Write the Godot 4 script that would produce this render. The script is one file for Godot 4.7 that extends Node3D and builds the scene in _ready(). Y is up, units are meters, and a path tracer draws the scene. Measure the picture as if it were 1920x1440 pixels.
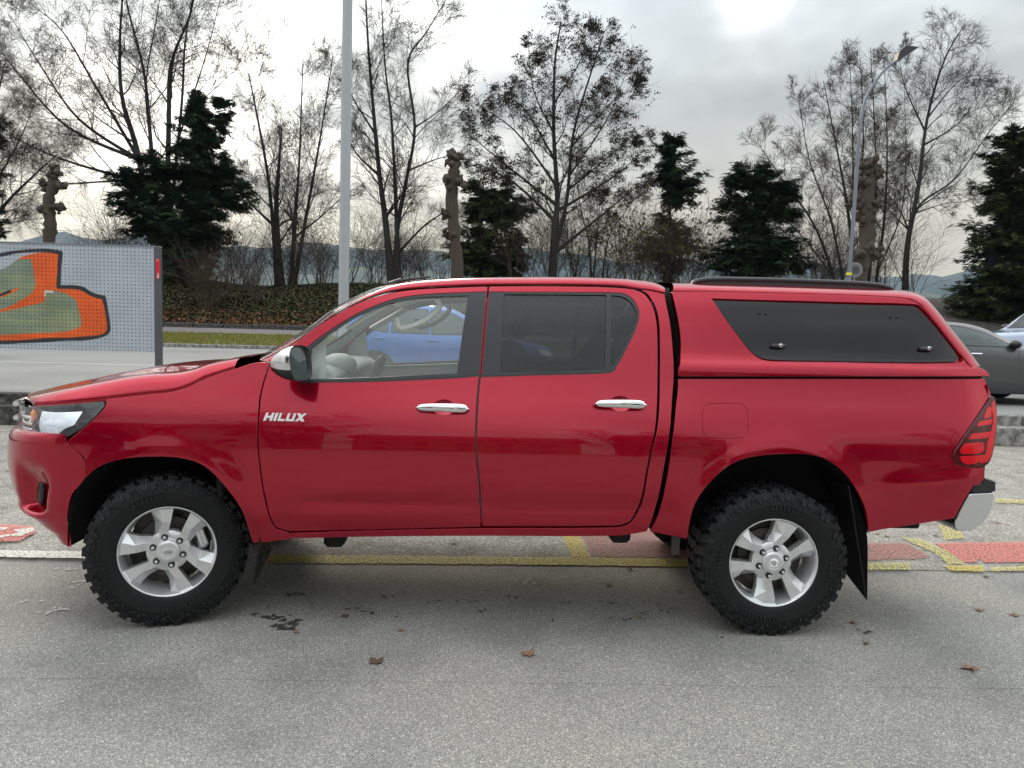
extends Node3D
# A red double-cab pickup with a canopy, parked beside a street under a bright overcast sky.
# The parking lot is y = 0; x runs along the truck (front at -x), z across it (the wheel faces lie at z = 0).

const MIDDLE := -0.87          # z of the truck's centre line
const ROAD := 0.42             # height of the street above the lot

var rng := RandomNumberGenerator.new()
var mat := {}
var taken := {}


func _ready() -> void:
	rng.seed = 11
	set_camera()
	set_sky()
	make_materials()
	build_ground()
	build_street()
	build_bank()
	build_hills()
	build_opposite_side()
	build_trees()
	build_opposite_trees()
	build_poles()
	build_board()
	build_cars()
	build_truck()
	build_litter()


func set_camera() -> void:
	var cam := Camera3D.new()
	cam.name = "camera"
	add_child(cam)
	cam.fov = 53.07
	cam.near = 0.05
	cam.far = 9000.0
	cam.position = Vector3(-0.152, 1.57, 3.841)
	cam.basis = Basis(Vector3.UP, deg_to_rad(-2.13)) * Basis(Vector3.RIGHT, deg_to_rad(-4.3)) * Basis(Vector3.BACK, deg_to_rad(1.5))
	cam.current = true


func set_sky() -> void:
	var env := Environment.new()
	env.background_mode = Environment.BG_SKY
	env.tonemap_mode = Environment.TONE_MAPPER_LINEAR
	env.tonemap_exposure = 1.06
	env.sdfgi_enabled = true
	env.ssao_enabled = true
	env.ssil_enabled = true
	env.fog_enabled = true
	env.fog_density = 0.00010
	env.fog_light_color = Color(0.72, 0.84, 1.0)
	var sky := Sky.new()
	var pano := PanoramaSkyMaterial.new()
	pano.panorama = ImageTexture.create_from_image(overcast(1536, 768))
	pano.energy_multiplier = 1.0
	sky.sky_material = pano
	env.sky = sky
	var we := WorldEnvironment.new()
	we.name = "air"
	we.environment = env
	add_child(we)
	# the sun stands behind thin cloud, beyond the trees and a little to the left
	var sun := DirectionalLight3D.new()
	sun.name = "sun"
	sun.light_color = Color(1.0, 0.95, 0.86)
	sun.light_energy = 0.5
	sun.light_angular_distance = 16.0
	sun.shadow_enabled = true
	add_child(sun)
	sun.look_at_from_position(Vector3.ZERO, -sun_way(), Vector3.UP)


func sun_way() -> Vector3:
	return Vector3(-0.19, 0.47, -1.0).normalized()


# cloud cover: bright everywhere, brighter overhead, with a few thin places near the sun
func overcast(w: int, h: int) -> Image:
	var im := Image.create(w, h, false, Image.FORMAT_RGBF)
	var big := FastNoiseLite.new()
	big.seed = 4
	big.frequency = 0.55
	big.fractal_octaves = 5
	big.fractal_gain = 0.52
	big.domain_warp_enabled = true
	big.domain_warp_amplitude = 0.5
	big.domain_warp_frequency = 0.6
	var fine := FastNoiseLite.new()
	fine.seed = 9
	fine.frequency = 1.7
	fine.fractal_octaves = 4
	var thin := [   # direction, width in degrees, strength
		[Vector3(-0.254, 0.385, -1.0), 4.8, 0.9], [Vector3(-0.21, 0.36, -1.0), 3.0, 0.5], [Vector3(-0.36, 0.33, -1.0), 6.0, 0.2], [Vector3(-0.07, 0.304, -1.0), 1.4, 1.2], [Vector3(-0.07, 0.31, -1.0), 5.0, 0.2], [Vector3(-0.05, 0.42, -1.0), 4.0, 0.15],
		[Vector3(0.323, 0.414, -1.0), 1.2, 0.5], [Vector3(0.34, 0.36, -1.0), 2.2, 0.10], [Vector3(0.30, 0.31, -1.0), 1.8, 0.10], [Vector3(0.72, 0.31, -1.0), 5.0, 0.16], [Vector3(-0.62, 0.30, -1.0), 11.0, 0.22], [Vector3(-0.42, 0.24, -1.0), 12.0, 0.36], [Vector3(-0.13, 0.22, -1.0), 9.0, 0.1], [Vector3(0.2, 0.2, 1.0), 12.0, 0.2], [Vector3(1.0, 0.5, 0.6), 14.0, 0.25], [Vector3(-1.0, 0.7, 0.5), 15.0, 0.25]]
	for t in thin:
		t[0] = t[0].normalized()
	var banks := [[Vector3(0.20, 0.32, -1.0).normalized(), 15.0, 0.62], [Vector3(0.55, 0.34, -1.0).normalized(), 15.0, 0.5], [Vector3(0.85, 0.2, -1.0).normalized(), 14.0, 0.3], [Vector3(0.27, 0.46, -1.0).normalized(), 8.0, 0.45], [Vector3(-0.02, 0.45, -1.0).normalized(), 6.0, 0.25], [Vector3(-0.33, 0.20, -1.0).normalized(), 7.0, 0.2]]   # thick banks of cloud
	var sunward := sun_way()
	for y in h:
		var el := PI * (0.5 - (y + 0.5) / h)
		var up := maxf(sin(el), 0.0)
		for x in w:
			var az := TAU * (x + 0.5) / w
			var d := Vector3(sin(az) * cos(el), sin(el), -cos(az) * cos(el))
			var q := d / (up + 0.22) * 1.15
			var n := big.get_noise_3d(q.x, 0.3, q.z)
			var f := fine.get_noise_3d(q.x, 1.0, q.z)
			var n0 := n
			for t in banks:
				n += t[2] * exp(-pow(rad_to_deg(acos(clampf(d.dot(t[0]), -1, 1))) / t[1], 2.0))
			var cover := smoothstep(-0.42, 0.50, n + f * 0.34)           # 0 thin, 1 thick
			var low := exp(-pow(maxf(el, 0.0) / 0.20, 2.0)) * (0.45 + 0.55 * smoothstep(-0.2, 0.9, d.dot(sunward)))
			var light := lerpf(0.40, 2.15, pow(up, 1.35)) * lerpf(lerpf(1.42, 0.80, cover) * (1.0 + 0.42 * f + 0.16 * n0), 1.2, low * 0.7)
			var c := Vector3(0.985, 0.985, 0.965).lerp(Vector3(0.90, 0.965, 1.0), cover)
			var near_sun := maxf(d.dot(sunward), 0.0)
			light *= 1.0 + 0.16 * pow(near_sun, 6.0)
			var glow := 0.0
			for t in thin:
				var a := rad_to_deg(acos(clampf(d.dot(t[0]), -1, 1)))
				if a < t[1] * 2.4:
					glow += t[2] * exp(-pow(a / t[1] * (1.0 - 0.7 * f), 2.0)) * (0.35 + 1.3 * smoothstep(-0.28, 0.30, f + 0.4 * n0))
			c = c.lerp(Vector3(1.10, 0.95, 0.62), low * 0.95)
			light *= 1.0 + 0.55 * low
			c = c * light + Vector3(1.0, 0.955, 0.84) * glow
			im.set_pixel(x, y, Color(c.x, c.y, c.z))
	return im


func numbered(called: String) -> String:
	taken[called] = taken.get(called, 0) + 1
	return called if taken[called] == 1 else "%s_%03d" % [called, taken[called] - 1]


func tag(o: Node, label: String, category: String, group := "") -> void:
	o.set_meta("label", label)
	o.set_meta("category", category)
	if group:
		o.set_meta("group", group)


func thing(called: String, at: Vector3, label: String, category: String, group := "") -> Node3D:
	var o := Node3D.new()
	o.name = numbered(called)
	add_child(o)
	o.position = at
	tag(o, label, category, group)
	return o


# one mesh as a part of parent; its points are given in the world, or in the parent's frame when own is true
func part(called: String, m, material: Material, parent: Node3D, own := false) -> MeshInstance3D:
	var o := MeshInstance3D.new()
	o.name = called
	o.mesh = m.commit() if m is MB else m
	o.material_override = material
	parent.add_child(o, true)
	if not own and parent.get_parent() == self:
		o.position = -parent.position
	return o


func solo(called: String, m, material: Material, label: String, category: String, group := "") -> MeshInstance3D:
	var o := MeshInstance3D.new()
	o.name = numbered(called)
	o.mesh = m.commit() if m is MB else m
	o.material_override = material
	add_child(o)
	tag(o, label, category, group)
	return o


func setting(called: String, m, material: Material, kind := "structure") -> MeshInstance3D:
	var o := MeshInstance3D.new()
	o.name = numbered(called)
	o.mesh = m.commit() if m is MB else m
	o.material_override = material
	add_child(o)
	o.set_meta("kind", kind)
	return o


# ---------------------------------------------------------------- mesh building
class MB:
	var v := PackedVector3Array()
	var n := PackedVector3Array()
	var t := PackedVector2Array()
	var c := PackedColorArray()
	var f := PackedInt32Array()
	var tint := Color(1, 1, 1)
	var tinted := false

	func vert(p: Vector3, nn: Vector3, uv := Vector2.ZERO) -> int:
		v.append(p)
		n.append(nn)
		t.append(uv)
		if tinted:
			c.append(tint)
		return v.size() - 1

	func tri(a: int, b: int, d: int) -> void:
		var g := (v[b] - v[a]).cross(v[d] - v[a])
		f.append(a)
		if g.dot(n[a] + n[b] + n[d]) > 0.0:
			f.append(d)
			f.append(b)
		else:
			f.append(b)
			f.append(d)

	func quad(a: int, b: int, d: int, e: int) -> void:
		tri(a, b, d)
		tri(a, d, e)

	# a flat convex polygon; away points out of it
	func face(p: Array, away := Vector3.ZERO) -> void:
		var g: Vector3 = (p[1] - p[0]).cross(p[2] - p[0]).normalized()
		if away != Vector3.ZERO and g.dot(away) < 0.0:
			g = -g
		var first := v.size()
		for q in p:
			vert(q, g)
		for k in range(1, p.size() - 1):
			tri(first, first + k, first + k + 1)

	# rows of points joined into a smooth sheet
	func sheet(rows: Array, ring := false, flip := false, uvs := false) -> void:
		var first := v.size()
		var h := rows.size()
		var w: int = rows[0].size()
		for j in h:
			for i in w:
				var a: Vector3 = rows[j][(i + 1) % w if ring else mini(i + 1, w - 1)] - rows[j][(i - 1 + w) % w if ring else maxi(i - 1, 0)]
				var b: Vector3 = rows[mini(j + 1, h - 1)][i] - rows[maxi(j - 1, 0)][i]
				var g := a.cross(b)
				if g.length() < 1e-12:
					g = Vector3.UP
				vert(rows[j][i], (-g if flip else g).normalized(), Vector2(float(i) / maxi(w - 1, 1), float(j) / maxi(h - 1, 1)) if uvs else Vector2.ZERO)
		for j in h - 1:
			for i in (w if ring else w - 1):
				var i2 := (i + 1) % w
				quad(first + j * w + i, first + j * w + i2, first + (j + 1) * w + i2, first + (j + 1) * w + i)

	func tube(p: Array, r: Array, sides: int, closed_end := false) -> void:
		var first := v.size()
		var side := Vector3.ZERO
		for k in p.size():
			var d: Vector3 = p[mini(k + 1, p.size() - 1)] - p[maxi(k - 1, 0)]
			d = d.normalized()
			if side == Vector3.ZERO:
				side = d.cross(Vector3.UP if absf(d.y) < 0.9 else Vector3.RIGHT).normalized()
			side = (side - d * side.dot(d)).normalized()
			var other := d.cross(side)
			for s in sides:
				var a := TAU * s / sides
				var o := side * cos(a) + other * sin(a)
				vert(p[k] + o * r[k], o)
		for k in p.size() - 1:
			for s in sides:
				var s2 := (s + 1) % sides
				quad(first + k * sides + s, first + k * sides + s2, first + (k + 1) * sides + s2, first + (k + 1) * sides + s)
		if closed_end:
			for e in [0, p.size() - 1]:
				var d2: Vector3 = (p[0] - p[1] if e == 0 else p[-1] - p[-2]).normalized()
				var m := vert(p[e] + d2 * r[e] * 0.15, d2)
				var b := v.size()
				for s in sides:
					vert(v[first + e * sides + s], d2)
				for s in sides:
					tri(m, b + s, b + (s + 1) % sides)

	# box with chamfered edges
	func box(at: Vector3, size: Vector3, cut := 0.0, turn := Basis()) -> void:
		var h := size / 2
		if cut <= 0.0:
			for ax in 3:
				for s in [-1, 1]:
					var nn := Vector3.ZERO
					nn[ax] = s
					var u := Vector3.ZERO
					u[(ax + 1) % 3] = h[(ax + 1) % 3]
					var w := Vector3.ZERO
					w[(ax + 2) % 3] = h[(ax + 2) % 3]
					var o := Vector3.ZERO
					o[ax] = s * h[ax]
					face([at + turn * (o + u + w), at + turn * (o - u + w), at + turn * (o - u - w), at + turn * (o + u - w)], turn * nn)
			return
		var k := minf(cut, minf(h.x, minf(h.y, h.z)) * 0.98)
		for ax in 3:
			for s in [-1, 1]:
				var nn := Vector3.ZERO
				nn[ax] = s
				var a1 := (ax + 1) % 3
				var a2 := (ax + 2) % 3
				var q := []
				for e in [[1, 1], [-1, 1], [-1, -1], [1, -1]]:
					var o := Vector3.ZERO
					o[ax] = s * h[ax]
					o[a1] = e[0] * (h[a1] - k)
					o[a2] = e[1] * (h[a2] - k)
					q.append(at + turn * o)
				face(q, turn * nn)
				for s2 in [-1, 1]:          # the edge between ax and a1
					var q2 := []
					for e in [[0, 1], [0, -1], [1, -1], [1, 1]]:
						var o := Vector3.ZERO
						o[ax] = s * (h[ax] - (k if e[0] else 0.0))
						o[a1] = s2 * (h[a1] - (0.0 if e[0] else k))
						o[a2] = e[1] * (h[a2] - k)
						q2.append(at + turn * o)
					var n2 := Vector3.ZERO
					n2[ax] = s
					n2[a1] = s2
					face(q2, turn * n2)
		for sx in [-1, 1]:
			for sy in [-1, 1]:
				for sz in [-1, 1]:
					face([at + turn * Vector3(sx * h.x, sy * (h.y - k), sz * (h.z - k)), at + turn * Vector3(sx * (h.x - k), sy * h.y, sz * (h.z - k)), at + turn * Vector3(sx * (h.x - k), sy * (h.y - k), sz * h.z)], turn * Vector3(sx, sy, sz))

	# profile of (radius, along) turned round the local z axis of frame
	func lathe(profile: Array, segs: int, frame := Transform3D(), flip := false) -> void:
		var rows := []
		for q in profile:
			var row := []
			for s in segs:
				var a := TAU * s / segs
				row.append(frame * Vector3(q.x * cos(a), q.x * sin(a), q.y))
			rows.append(row)
		sheet(rows, true, flip)

	func ball(at: Vector3, size: Vector3, segs := 12, turn := Basis()) -> void:
		var first := v.size()
		for j in segs / 2 + 1:
			var e := PI * j / (segs / 2) - PI / 2
			for i in segs:
				var a := TAU * i / segs
				var d := Vector3(cos(e) * cos(a), sin(e), cos(e) * sin(a))
				vert(at + turn * (d * size), (turn * (d / size)).normalized())
		for j in segs / 2:
			for i in segs:
				var i2 := (i + 1) % segs
				quad(first + j * segs + i, first + j * segs + i2, first + (j + 1) * segs + i2, first + (j + 1) * segs + i)

	# another builder's points, moved
	func add(o: MB, x: Transform3D) -> void:
		var first := v.size()
		v.append_array(x * o.v)
		n.append_array(Transform3D(x.basis.orthonormalized(), Vector3.ZERO) * o.n)
		t.append_array(o.t)
		if tinted:
			if o.c.size() == o.v.size():
				for q in o.c:
					c.append(q * tint)
			else:
				for q in o.v.size():
					c.append(tint)
		for q in o.f:
			f.append(first + q)

	func commit() -> ArrayMesh:
		var a := []
		a.resize(Mesh.ARRAY_MAX)
		a[Mesh.ARRAY_VERTEX] = v
		a[Mesh.ARRAY_NORMAL] = n
		a[Mesh.ARRAY_TEX_UV] = t
		if tinted:
			a[Mesh.ARRAY_COLOR] = c
		a[Mesh.ARRAY_INDEX] = f
		var m := ArrayMesh.new()
		m.add_surface_from_arrays(Mesh.PRIMITIVE_TRIANGLES, a)
		return m


# pairs of numbers as points
func pv(a: Array) -> PackedVector2Array:
	var p := PackedVector2Array()
	for k in a.size() / 2:
		p.append(Vector2(a[k * 2], a[k * 2 + 1]))
	return p


# a smooth line through the points; corners sharper than the limit stay corners
func smooth(p: PackedVector2Array, closed := true, step := 0.02, limit := 38.0) -> PackedVector2Array:
	var n := p.size()
	var out := PackedVector2Array()
	var sharp := []
	for k in n:
		var a := p[k] - p[(k - 1 + n) % n]
		var b := p[(k + 1) % n] - p[k]
		sharp.append(absf(rad_to_deg(a.angle_to(b))) > limit or (not closed and (k == 0 or k == n - 1)))
	for k in (n if closed else n - 1):
		var p1 := p[k]
		var p2 := p[(k + 1) % n]
		var l := p1.distance_to(p2)
		var m1: Vector2 = (p2 - p1) if sharp[k] else (p2 - p[(k - 1 + n) % n]) * l / (l + p1.distance_to(p[(k - 1 + n) % n]))
		var m2: Vector2 = (p2 - p1) if sharp[(k + 1) % n] else (p[(k + 2) % n] - p1) * l / (l + p2.distance_to(p[(k + 2) % n]))
		var cuts := maxi(1, int(ceil(l / step)))
		for s in cuts:
			var t := float(s) / cuts
			var t2 := t * t
			var t3 := t2 * t
			out.append(p1 * (2 * t3 - 3 * t2 + 1) + m1 * (t3 - 2 * t2 + t) + p2 * (-2 * t3 + 3 * t2) + m2 * (t3 - t2))
	if not closed:
		out.append(p[n - 1])
	return out


func shrink(p: PackedVector2Array, by: float) -> PackedVector2Array:
	var r := Geometry2D.offset_polygon(p, -by, Geometry2D.JOIN_ROUND if by < 0 else Geometry2D.JOIN_MITER)
	var best := p
	var size := 0.0
	for q in r:
		var a := absf(area(q))
		if a > size:
			size = a
			best = q
	return best


func area(q: PackedVector2Array) -> float:
	var a := 0.0
	for k in q.size():
		a += q[k].cross(q[(k + 1) % q.size()])
	return a / 2


# a sheet-metal panel: the outline in (x, y), minus holes, laid on the surface z = surf(x, y) + lift, its edges turned in by depth
func panel(outer: PackedVector2Array, holes: Array, surf: Callable, cell := 0.03, lift := 0.0, depth := 0.018, round_edge := 0.0025) -> MB:
	var m := MB.new()
	var lo := outer[0]
	var hi := outer[0]
	for q in outer:
		lo = lo.min(q)
		hi = hi.max(q)
	var w := int(ceil((hi.x - lo.x) / cell))
	var h := int(ceil((hi.y - lo.y) / cell))
	var edge := {}
	var loops := [outer] + holes
	for p in loops:
		for k in p.size():
			var a: Vector2 = p[k]
			var b: Vector2 = p[(k + 1) % p.size()]
			var cuts := int(a.distance_to(b) / (cell * 0.25)) + 1
			for s in cuts + 1:
				var q: Vector2 = (a.lerp(b, float(s) / cuts) - lo) / cell
				for dx in [-0.02, 0.02]:
					for dy in [-0.02, 0.02]:
						edge[Vector2i(int(floor(q.x + dx)), int(floor(q.y + dy)))] = true
	var corner := {}
	for j in h:
		for i in w:
			var c0 := lo + Vector2(i, j) * cell
			var polys := []
			if edge.has(Vector2i(i, j)):
				polys = Geometry2D.intersect_polygons(PackedVector2Array([c0, c0 + Vector2(cell, 0), c0 + Vector2(cell, cell), c0 + Vector2(0, cell)]), outer)
				for hole in holes:
					var left := []
					for q in polys:
						for r in Geometry2D.clip_polygons(q, hole):
							left.append(r)
					polys = left
				for q in polys:
					var idx := Geometry2D.triangulate_polygon(q)
					var first := m.v.size()
					for p in q:
						m.vert(Vector3(p.x, p.y, surf.call(p.x, p.y) + lift), lean(surf, p), p)
					for k in idx.size() / 3:
						m.tri(first + idx[k * 3], first + idx[k * 3 + 1], first + idx[k * 3 + 2])
				continue
			var mid := c0 + Vector2(cell, cell) / 2
			if not Geometry2D.is_point_in_polygon(mid, outer):
				continue
			var inside := true
			for hole in holes:
				if Geometry2D.is_point_in_polygon(mid, hole):
					inside = false
			if not inside:
				continue
			var ids := []
			for e in [Vector2i(0, 0), Vector2i(1, 0), Vector2i(1, 1), Vector2i(0, 1)]:
				var key: Vector2i = Vector2i(i, j) + e
				if not corner.has(key):
					var p := lo + Vector2(key) * cell
					corner[key] = m.vert(Vector3(p.x, p.y, surf.call(p.x, p.y) + lift), lean(surf, p), p)
				ids.append(corner[key])
			m.quad(ids[0], ids[1], ids[2], ids[3])
	if depth > 0.0:
		for l in loops.size():
			var p: PackedVector2Array = loops[l]
			var turn := signf(area(p)) * (1.0 if l == 0 else -1.0)
			var rows := [[], [], [], []]
			for k in p.size():
				var d := (p[(k + 1) % p.size()] - p[(k - 1 + p.size()) % p.size()]).normalized()
				var away := Vector2(d.y, -d.x) * turn
				var z: float = surf.call(p[k].x, p[k].y) + lift
				var nn := lean(surf, p[k])
				var a3 := Vector3(away.x, away.y, 0)
				rows[0].append([Vector3(p[k].x, p[k].y, z), nn])
				rows[1].append([Vector3(p[k].x, p[k].y, z) + a3 * round_edge * 0.7 - Vector3(0, 0, round_edge * 0.3), (nn + a3).normalized()])
				rows[2].append([Vector3(p[k].x, p[k].y, z) + a3 * round_edge - Vector3(0, 0, round_edge), a3])
				rows[3].append([Vector3(p[k].x, p[k].y, z - depth) + a3 * round_edge, a3])
			var first := m.v.size()
			var n := p.size()
			for r in rows:
				for q in r:
					m.vert(q[0], q[1])
			for r in 3:
				for k in n:
					var k2 := (k + 1) % n
					m.quad(first + r * n + k, first + r * n + k2, first + (r + 1) * n + k2, first + (r + 1) * n + k)
	return m


func lean(surf: Callable, p: Vector2) -> Vector3:
	var e := 0.004
	return Vector3(-(surf.call(p.x + e, p.y) - surf.call(p.x - e, p.y)) / (2 * e), -(surf.call(p.x, p.y + e) - surf.call(p.x, p.y - e)) / (2 * e), 1.0).normalized()


# a value read off a table of (x, y) pairs along a smooth curve
func curve(t: Array, x: float) -> float:
	var n := t.size() / 2
	if x <= t[0]:
		return t[1]
	if x >= t[n * 2 - 2]:
		return t[n * 2 - 1]
	var i := 0
	while x > t[i * 2 + 2]:
		i += 1
	var slope := func(k: int) -> float:
		var a := maxi(k - 1, 0)
		var b := mini(k + 1, n - 1)
		return (t[b * 2 + 1] - t[a * 2 + 1]) / (t[b * 2] - t[a * 2])
	var h: float = t[i * 2 + 2] - t[i * 2]
	var u: float = (x - t[i * 2]) / h
	var u2 := u * u
	var u3 := u2 * u
	return (2 * u3 - 3 * u2 + 1) * t[i * 2 + 1] + (u3 - 2 * u2 + u) * h * slope.call(i) + (-2 * u3 + 3 * u2) * t[i * 2 + 3] + (u3 - u2) * h * slope.call(i + 1)


# a smooth line through points in space, cut into steps
func spline(p: Array, steps: int) -> Array:
	var out := []
	for k in p.size() - 1:
		var a: Vector3 = p[maxi(k - 1, 0)]
		var d: Vector3 = p[mini(k + 2, p.size() - 1)]
		for s in steps:
			out.append(p[k].cubic_interpolate(p[k + 1], a, d, float(s) / steps))
	out.append(p[-1])
	return out


# ---------------------------------------------------------------- materials (colours are linear base colours)
func stuff(key: String, c: Color, rough := 0.6, metal := 0.0, spec := 0.5) -> StandardMaterial3D:
	var m := StandardMaterial3D.new()
	m.resource_name = key
	m.albedo_color = c.linear_to_srgb()
	m.roughness = rough
	m.metallic = metal
	m.metallic_specular = spec
	mat[key] = m
	return m


func noise_map(seed_: int, freq: float, stops: Array, size := 512, octaves := 4, kind := FastNoiseLite.TYPE_SIMPLEX_SMOOTH, cells := -1) -> NoiseTexture2D:
	var n := FastNoiseLite.new()
	n.noise_type = kind
	n.seed = seed_
	n.frequency = freq
	n.fractal_octaves = octaves
	if kind == FastNoiseLite.TYPE_CELLULAR:
		n.fractal_type = FastNoiseLite.FRACTAL_NONE
		n.cellular_return_type = cells
		n.cellular_jitter = 1.0
	var t := NoiseTexture2D.new()
	t.width = size
	t.height = size
	t.seamless = kind != FastNoiseLite.TYPE_CELLULAR
	t.seamless_blend_skirt = 0.15
	t.normalize = true
	t.noise = n
	if stops.size():
		var g := Gradient.new()
		var offs := PackedFloat32Array()
		var cols := PackedColorArray()
		for s in stops:
			offs.append(s[0])
			cols.append(s[1].linear_to_srgb() if s[1] is Color else Color(s[1], s[1], s[1]).linear_to_srgb())
		g.offsets = offs
		g.colors = cols
		t.color_ramp = g
	return t


func world_scaled(m: StandardMaterial3D, per_metre: float) -> void:
	m.uv1_triplanar = true
	m.uv1_world_triplanar = true
	m.uv1_scale = Vector3.ONE * per_metre
	m.uv1_triplanar_sharpness = 4.0


func patches(m: StandardMaterial3D, t: Texture2D, per_metre: float) -> void:
	m.detail_enabled = true
	m.detail_albedo = t
	m.detail_blend_mode = BaseMaterial3D.BLEND_MODE_MUL
	m.detail_uv_layer = BaseMaterial3D.DETAIL_UV_2
	m.uv2_triplanar = true
	m.uv2_world_triplanar = true
	m.uv2_scale = Vector3.ONE * per_metre


func make_materials() -> void:
	# road surfaces: broken stone in binder
	var grit := noise_map(3, 0.27, [[0.0, Color(0.16, 0.16, 0.155)], [0.2, Color(0.23, 0.228, 0.22)], [0.45, Color(0.285, 0.282, 0.268)], [0.75, Color(0.33, 0.325, 0.305)], [0.88, Color(0.40, 0.39, 0.355)], [0.955, Color(0.58, 0.56, 0.50)], [1.0, Color(0.72, 0.70, 0.64)]], 2048, 1, FastNoiseLite.TYPE_CELLULAR, FastNoiseLite.RETURN_CELL_VALUE)
	var grit_height := noise_map(3, 0.27, [], 2048, 1, FastNoiseLite.TYPE_CELLULAR, FastNoiseLite.RETURN_DISTANCE2_SUB)
	var wear := noise_map(21, 0.006, [[0.0, Color(0.56, 0.56, 0.57)], [0.3, Color(0.78, 0.78, 0.78)], [0.5, Color(0.90, 0.895, 0.88)], [0.75, Color(0.97, 0.96, 0.935)], [1.0, Color(1, 0.985, 0.94)]], 1024, 6)
	var m := stuff("asphalt", Color(1, 1, 1), 0.85)
	m.albedo_texture = grit
	m.heightmap_enabled = true
	m.heightmap_texture = grit_height
	m.heightmap_scale = 0.12
	world_scaled(m, 0.42)
	patches(m, wear, 0.13)
	m = stuff("bay", Color(0.93, 0.90, 0.83), 0.88)
	m.albedo_texture = noise_map(8, 0.16, [[0.0, 0.17], [0.2, 0.27], [0.5, 0.35], [0.8, 0.43], [0.93, 0.53], [1.0, 0.62]], 1024, 1, FastNoiseLite.TYPE_CELLULAR, FastNoiseLite.RETURN_CELL_VALUE)
	m.heightmap_enabled = true
	m.heightmap_texture = grit_height
	m.heightmap_scale = 0.2
	world_scaled(m, 0.55)
	patches(m, noise_map(33, 0.010, [[0.0, Color(0.52, 0.5, 0.47)], [0.3, Color(0.78, 0.76, 0.72)], [0.6, Color(0.95, 0.94, 0.91)], [1.0, Color(1, 1, 1)]], 1024, 6), 0.21)
	m = stuff("street", Color(1, 0.985, 0.95), 0.85)
	m.albedo_texture = noise_map(5, 0.05, [[0.0, 0.19], [0.4, 0.26], [0.7, 0.30], [1.0, 0.36]], 1024, 5)
	world_scaled(m, 0.3)
	patches(m, noise_map(6, 0.008, [[0.0, 0.72], [0.5, 0.93], [1.0, 1.0]], 512, 4), 0.05)
	m = stuff("path", Color(1, 0.9, 0.88), 0.9)
	m.albedo_texture = noise_map(7, 0.03, [[0.0, 0.10], [0.5, 0.17], [1.0, 0.24]], 512, 5)
	world_scaled(m, 0.2)
	m = stuff("concrete", Color(1, 0.98, 0.93), 0.9)
	m.albedo_texture = noise_map(12, 0.012, [[0.0, 0.07], [0.25, 0.14], [0.5, 0.24], [0.8, 0.34], [1.0, 0.42]], 1024, 6)
	m.heightmap_enabled = true
	m.heightmap_texture = noise_map(13, 0.05, [], 512, 5)
	m.heightmap_scale = 1.0
	world_scaled(m, 0.5)
	m = stuff("old_concrete", Color(1, 0.98, 0.93), 0.92)
	m.albedo_texture = noise_map(14, 0.016, [[0.0, 0.015], [0.4, 0.045], [0.65, 0.09], [1.0, 0.2]], 1024, 6)
	m.heightmap_enabled = true
	m.heightmap_texture = mat.concrete.heightmap_texture
	m.heightmap_scale = 1.6
	world_scaled(m, 0.5)
	# worn road paint: scuffed through to the stone in places
	var scuff := noise_map(40, 0.012, [[0.0, Color(1, 1, 1, 0)], [1.0, Color(1, 1, 1, 1)]], 1024, 6)
	for q in [["paint_yellow", Color(0.58, 0.45, 0.10), 0.42], ["paint_yellow_worn", Color(0.62, 0.54, 0.19), 0.53], ["paint_red_road", Color(0.60, 0.20, 0.17), 0.40], ["paint_red_worn", Color(0.46, 0.21, 0.18), 0.50], ["paint_white", Color(0.68, 0.66, 0.60), 0.36]]:
		var g := Gradient.new()
		g.offsets = PackedFloat32Array([0.0, q[2] - 0.03, q[2] + 0.03, 1.0])
		var base: Color = q[1].linear_to_srgb()
		g.colors = PackedColorArray([Color(base.r, base.g, base.b, 0.0), Color(base.r, base.g, base.b, 0.22), Color(base.r * 0.95, base.g * 0.95, base.b * 0.95, 0.92), Color(base.r, base.g, base.b, 1.0)])
		var t: NoiseTexture2D = noise_map(50 + int(q[2] * 100), 0.05, [], 1024, 7)
		t.color_ramp = g
		m = stuff(q[0], Color(1, 1, 1), 0.75)
		m.albedo_texture = t
		m.transparency = BaseMaterial3D.TRANSPARENCY_ALPHA
		world_scaled(m, 0.8)
	m = stuff("stain", Color(0.05, 0.05, 0.048), 0.7)
	m = stuff("stain_soft", Color(0.03, 0.03, 0.028, 0.5), 0.6)
	m.transparency = BaseMaterial3D.TRANSPARENCY_ALPHA
	stuff("bird_lime", Color(0.6, 0.6, 0.57), 0.8)
	# plants
	m = stuff("bark", Color(1, 0.96, 0.9), 0.95)
	m.albedo_texture = noise_map(61, 0.03, [[0.0, 0.012], [0.5, 0.035], [1.0, 0.075]], 512, 5)
	world_scaled(m, 0.8)
	m = stuff("bark_warm", Color(1, 0.78, 0.6), 0.95)
	m.albedo_texture = noise_map(62, 0.06, [[0.0, 0.018], [0.5, 0.065], [1.0, 0.17]], 512, 5)
	world_scaled(m, 0.9)
	stuff("twig", Color(0.032, 0.026, 0.021), 0.95)
	stuff("twig_warm", Color(0.075, 0.052, 0.034), 0.95)
	for q in [["needles", Color(0.028, 0.052, 0.022)], ["needles_olive", Color(0.046, 0.062, 0.024)], ["dry_leaf", Color(0.050, 0.036, 0.020)], ["olive_leaf", Color(0.085, 0.080, 0.028)], ["ivy", Color(0.052, 0.060, 0.028)], ["grass", Color(0.21, 0.22, 0.055)]]:
		m = stuff(q[0], Color(1, 1, 1), 0.7)
		m.albedo_color = q[1].linear_to_srgb()
		m.metallic_specular = 0.22
		m.vertex_color_use_as_albedo = true
		m.backlight_enabled = true
		m.backlight = Color(0.25, 0.25, 0.2)
	m = stuff("earth", Color(1, 0.9, 0.75), 1.0)
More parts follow.
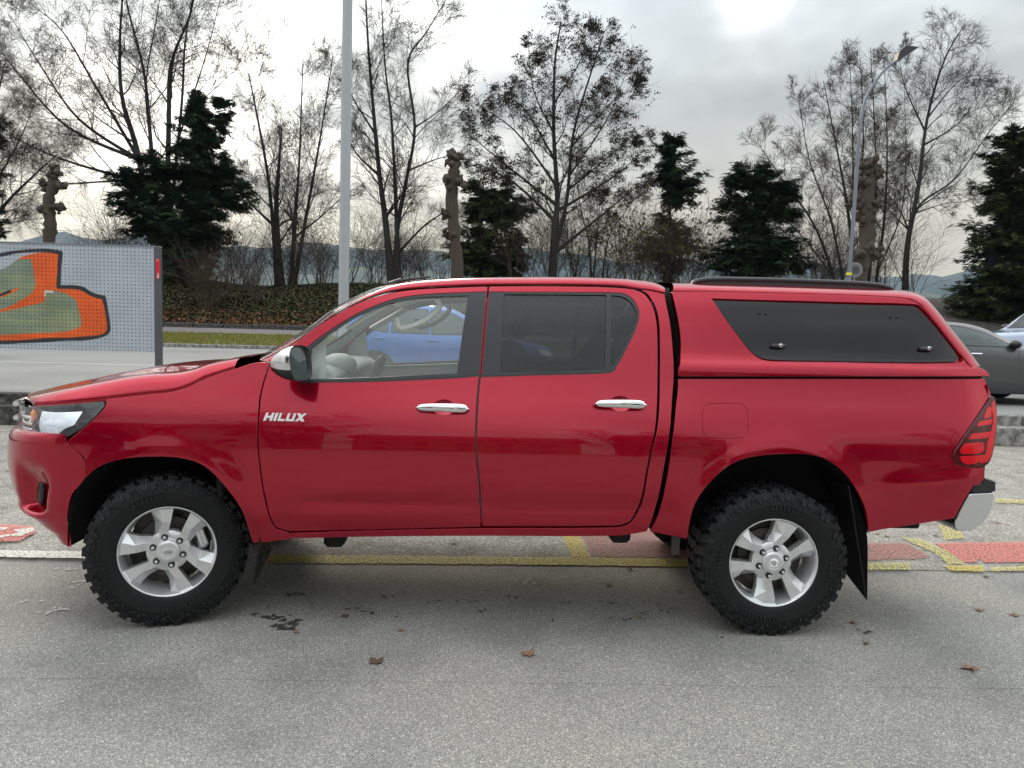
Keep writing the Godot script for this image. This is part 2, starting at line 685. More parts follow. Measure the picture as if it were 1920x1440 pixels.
	m.albedo_texture = noise_map(70, 0.02, [[0.0, 0.03], [0.5, 0.07], [1.0, 0.13]], 512, 5)
	world_scaled(m, 0.3)
	m = stuff("turf", Color(0.85, 1.0, 0.35), 1.0)
	m.albedo_texture = noise_map(71, 0.03, [[0.0, 0.08], [0.5, 0.16], [1.0, 0.24]], 512, 5)
	world_scaled(m, 0.4)
	m = stuff("far_wood", Color(1, 1, 1), 1.0)
	m.albedo_texture = noise_map(72, 0.02, [[0.0, Color(0.02, 0.03, 0.02)], [0.5, Color(0.05, 0.065, 0.04)], [0.8, Color(0.09, 0.10, 0.06)], [1.0, Color(0.14, 0.14, 0.10)]], 1024, 6)
	world_scaled(m, 0.0022)
	m = stuff("brown_leaf", Color(0.22, 0.13, 0.08), 0.85)
	stuff("brown_leaf_dark", Color(0.10, 0.06, 0.035), 0.85)
	# the truck
	m = stuff("red_paint", Color(0.385, 0.002, 0.0215), 0.22, 0.70, 0.0)
	m.clearcoat_enabled = true
	m.clearcoat = 1.0
	m.clearcoat_roughness = 0.015
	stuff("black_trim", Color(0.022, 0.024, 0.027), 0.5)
	stuff("pillar_black", Color(0.026, 0.029, 0.034), 0.32)
	stuff("rubber", Color(0.009, 0.009, 0.010), 0.6, 0.0, 0.38)
	stuff("tread_rubber", Color(0.014, 0.014, 0.016), 0.6, 0.0, 0.42)
	stuff("liner", Color(0.006, 0.006, 0.0065), 0.85)
	stuff("chrome", Color(0.82, 0.83, 0.84), 0.06, 1.0)
	stuff("satin_chrome", Color(0.74, 0.75, 0.77), 0.22, 1.0)
	m = stuff("wheel_silver", Color(0.72, 0.73, 0.74), 0.27, 0.62)
	m.clearcoat_enabled = true
	m.clearcoat_roughness = 0.05
	stuff("nut", Color(0.45, 0.45, 0.46), 0.25, 1.0)
	stuff("black_gloss", Color(0.008, 0.008, 0.009), 0.12)
	stuff("brake", Color(0.07, 0.065, 0.06), 0.5, 0.5)
	m = stuff("clear_glass", Color(0.80, 0.92, 0.88, 0.10), 0.0)
	m.transparency = BaseMaterial3D.TRANSPARENCY_ALPHA
	m = stuff("tinted_glass", Color(0.010, 0.012, 0.014, 0.74), 0.02)
	m.transparency = BaseMaterial3D.TRANSPARENCY_ALPHA
	m = stuff("canopy_glass", Color(0.010, 0.012, 0.014, 0.90), 0.02)
	m.transparency = BaseMaterial3D.TRANSPARENCY_ALPHA
	m = stuff("lamp_glass", Color(0.9, 0.95, 1.0, 0.06), 0.0)
	m.transparency = BaseMaterial3D.TRANSPARENCY_ALPHA
	m = stuff("red_lens", Color(0.55, 0.004, 0.006), 0.06)
	m.clearcoat_enabled = true
	m.clearcoat_roughness = 0.01
	stuff("red_lens_bright", Color(0.62, 0.005, 0.012), 0.10)
	stuff("lamp_chrome", Color(0.56, 0.60, 0.66), 0.08, 1.0)
	stuff("smoked_lens", Color(0.075, 0.003, 0.005), 0.05)
	stuff("amber", Color(0.75, 0.26, 0.02), 0.15)
	stuff("mirror_glass", Color(0.42, 0.47, 0.48), 0.02, 1.0)
	stuff("rail_black", Color(0.06, 0.06, 0.065), 0.25, 0.5)
	stuff("cabin_grey", Color(0.36, 0.39, 0.37), 0.8)
	stuff("cabin_pale", Color(0.60, 0.62, 0.57), 0.85)
	stuff("cabin_dark", Color(0.035, 0.036, 0.038), 0.7)
	stuff("seat_cloth", Color(0.06, 0.06, 0.065), 0.9)
	stuff("chassis", Color(0.010, 0.010, 0.010), 0.8)
	# street things
	stuff("pole_grey", Color(0.40, 0.43, 0.46), 0.45, 0.2)
	stuff("galvanised", Color(0.20, 0.225, 0.26), 0.45, 0.3)
	stuff("post_grey", Color(0.10, 0.105, 0.115), 0.5, 0.3)
	stuff("lamp_dark", Color(0.03, 0.03, 0.033), 0.5)
	stuff("sign_back", Color(0.25, 0.26, 0.27), 0.5, 0.3)
	stuff("sticker_red", Color(0.75, 0.006, 0.02), 0.4)
	stuff("sticker_white", Color(0.75, 0.75, 0.75), 0.5)
	stuff("label_yellow", Color(0.8, 0.75, 0.02), 0.5)
	for q in [["car_grey", Color(0.055, 0.056, 0.062)], ["car_blue", Color(0.030, 0.13, 0.42)], ["car_silver_blue", Color(0.42, 0.50, 0.62)], ["car_black", Color(0.012, 0.012, 0.013)]]:
		m = stuff(q[0], q[1], 0.35, 0.3)
		m.clearcoat_enabled = true
		m.clearcoat_roughness = 0.02
	m = stuff("car_glass", Color(0.02, 0.035, 0.035, 0.55), 0.02)
	m.transparency = BaseMaterial3D.TRANSPARENCY_ALPHA
	stuff("car_inside", Color(0.22, 0.29, 0.28), 0.8)
	stuff("car_inside_dark", Color(0.02, 0.02, 0.022), 0.8)
	# houses across the lot, behind the photographer
	m = stuff("render_pale", Color(0.30, 0.27, 0.23), 0.9)
	stuff("badge", Color(0.80, 0.80, 0.81), 0.3, 0.35)
	stuff("render_ochre", Color(0.22, 0.15, 0.09), 0.9)
	stuff("render_grey", Color(0.14, 0.14, 0.14), 0.9)
	stuff("roof_tile", Color(0.12, 0.06, 0.045), 0.9)
	stuff("window_dark", Color(0.02, 0.022, 0.025), 0.1)
	stuff("window_frame", Color(0.6, 0.6, 0.58), 0.6)


# ---------------------------------------------------------------- the ground
# a flat sheet with the outline given as (x, z) pairs
func flat_patch(p: PackedVector2Array, y: float) -> MB:
	var m := MB.new()
	var idx := Geometry2D.triangulate_polygon(p)
	for q in p:
		m.vert(Vector3(q.x, y, q.y), Vector3.UP, q)
	for k in idx.size() / 3:
		m.tri(idx[k * 3], idx[k * 3 + 1], idx[k * 3 + 2])
	return m


func strip_sheet(x0: float, x1: float, line: Array, cuts := 1) -> MB:
	var rows := []
	for q in line:
		var row := []
		for k in cuts + 1:
			row.append(Vector3(lerpf(x0, x1, float(k) / cuts), q[1], q[0]))
		rows.append(row)
	var m := MB.new()
	m.sheet(rows)
	return m


func ragged(p: PackedVector2Array, step: float, by: float) -> PackedVector2Array:
	var out := PackedVector2Array()
	for k in p.size():
		var a := p[k]
		var b := p[(k + 1) % p.size()]
		var cuts := maxi(1, int(a.distance_to(b) / step))
		for s in cuts:
			out.append(a.lerp(b, float(s) / cuts) + Vector2(rng.randf_range(-by, by), rng.randf_range(-by, by)))
	return out


func blob(at: Vector2, rx: float, rz: float, n := 18) -> PackedVector2Array:
	var p := PackedVector2Array()
	var ph := rng.randf() * TAU
	for k in n:
		var a := TAU * k / n
		var r := 1.0 + 0.28 * sin(a * 3 + ph) + 0.18 * sin(a * 5 + ph * 2.3) + rng.randf_range(-0.22, 0.22)
		p.append(at + Vector2(cos(a) * rx, sin(a) * rz) * r)
	return p


func build_ground() -> void:
	var m := MB.new()
	m.sheet([[Vector3(-3000, -6, -2900), Vector3(3000, -6, -2900)], [Vector3(-3000, -6, 600), Vector3(3000, -6, 600)]])
	setting("ground", m, mat.earth)
	setting("parking_lot", strip_sheet(-60, 60, [[-7.4, 0.0], [48.0, 0.0]]), mat.asphalt)
	# the bays behind the yellow line are older and paler
	setting("parking_bays", flat_patch(PackedVector2Array([Vector2(-60, -7.2), Vector2(60, -7.2), Vector2(60, -1.10), Vector2(8, -1.13), Vector2(-8, -1.12), Vector2(-60, -1.1)]), 0.004), mat.bay)
	var marks := [
		["yellow_line", [-1.571, -1.244, -0.579, -1.264, 0.58, -1.286, 1.355, -1.294, 1.306, -1.116, 0.579, -1.116, -0.565, -1.097, -1.523, -1.073], "paint_yellow"],
		["yellow_line", [0.458, -2.995, 0.604, -3.006, 0.603, -1.293, 0.475, -1.293], "paint_yellow"],
		["red_field", [0.614, -1.811, 0.62, -2.167, 1.515, -2.175, 1.434, -1.31, 0.62, -1.306], "paint_red_worn"],
		["red_field", [2.704, -1.757, 3.077, -1.763, 3.068, -1.453, 2.994, -1.374, 2.485, -1.312], "paint_red_worn"],
		["red_field", [3.299, -1.776, 4.07, -1.847, 4.89, -1.937, 4.594, -1.402, 3.691, -1.322, 3.366, -1.294, 3.397, -1.381, 3.311, -1.292, 3.221, -1.299], "paint_red_road"],
		["yellow_line", [3.853, -2.682, 4.028, -2.694, 3.626, -1.926, 3.431, -1.87], "paint_yellow_worn"],
		["yellow_line", [3.117, -1.911, 3.248, -1.889, 3.275, -1.581, 3.205, -1.251, 3.073, -1.233, 3.14, -1.508], "paint_yellow_worn"],
		["yellow_line", [3.02, -1.207, 3.313, -1.221, 3.22, -1.08, 2.995, -1.081], "paint_yellow"],
		["yellow_line", [3.332, -1.175, 3.62, -1.223, 3.543, -1.116, 3.281, -1.082], "paint_yellow_worn"],
		["yellow_line", [2.481, -1.229, 2.81, -1.244, 2.724, -1.091, 2.399, -1.065], "paint_yellow_worn"],
		["yellow_line", [4.861, -3.383, 5.143, -3.336, 5.025, -3.172, 4.733, -3.194], "paint_yellow_worn"],
		["red_field", [-4.009, -1.826, -3.605, -1.852, -3.416, -1.804, -3.311, -1.652, -3.296, -1.425, -3.69, -1.353], "paint_red_road"],
		["white_line", [-3.694, -1.207, -2.746, -1.208, -2.6, -1.204, -2.53, -1.059, -2.672, -1.063, -3.594, -1.062], "paint_white"],
		["white_mark", [-3.654, -1.745, -3.561, -1.766, -3.548, -1.694, -3.603, -1.663], "paint_white"],
		["white_mark", [-3.489, -1.684, -3.399, -1.761, -3.338, -1.693, -3.346, -1.541, -3.451, -1.535, -3.414, -1.632], "paint_white"],
		["white_mark", [-3.512, -1.504, -3.454, -1.575, -3.416, -1.537, -3.473, -1.441], "paint_white"]]
	var lift := 0.008
	for k in marks:
		setting(k[0], flat_patch(ragged(pv(k[1]), 0.05, 0.006), lift), mat[k[2]])
		lift += 0.0012
	# the joint between two lanes of surfacing
	m = MB.new()
	var joint := pv([-2.646, 0.563, -2.2, 0.564, -1.526, 0.555, -0.928, 0.558, -0.37, 0.563, 0.335, 0.564, 1.047, 0.576, 1.774, 0.573, 2.31, 0.578, 2.749, 0.585])
	var a := PackedVector2Array()
	var b := PackedVector2Array()
	for k in 121:
		var f := k / 120.0 * (joint.size() - 1)
		var q := joint[int(f)].lerp(joint[mini(int(f) + 1, joint.size() - 1)], f - int(f)) + Vector2(0, rng.randf_range(-0.004, 0.004))
		var w := rng.randf_range(0.0004, 0.0022)
		a.append(q - Vector2(0, w))
		b.append(q + Vector2(0, w))
	b.reverse()
	a.append_array(b)
	setting("surface_joint", flat_patch(a, 0.003), mat.stain_soft)
	# cracks in the old bays
	for k in 26:
		var at := Vector2(rng.randf_range(-6.5, 7.0), rng.randf_range(-6.6, -1.3))
		var way := rng.randf() * TAU
		var l := PackedVector2Array([at])
		for s in rng.randi_range(6, 16):
			way += rng.randf_range(-0.55, 0.55)
			at += Vector2(cos(way), sin(way) * 0.8) * 0.09
			l.append(at)
		var left := PackedVector2Array()
		var right := PackedVector2Array()
		for s in l.size():
			var d := (l[mini(s + 1, l.size() - 1)] - l[maxi(s - 1, 0)]).normalized().orthogonal() * rng.randf_range(0.002, 0.007)
			left.append(l[s] + d)
			right.append(l[s] - d)
		right.reverse()
		left.append_array(right)
		if Geometry2D.triangulate_polygon(left).size():
			setting("surface_crack", flat_patch(left, 0.0065), mat.stain)
	# oil and dirt
	var spots := [-1.298, -0.17, -1.139, -0.094, -1.209, -0.15, -1.1, -0.024, -1.154, -0.044, -1.207, -0.504, -1.307, -0.3, -0.264, -0.436, -0.204, -0.446, -0.408, -0.422, 0.152, -0.801, 0.212, -0.725, 0.345, -0.441, -0.142, -0.292, 0.583, -0.207, 0.668, -0.194, 0.746, -0.29, 0.957, -0.362, 1.057, -0.449, 0.881, -0.426, 0.9, -0.311, -0.597, -0.185, -0.747, -0.241, 0.23, -0.158, 0.814, -0.474, 0.593, -0.449, -0.844, -0.3, 1.096, 0.03, 1.886, -0.157, 1.912, -0.063, 1.076, -0.646, 0.043, -0.516, -0.665, -0.507]
	for k in spots.size() / 2:
		var c := Vector2(spots[k * 2], spots[k * 2 + 1])
		var big := 0.038 if k < 6 else rng.randf_range(0.012, 0.03)
		for s in (9 if k < 6 else 4):
			var r := big * rng.randf_range(0.15, 0.6)
			setting("oil_stain", flat_patch(blob(c + Vector2(rng.randf_range(-1.6, 1.6), rng.randf_range(-1, 1)) * big, r, r * 0.8), 0.0035 + 0.0003 * s), mat.stain if rng.randf() < 0.6 else mat.stain_soft)
	var lime := [0.136, -0.81, 0.111, -0.779, 0.149, -0.761, -2.723, -0.92, -2.687, -0.901, -2.532, -0.679, -2.488, -0.653, -2.387, -0.24, -2.385, -0.209, -2.374, -0.256, -0.93, -1.451, -0.663, -1.376, -0.405, -1.352, -1.085, -1.293, 0.683, -1.485, -2.485, -0.588, -2.399, -0.186, -2.581, -0.336]
	for k in lime.size() / 2:
		for s in 3:
			var r := rng.randf_range(0.003, 0.010)
			setting("pale_spot", flat_patch(blob(Vector2(lime[k * 2], lime[k * 2 + 1]) + Vector2(rng.randf_range(-0.06, 0.06), rng.randf_range(-0.025, 0.025)), r * 1.6, r), 0.0062 + 0.0002 * s), mat.bird_lime)


func build_street() -> void:
	setting("street", strip_sheet(-90, 90, [[-7.5, ROAD], [-26.4, ROAD]]), mat.street)
	# low wall of two steps along the street's near edge
	var wall := thing("kerb_wall", Vector3(0, 0, -7.2), "low two-step concrete kerb between the parking lot and the street", "kerb")
	var x := -24.0
	var k := 0
	while x < 24.0:
		var l := 1.98
		var m := MB.new()
		m.box(Vector3(x + l / 2, 0.135 + rng.randf_range(-0.003, 0.003), -7.25), Vector3(l, 0.27, 0.30), 0.012)
		part("lower_block", m, mat.old_concrete if x < 0 else mat.concrete, wall)
		m = MB.new()
		m.box(Vector3(x + l / 2, 0.31 + rng.randf_range(-0.002, 0.002), -7.50), Vector3(l, 0.226, 0.20), 0.012)
		part("upper_block", m, mat.old_concrete if x < 0 else mat.concrete, wall)
		x += 2.0
		k += 1
	var line := strip_sheet(-60, 60, [[-14.55, ROAD + 0.006], [-14.72, ROAD + 0.006]])
	setting("lane_line", line, mat.paint_white)
	# kerb stones of the grass strip
	var kerb := thing("kerb", Vector3(0, ROAD, -26.4), "line of grey kerb stones along the grass strip across the street", "kerb")
	x = -30.0
	while x < 30.0:
		var m := MB.new()
		m.box(Vector3(x + 0.74, ROAD + 0.06, -26.52 + rng.randf_range(-0.006, 0.006)), Vector3(1.47, 0.16 + rng.randf_range(-0.008, 0.008), 0.2), 0.02)
		part("kerb_stone", m, mat.concrete, kerb)
		x += 1.5
	var g := strip_sheet(-60, 60, [[-26.55, ROAD + 0.10], [-28.0, ROAD + 0.26], [-30.6, ROAD + 0.46], [-31.2, ROAD + 0.44]], 8)
	setting("grass_strip", g, mat.turf)
	setting("path", strip_sheet(-60, 60, [[-31.0, ROAD + 0.455], [-36.0, ROAD + 0.66]]), mat.path)
	var edge := thing("kerb", Vector3(0, ROAD, -36), "dark mossy kerb at the foot of the ivy bank", "kerb")
	x = -30.0
	while x < 30.0:
		var m := MB.new()
		m.box(Vector3(x + 0.74, ROAD + 0.72, -36.1 + rng.randf_range(-0.02, 0.02)), Vector3(1.46, 0.34 + rng.randf_range(-0.03, 0.03), 0.24), 0.03)
		part("kerb_stone", m, mat.old_concrete, edge)
		x += 1.5
	# blades of grass
	var tuft := MB.new()
	tuft.tinted = true
	for s in 7:
		var a := rng.randf() * TAU
		var l := rng.randf_range(0.05, 0.12)
		var d := Vector3(cos(a), 0, sin(a))
		var o := d.cross(Vector3.UP) * 0.006
		var base := Vector3(rng.randf_range(-0.04, 0.04), 0, rng.randf_range(-0.04, 0.04))
		tuft.tint = Color(1, 1, 1) * rng.randf_range(0.75, 1.25)
		tuft.face([base + o, base - o, base + d * l * 0.5 + Vector3(0, l, 0)], d)
	var mm := MultiMesh.new()
	mm.transform_format = MultiMesh.TRANSFORM_3D
	mm.use_colors = true
	mm.mesh = tuft.commit()
	mm.instance_count = 16000
	for s in mm.instance_count:
		var z := rng.randf_range(-30.9, -26.6)
		var y := ROAD + (lerpf(0.10, 0.26, (-26.55 - z) / 1.45) if z > -28 else lerpf(0.26, 0.46, (-28.0 - z) / 2.6))
		mm.set_instance_transform(s, Transform3D(Basis(Vector3.UP, rng.randf() * TAU).scaled(Vector3.ONE * rng.randf_range(0.5, 1.5)), Vector3(rng.randf_range(-22, 8), minf(y, ROAD + 0.46) - 0.01, z)))
		mm.set_instance_color(s, Color(1, 1, 1).lerp(Color(1.7, 1.25, 0.9), rng.randf() * rng.randf()))
	var gr := MultiMeshInstance3D.new()
	gr.name = "grass"
	gr.multimesh = mm
	gr.material_override = mat.grass
	add_child(gr)
	gr.set_meta("kind", "stuff")
	tag(gr, "short yellowish green grass on the strip across the street", "grass")


func bank_height(x: float, z: float) -> float:
	var t := clampf((-36.2 - z) / 9.0, 0.0, 1.0)
	var crest := 2.75 + 0.25 * sin(x * 0.21 + 1.0) + 0.15 * sin(x * 0.53)
	return ROAD + 0.74 + crest * (t * (1.6 - 0.6 * t)) - maxf(0.0, -48.0 - z) * 0.12


func build_bank() -> void:
	var rows := []
	for j in 28:
		var row := []
		for i in 61:
			var x := -60.0 + i * 2.0
			var z := -36.15 - pow(j / 27.0, 1.5) * 45.0
			row.append(Vector3(x, bank_height(x, z) + (rng.randf_range(-0.06, 0.06) if j else 0.0), z))
		rows.append(row)
	var m := MB.new()
	m.sheet(rows)
	setting("bank", m, mat.earth)
	# ivy leaves lying over the bank
	var leaf := MB.new()
	leaf.tinted = true
	for k in 5:
		var b := Basis(Vector3.UP, TAU * k / 5.0 + rng.randf()) * Basis(Vector3.RIGHT, rng.randf_range(-1.3, 0.9))
		var at := Vector3(rng.randf_range(-0.13, 0.13), rng.randf_range(0.0, 0.12), rng.randf_range(-0.13, 0.13))
		leaf.tint = Color(1, 1, 1) * rng.randf_range(0.6, 1.5)
		leaf.face([at + b * Vector3(0, 0, -0.085), at + b * Vector3(0.07, 0, 0), at + b * Vector3(0, 0, 0.06), at + b * Vector3(-0.07, 0, 0)], Vector3.UP)
	for set in [["ivy", 30000, -44.0, 26.0, 0.72], ["fallen_leaves", 5000, -37.6, 26.0, 0.7]]:
		var mm := MultiMesh.new()
		mm.transform_format = MultiMesh.TRANSFORM_3D
		mm.use_colors = true
		mm.mesh = leaf.commit()
		mm.instance_count = set[1]
		for k in set[1]:
			var z := rng.randf_range(-36.3 if set[0] == "fallen_leaves" else -36.8, -48.0 if set[0] == "ivy" else -38.0)
			var x := rng.randf_range(-26, 26) if rng.randf() < 0.35 else rng.randf_range(-22, -6)
			mm.set_instance_transform(k, Transform3D(Basis(Vector3.UP, rng.randf() * TAU).scaled(Vector3.ONE * rng.randf_range(0.7, 1.7) * set[4]), Vector3(x, bank_height(x, z) + 0.02, z)))
			mm.set_instance_color(k, Color(1, 1, 1).lerp(Color(2.2, 1.2, 1.0), pow(rng.randf(), 4.0)) * rng.randf_range(0.6, 1.3) if set[0] == "ivy" else Color(2.6, 1.25, 1.3) * rng.randf_range(0.6, 1.6))
		var o := MultiMeshInstance3D.new()
		o.name = set[0]
		o.multimesh = mm
		o.material_override = mat.ivy
		add_child(o)
		o.set_meta("kind", "stuff")
		tag(o, "dark green ivy covering the bank" if set[0] == "ivy" else "brown fallen leaves along the foot of the bank", "ivy" if set[0] == "ivy" else "leaves")


func build_hills() -> void:
	var n := FastNoiseLite.new()
	n.seed = 5
	n.frequency = 0.0011
	n.fractal_octaves = 4
	for r in [[-1500.0, 128.0, 40.0, 0.0], [-2300.0, 262.0, 70.0, 300.0]]:
		var rows := []
		for j in 9:
			var row := []
			for i in 91:
				var x: float = (-2900.0 + i * 64.0)
				var t := j / 8.0
				var ridge: float = r[1] + r[2] * n.get_noise_2d(x + r[3], 0) * 1.6
				var rough := n.get_noise_2d(x * 4, 900.0 + j * 300) * 22.0 * t
				row.append(Vector3(x, -6.0 + (ridge + rough) * sin(t * PI / 2), r[0] - 500.0 * t))
			rows.append(row)
		var m := MB.new()
		m.sheet(rows)
		setting("hills", m, mat.far_wood)
	# houses of the far shore, too far to show more than walls and roofs
	var town := MB.new()
	town.tinted = true
	for k in 420:
		var x := rng.randf_range(-1500, 1700)
		var t := pow(rng.randf(), 1.6) * 0.75
		var z := -1500.0 - 500.0 * t * 0.5
		var y := -6.0 + (128.0 + 40.0 * n.get_noise_2d(x, 0) * 1.6) * sin(t * PI / 4)
		town.tint = Color(1, 1, 1) * rng.randf_range(0.35, 1.0)
		town.box(Vector3(x, y + 5, z + 8), Vector3(rng.randf_range(8, 22), rng.randf_range(7, 15), 10))
	var o := setting("far_town", town, mat.window_frame, "stuff")
	mat.window_frame.vertex_color_use_as_albedo = true
	tag(o, "pale houses scattered over the far hillside", "houses")


# what the truck's side mirrors: a row of houses and trees behind the photographer
func build_opposite_side() -> void:
	var spots := [[-34.0, 13.0, 9.0, "render_grey", "long grey house behind the photographer, across the lot"], [-17.0, 12.0, 11.5, "render_pale", "tall pale house behind the photographer, across the lot"], [-1.0, 13.0, 7.0, "render_ochre", "low ochre house behind the photographer, across the lot"], [15.0, 12.0, 10.0, "render_pale", "pale house with a steep roof behind the photographer"], [31.0, 14.0, 8.0, "render_grey", "wide grey house at the far end behind the photographer"]]
	for s in spots:
		var w: float = s[1]
		var h: float = s[2]
		var at := Vector3(s[0], 0, 40.0)
		var t := thing("house", at, s[4], "house", "houses across the lot")
		var m := MB.new()
		m.box(Vector3(0, h / 2, 4.5), Vector3(w, h, 9.0))
		part("wall", m, mat[s[3]], t, true)
		m = MB.new()
		var e := w / 2 + 0.5
		var q := [Vector3(-e, h, -0.6), Vector3(e, h, -0.6), Vector3(e, h + 2.6, 4.5), Vector3(-e, h + 2.6, 4.5), Vector3(-e, h, 9.6), Vector3(e, h, 9.6)]
		m.face([q[0], q[1], q[2], q[3]], Vector3(0, 1, -1))
		m.face([q[3], q[2], q[5], q[4]], Vector3(0, 1, 1))
		m.face([q[0], q[3], q[4]], Vector3.LEFT)
		m.face([q[1], q[2], q[5]], Vector3.RIGHT)
		part("roof", m, mat.roof_tile, t, true)
		for j in int(h / 2.9):
			for i in int(w / 2.4):
				var c := Vector3(-w / 2 + 1.5 + i * 2.4, 1.6 + j * 2.9, 0)
				m = MB.new()
				m.box(c + Vector3(0, 0, -0.01), Vector3(1.1, 1.5, 0.08))
				var f := part("window", m, mat.render_pale, t, true)
				m = MB.new()
				m.box(c + Vector3(0, 0, -0.05), Vector3(0.92, 1.32, 0.04))
				part("pane", m, mat.window_dark, f, true)


# trees on the photographer's side of the lot, seen only as reflections in paint and glass
func build_opposite_trees() -> void:
	var from := []
	for c in get_children():
		if c.name.begins_with("bare_tree") or c.name.begins_with("evergreen_tree"):
			from.append(c)
	var spots := [[-24.0, 0, 33.0], [-9.0, 2, 30.0], [7.0, 1, 34.0], [22.0, 4, 31.0], [-15.5, 8, 27.0], [13.5, 9, 28.0]]
	var words := ["bare tree in front of the grey house, behind the photographer", "three-trunked bare tree in front of the pale house, behind the photographer", "twin-trunked bare tree in front of the ochre house, behind the photographer", "bare tree beside the steep-roofed house, behind the photographer", "evergreen left of the ochre house, behind the photographer", "evergreen right of the ochre house, behind the photographer"]
	for k in spots.size():
		if spots[k][1] >= from.size():
			continue
		var o: Node3D = from[spots[k][1]].duplicate()
		o.name = numbered("bare_tree" if k < 4 else "evergreen_tree")
		add_child(o)
		o.position = Vector3(spots[k][0], 0.0, spots[k][2])
		o.scale = Vector3.ONE * 0.8
		tag(o, words[k], "tree", "trees across the lot")


# ---------------------------------------------------------------- trees
# a branch that bends, tapers and splits into finer ones; thick wood goes to wood, fine wood to twigs
func grow(wood: MB, twigs: MB, at: Vector3, way: Vector3, length: float, r: float, level: int, lift: float, tips: Array) -> void:
	var cuts := 5 if level >= 2 else (3 if level == 1 else 2)
	var p := [at]
	var rr := [r]
	var d := way.normalized()
	var step := length / cuts
	for k in cuts:
		d = (d + Vector3(rng.randfn(0, 0.13), rng.randfn(0, 0.10) + lift, rng.randfn(0, 0.13))).normalized()
		p.append(p[-1] + d * step)
		rr.append(maxf(r * (1.0 - 0.78 * (k + 1) / cuts), 0.0065))
	if level >= 2:
		wood.tube(p, rr, 5)
	elif level == 1:
		twigs.tube(p, rr, 3)
	else:
		var side := d.cross(Vector3(rng.randfn(), rng.randfn(), rng.randfn() * 0.4)).normalized()
		var nn := side.cross(d).normalized()
		var first := twigs.v.size()
		for k in p.size():
			var w: float = 0.0066 * (1.0 - 0.7 * k / cuts)
			twigs.vert(p[k] + side * w, nn)
			twigs.vert(p[k] - side * w, nn)
		for k in cuts:
			twigs.quad(first + k * 2, first + k * 2 + 1, first + k * 2 + 3, first + k * 2 + 2)
	if level == 0:
		tips.append(p[-1])
		return
	var kids: int = [0, 6, 7, 7][level]
	for k in kids:
		var f := lerpf(0.25, 1.0, (k + rng.randf()) / kids)
		var i := mini(int(f * cuts), cuts - 1)
		var base: Vector3 = p[i].lerp(p[i + 1], f * cuts - i)
		var along: Vector3 = (p[i + 1] - p[i]).normalized()
		var side := along.cross(Vector3(rng.randfn(), rng.randfn(), rng.randfn())).normalized()
		var a := rng.randf_range(0.4, 0.95)
		grow(wood, twigs, base, along * cos(a) + side * sin(a), length * (rng.randf_range(0.65, 1.15) if level == 1 else rng.randf_range(0.42, 0.70)) * (1.15 - 0.45 * f), lerpf(r, rr[-1], f) * 0.55, level - 1, lift * 0.5, tips)
	tips.append(p[-1])


# a bare tree from its main stems; each stem is a list of (x, y) pairs in the tree's own upright plane
func bare_tree(called: String, label: String, z: float, stems: Array, r0: float, spread: float, bushy: int, fine: String, group := "bare trees on the bank", deep := 4) -> Node3D:
	var root := pv(stems[0])[0]
	var t := thing(called, Vector3(root.x, bank_height(root.x, z), z), label, "tree", group)
	var wood := MB.new()
	var twigs := MB.new()
	var tips := []
	var made := []
	for s in stems.size():
		var q := pv(stems[s])
		var pts := []
		var dz := rng.randf_range(-1.0, 1.0) * spread * 0.5
		for k in q.size():
			pts.append(Vector3(q[k].x, q[k].y, z + dz * k / q.size() + rng.randf_range(-0.12, 0.12)))
		if s == 0 or q[0].distance_to(root) < 1.2:
			pts[0] = Vector3(q[0].x, bank_height(q[0].x, z) - 0.1, z)
		var r := r0 * (1.0 if s == 0 else rng.randf_range(0.6, 0.85))
		if s > 0 and q[0].distance_to(root) >= 1.2:
			# a limb leaves the nearest stem already there, thinner than it
			var best := 1e9
			var from := Vector4.ZERO
			for m in made:
				var gap := Vector2(m.x, m.y).distance_to(q[0])
				if gap < best:
					best = gap
					from = m
			for k in pts.size():
				pts[k].z += from.z - z
			pts[0] = Vector3(from.x, from.y, from.z)
			r = minf(r * 0.7, from.w * 0.8)
		var l := spline(pts, 5)
		var rr := []
		for k in l.size():
			rr.append(lerpf(r, r * 0.10, pow(float(k) / (l.size() - 1), 0.55)))
		for k in l.size():
			made.append(Vector4(l[k].x, l[k].y, l[k].z, rr[k]))
		wood.tube(l, rr, 8, true)
		var whole := 0.0
		for k in l.size() - 1:
			whole += l[k].distance_to(l[k + 1])
		var limbs := clampi(int(whole * 1.15), 5, bushy)
		for k in limbs:
			var f := lerpf(0.22, 1.0, (k + rng.randf()) / limbs)
			var i := mini(int(f * (l.size() - 1)), l.size() - 2)
			var along: Vector3 = (l[i + 1] - l[i]).normalized()
			var side := along.cross(Vector3(rng.randfn(), rng.randfn() * 0.4, rng.randfn())).normalized()
			var a := rng.randf_range(0.5, 0.95)
			grow(wood, twigs, l[i], along * cos(a) + side * sin(a), clampf(whole, 6.0, 9.0) * rng.randf_range(0.24, 0.42) * (1.2 - 0.6 * f) * spread, rr[i] * 0.40, deep - 1, 0.065, tips)
		for k in limbs * 3:
			var f := rng.randf_range(0.12, 1.0)
			var i := mini(int(f * (l.size() - 1)), l.size() - 2)
			var along: Vector3 = (l[i + 1] - l[i]).normalized()
			var side := along.cross(Vector3(rng.randfn(), rng.randfn() * 0.4, rng.randfn())).normalized()
			grow(wood, twigs, l[i], along * 0.6 + side * rng.randf_range(0.4, 1.0), rng.randf_range(0.8, 2.2) * (1.2 - 0.5 * f), 0.014, 1, 0.04, tips)
	part("trunk", wood, mat.bark, t)
	part("crown", twigs, mat[fine], t)
	t.set_meta("tips", tips.size())
	leaf_spots = tips
	return t


var leaf_spots := []


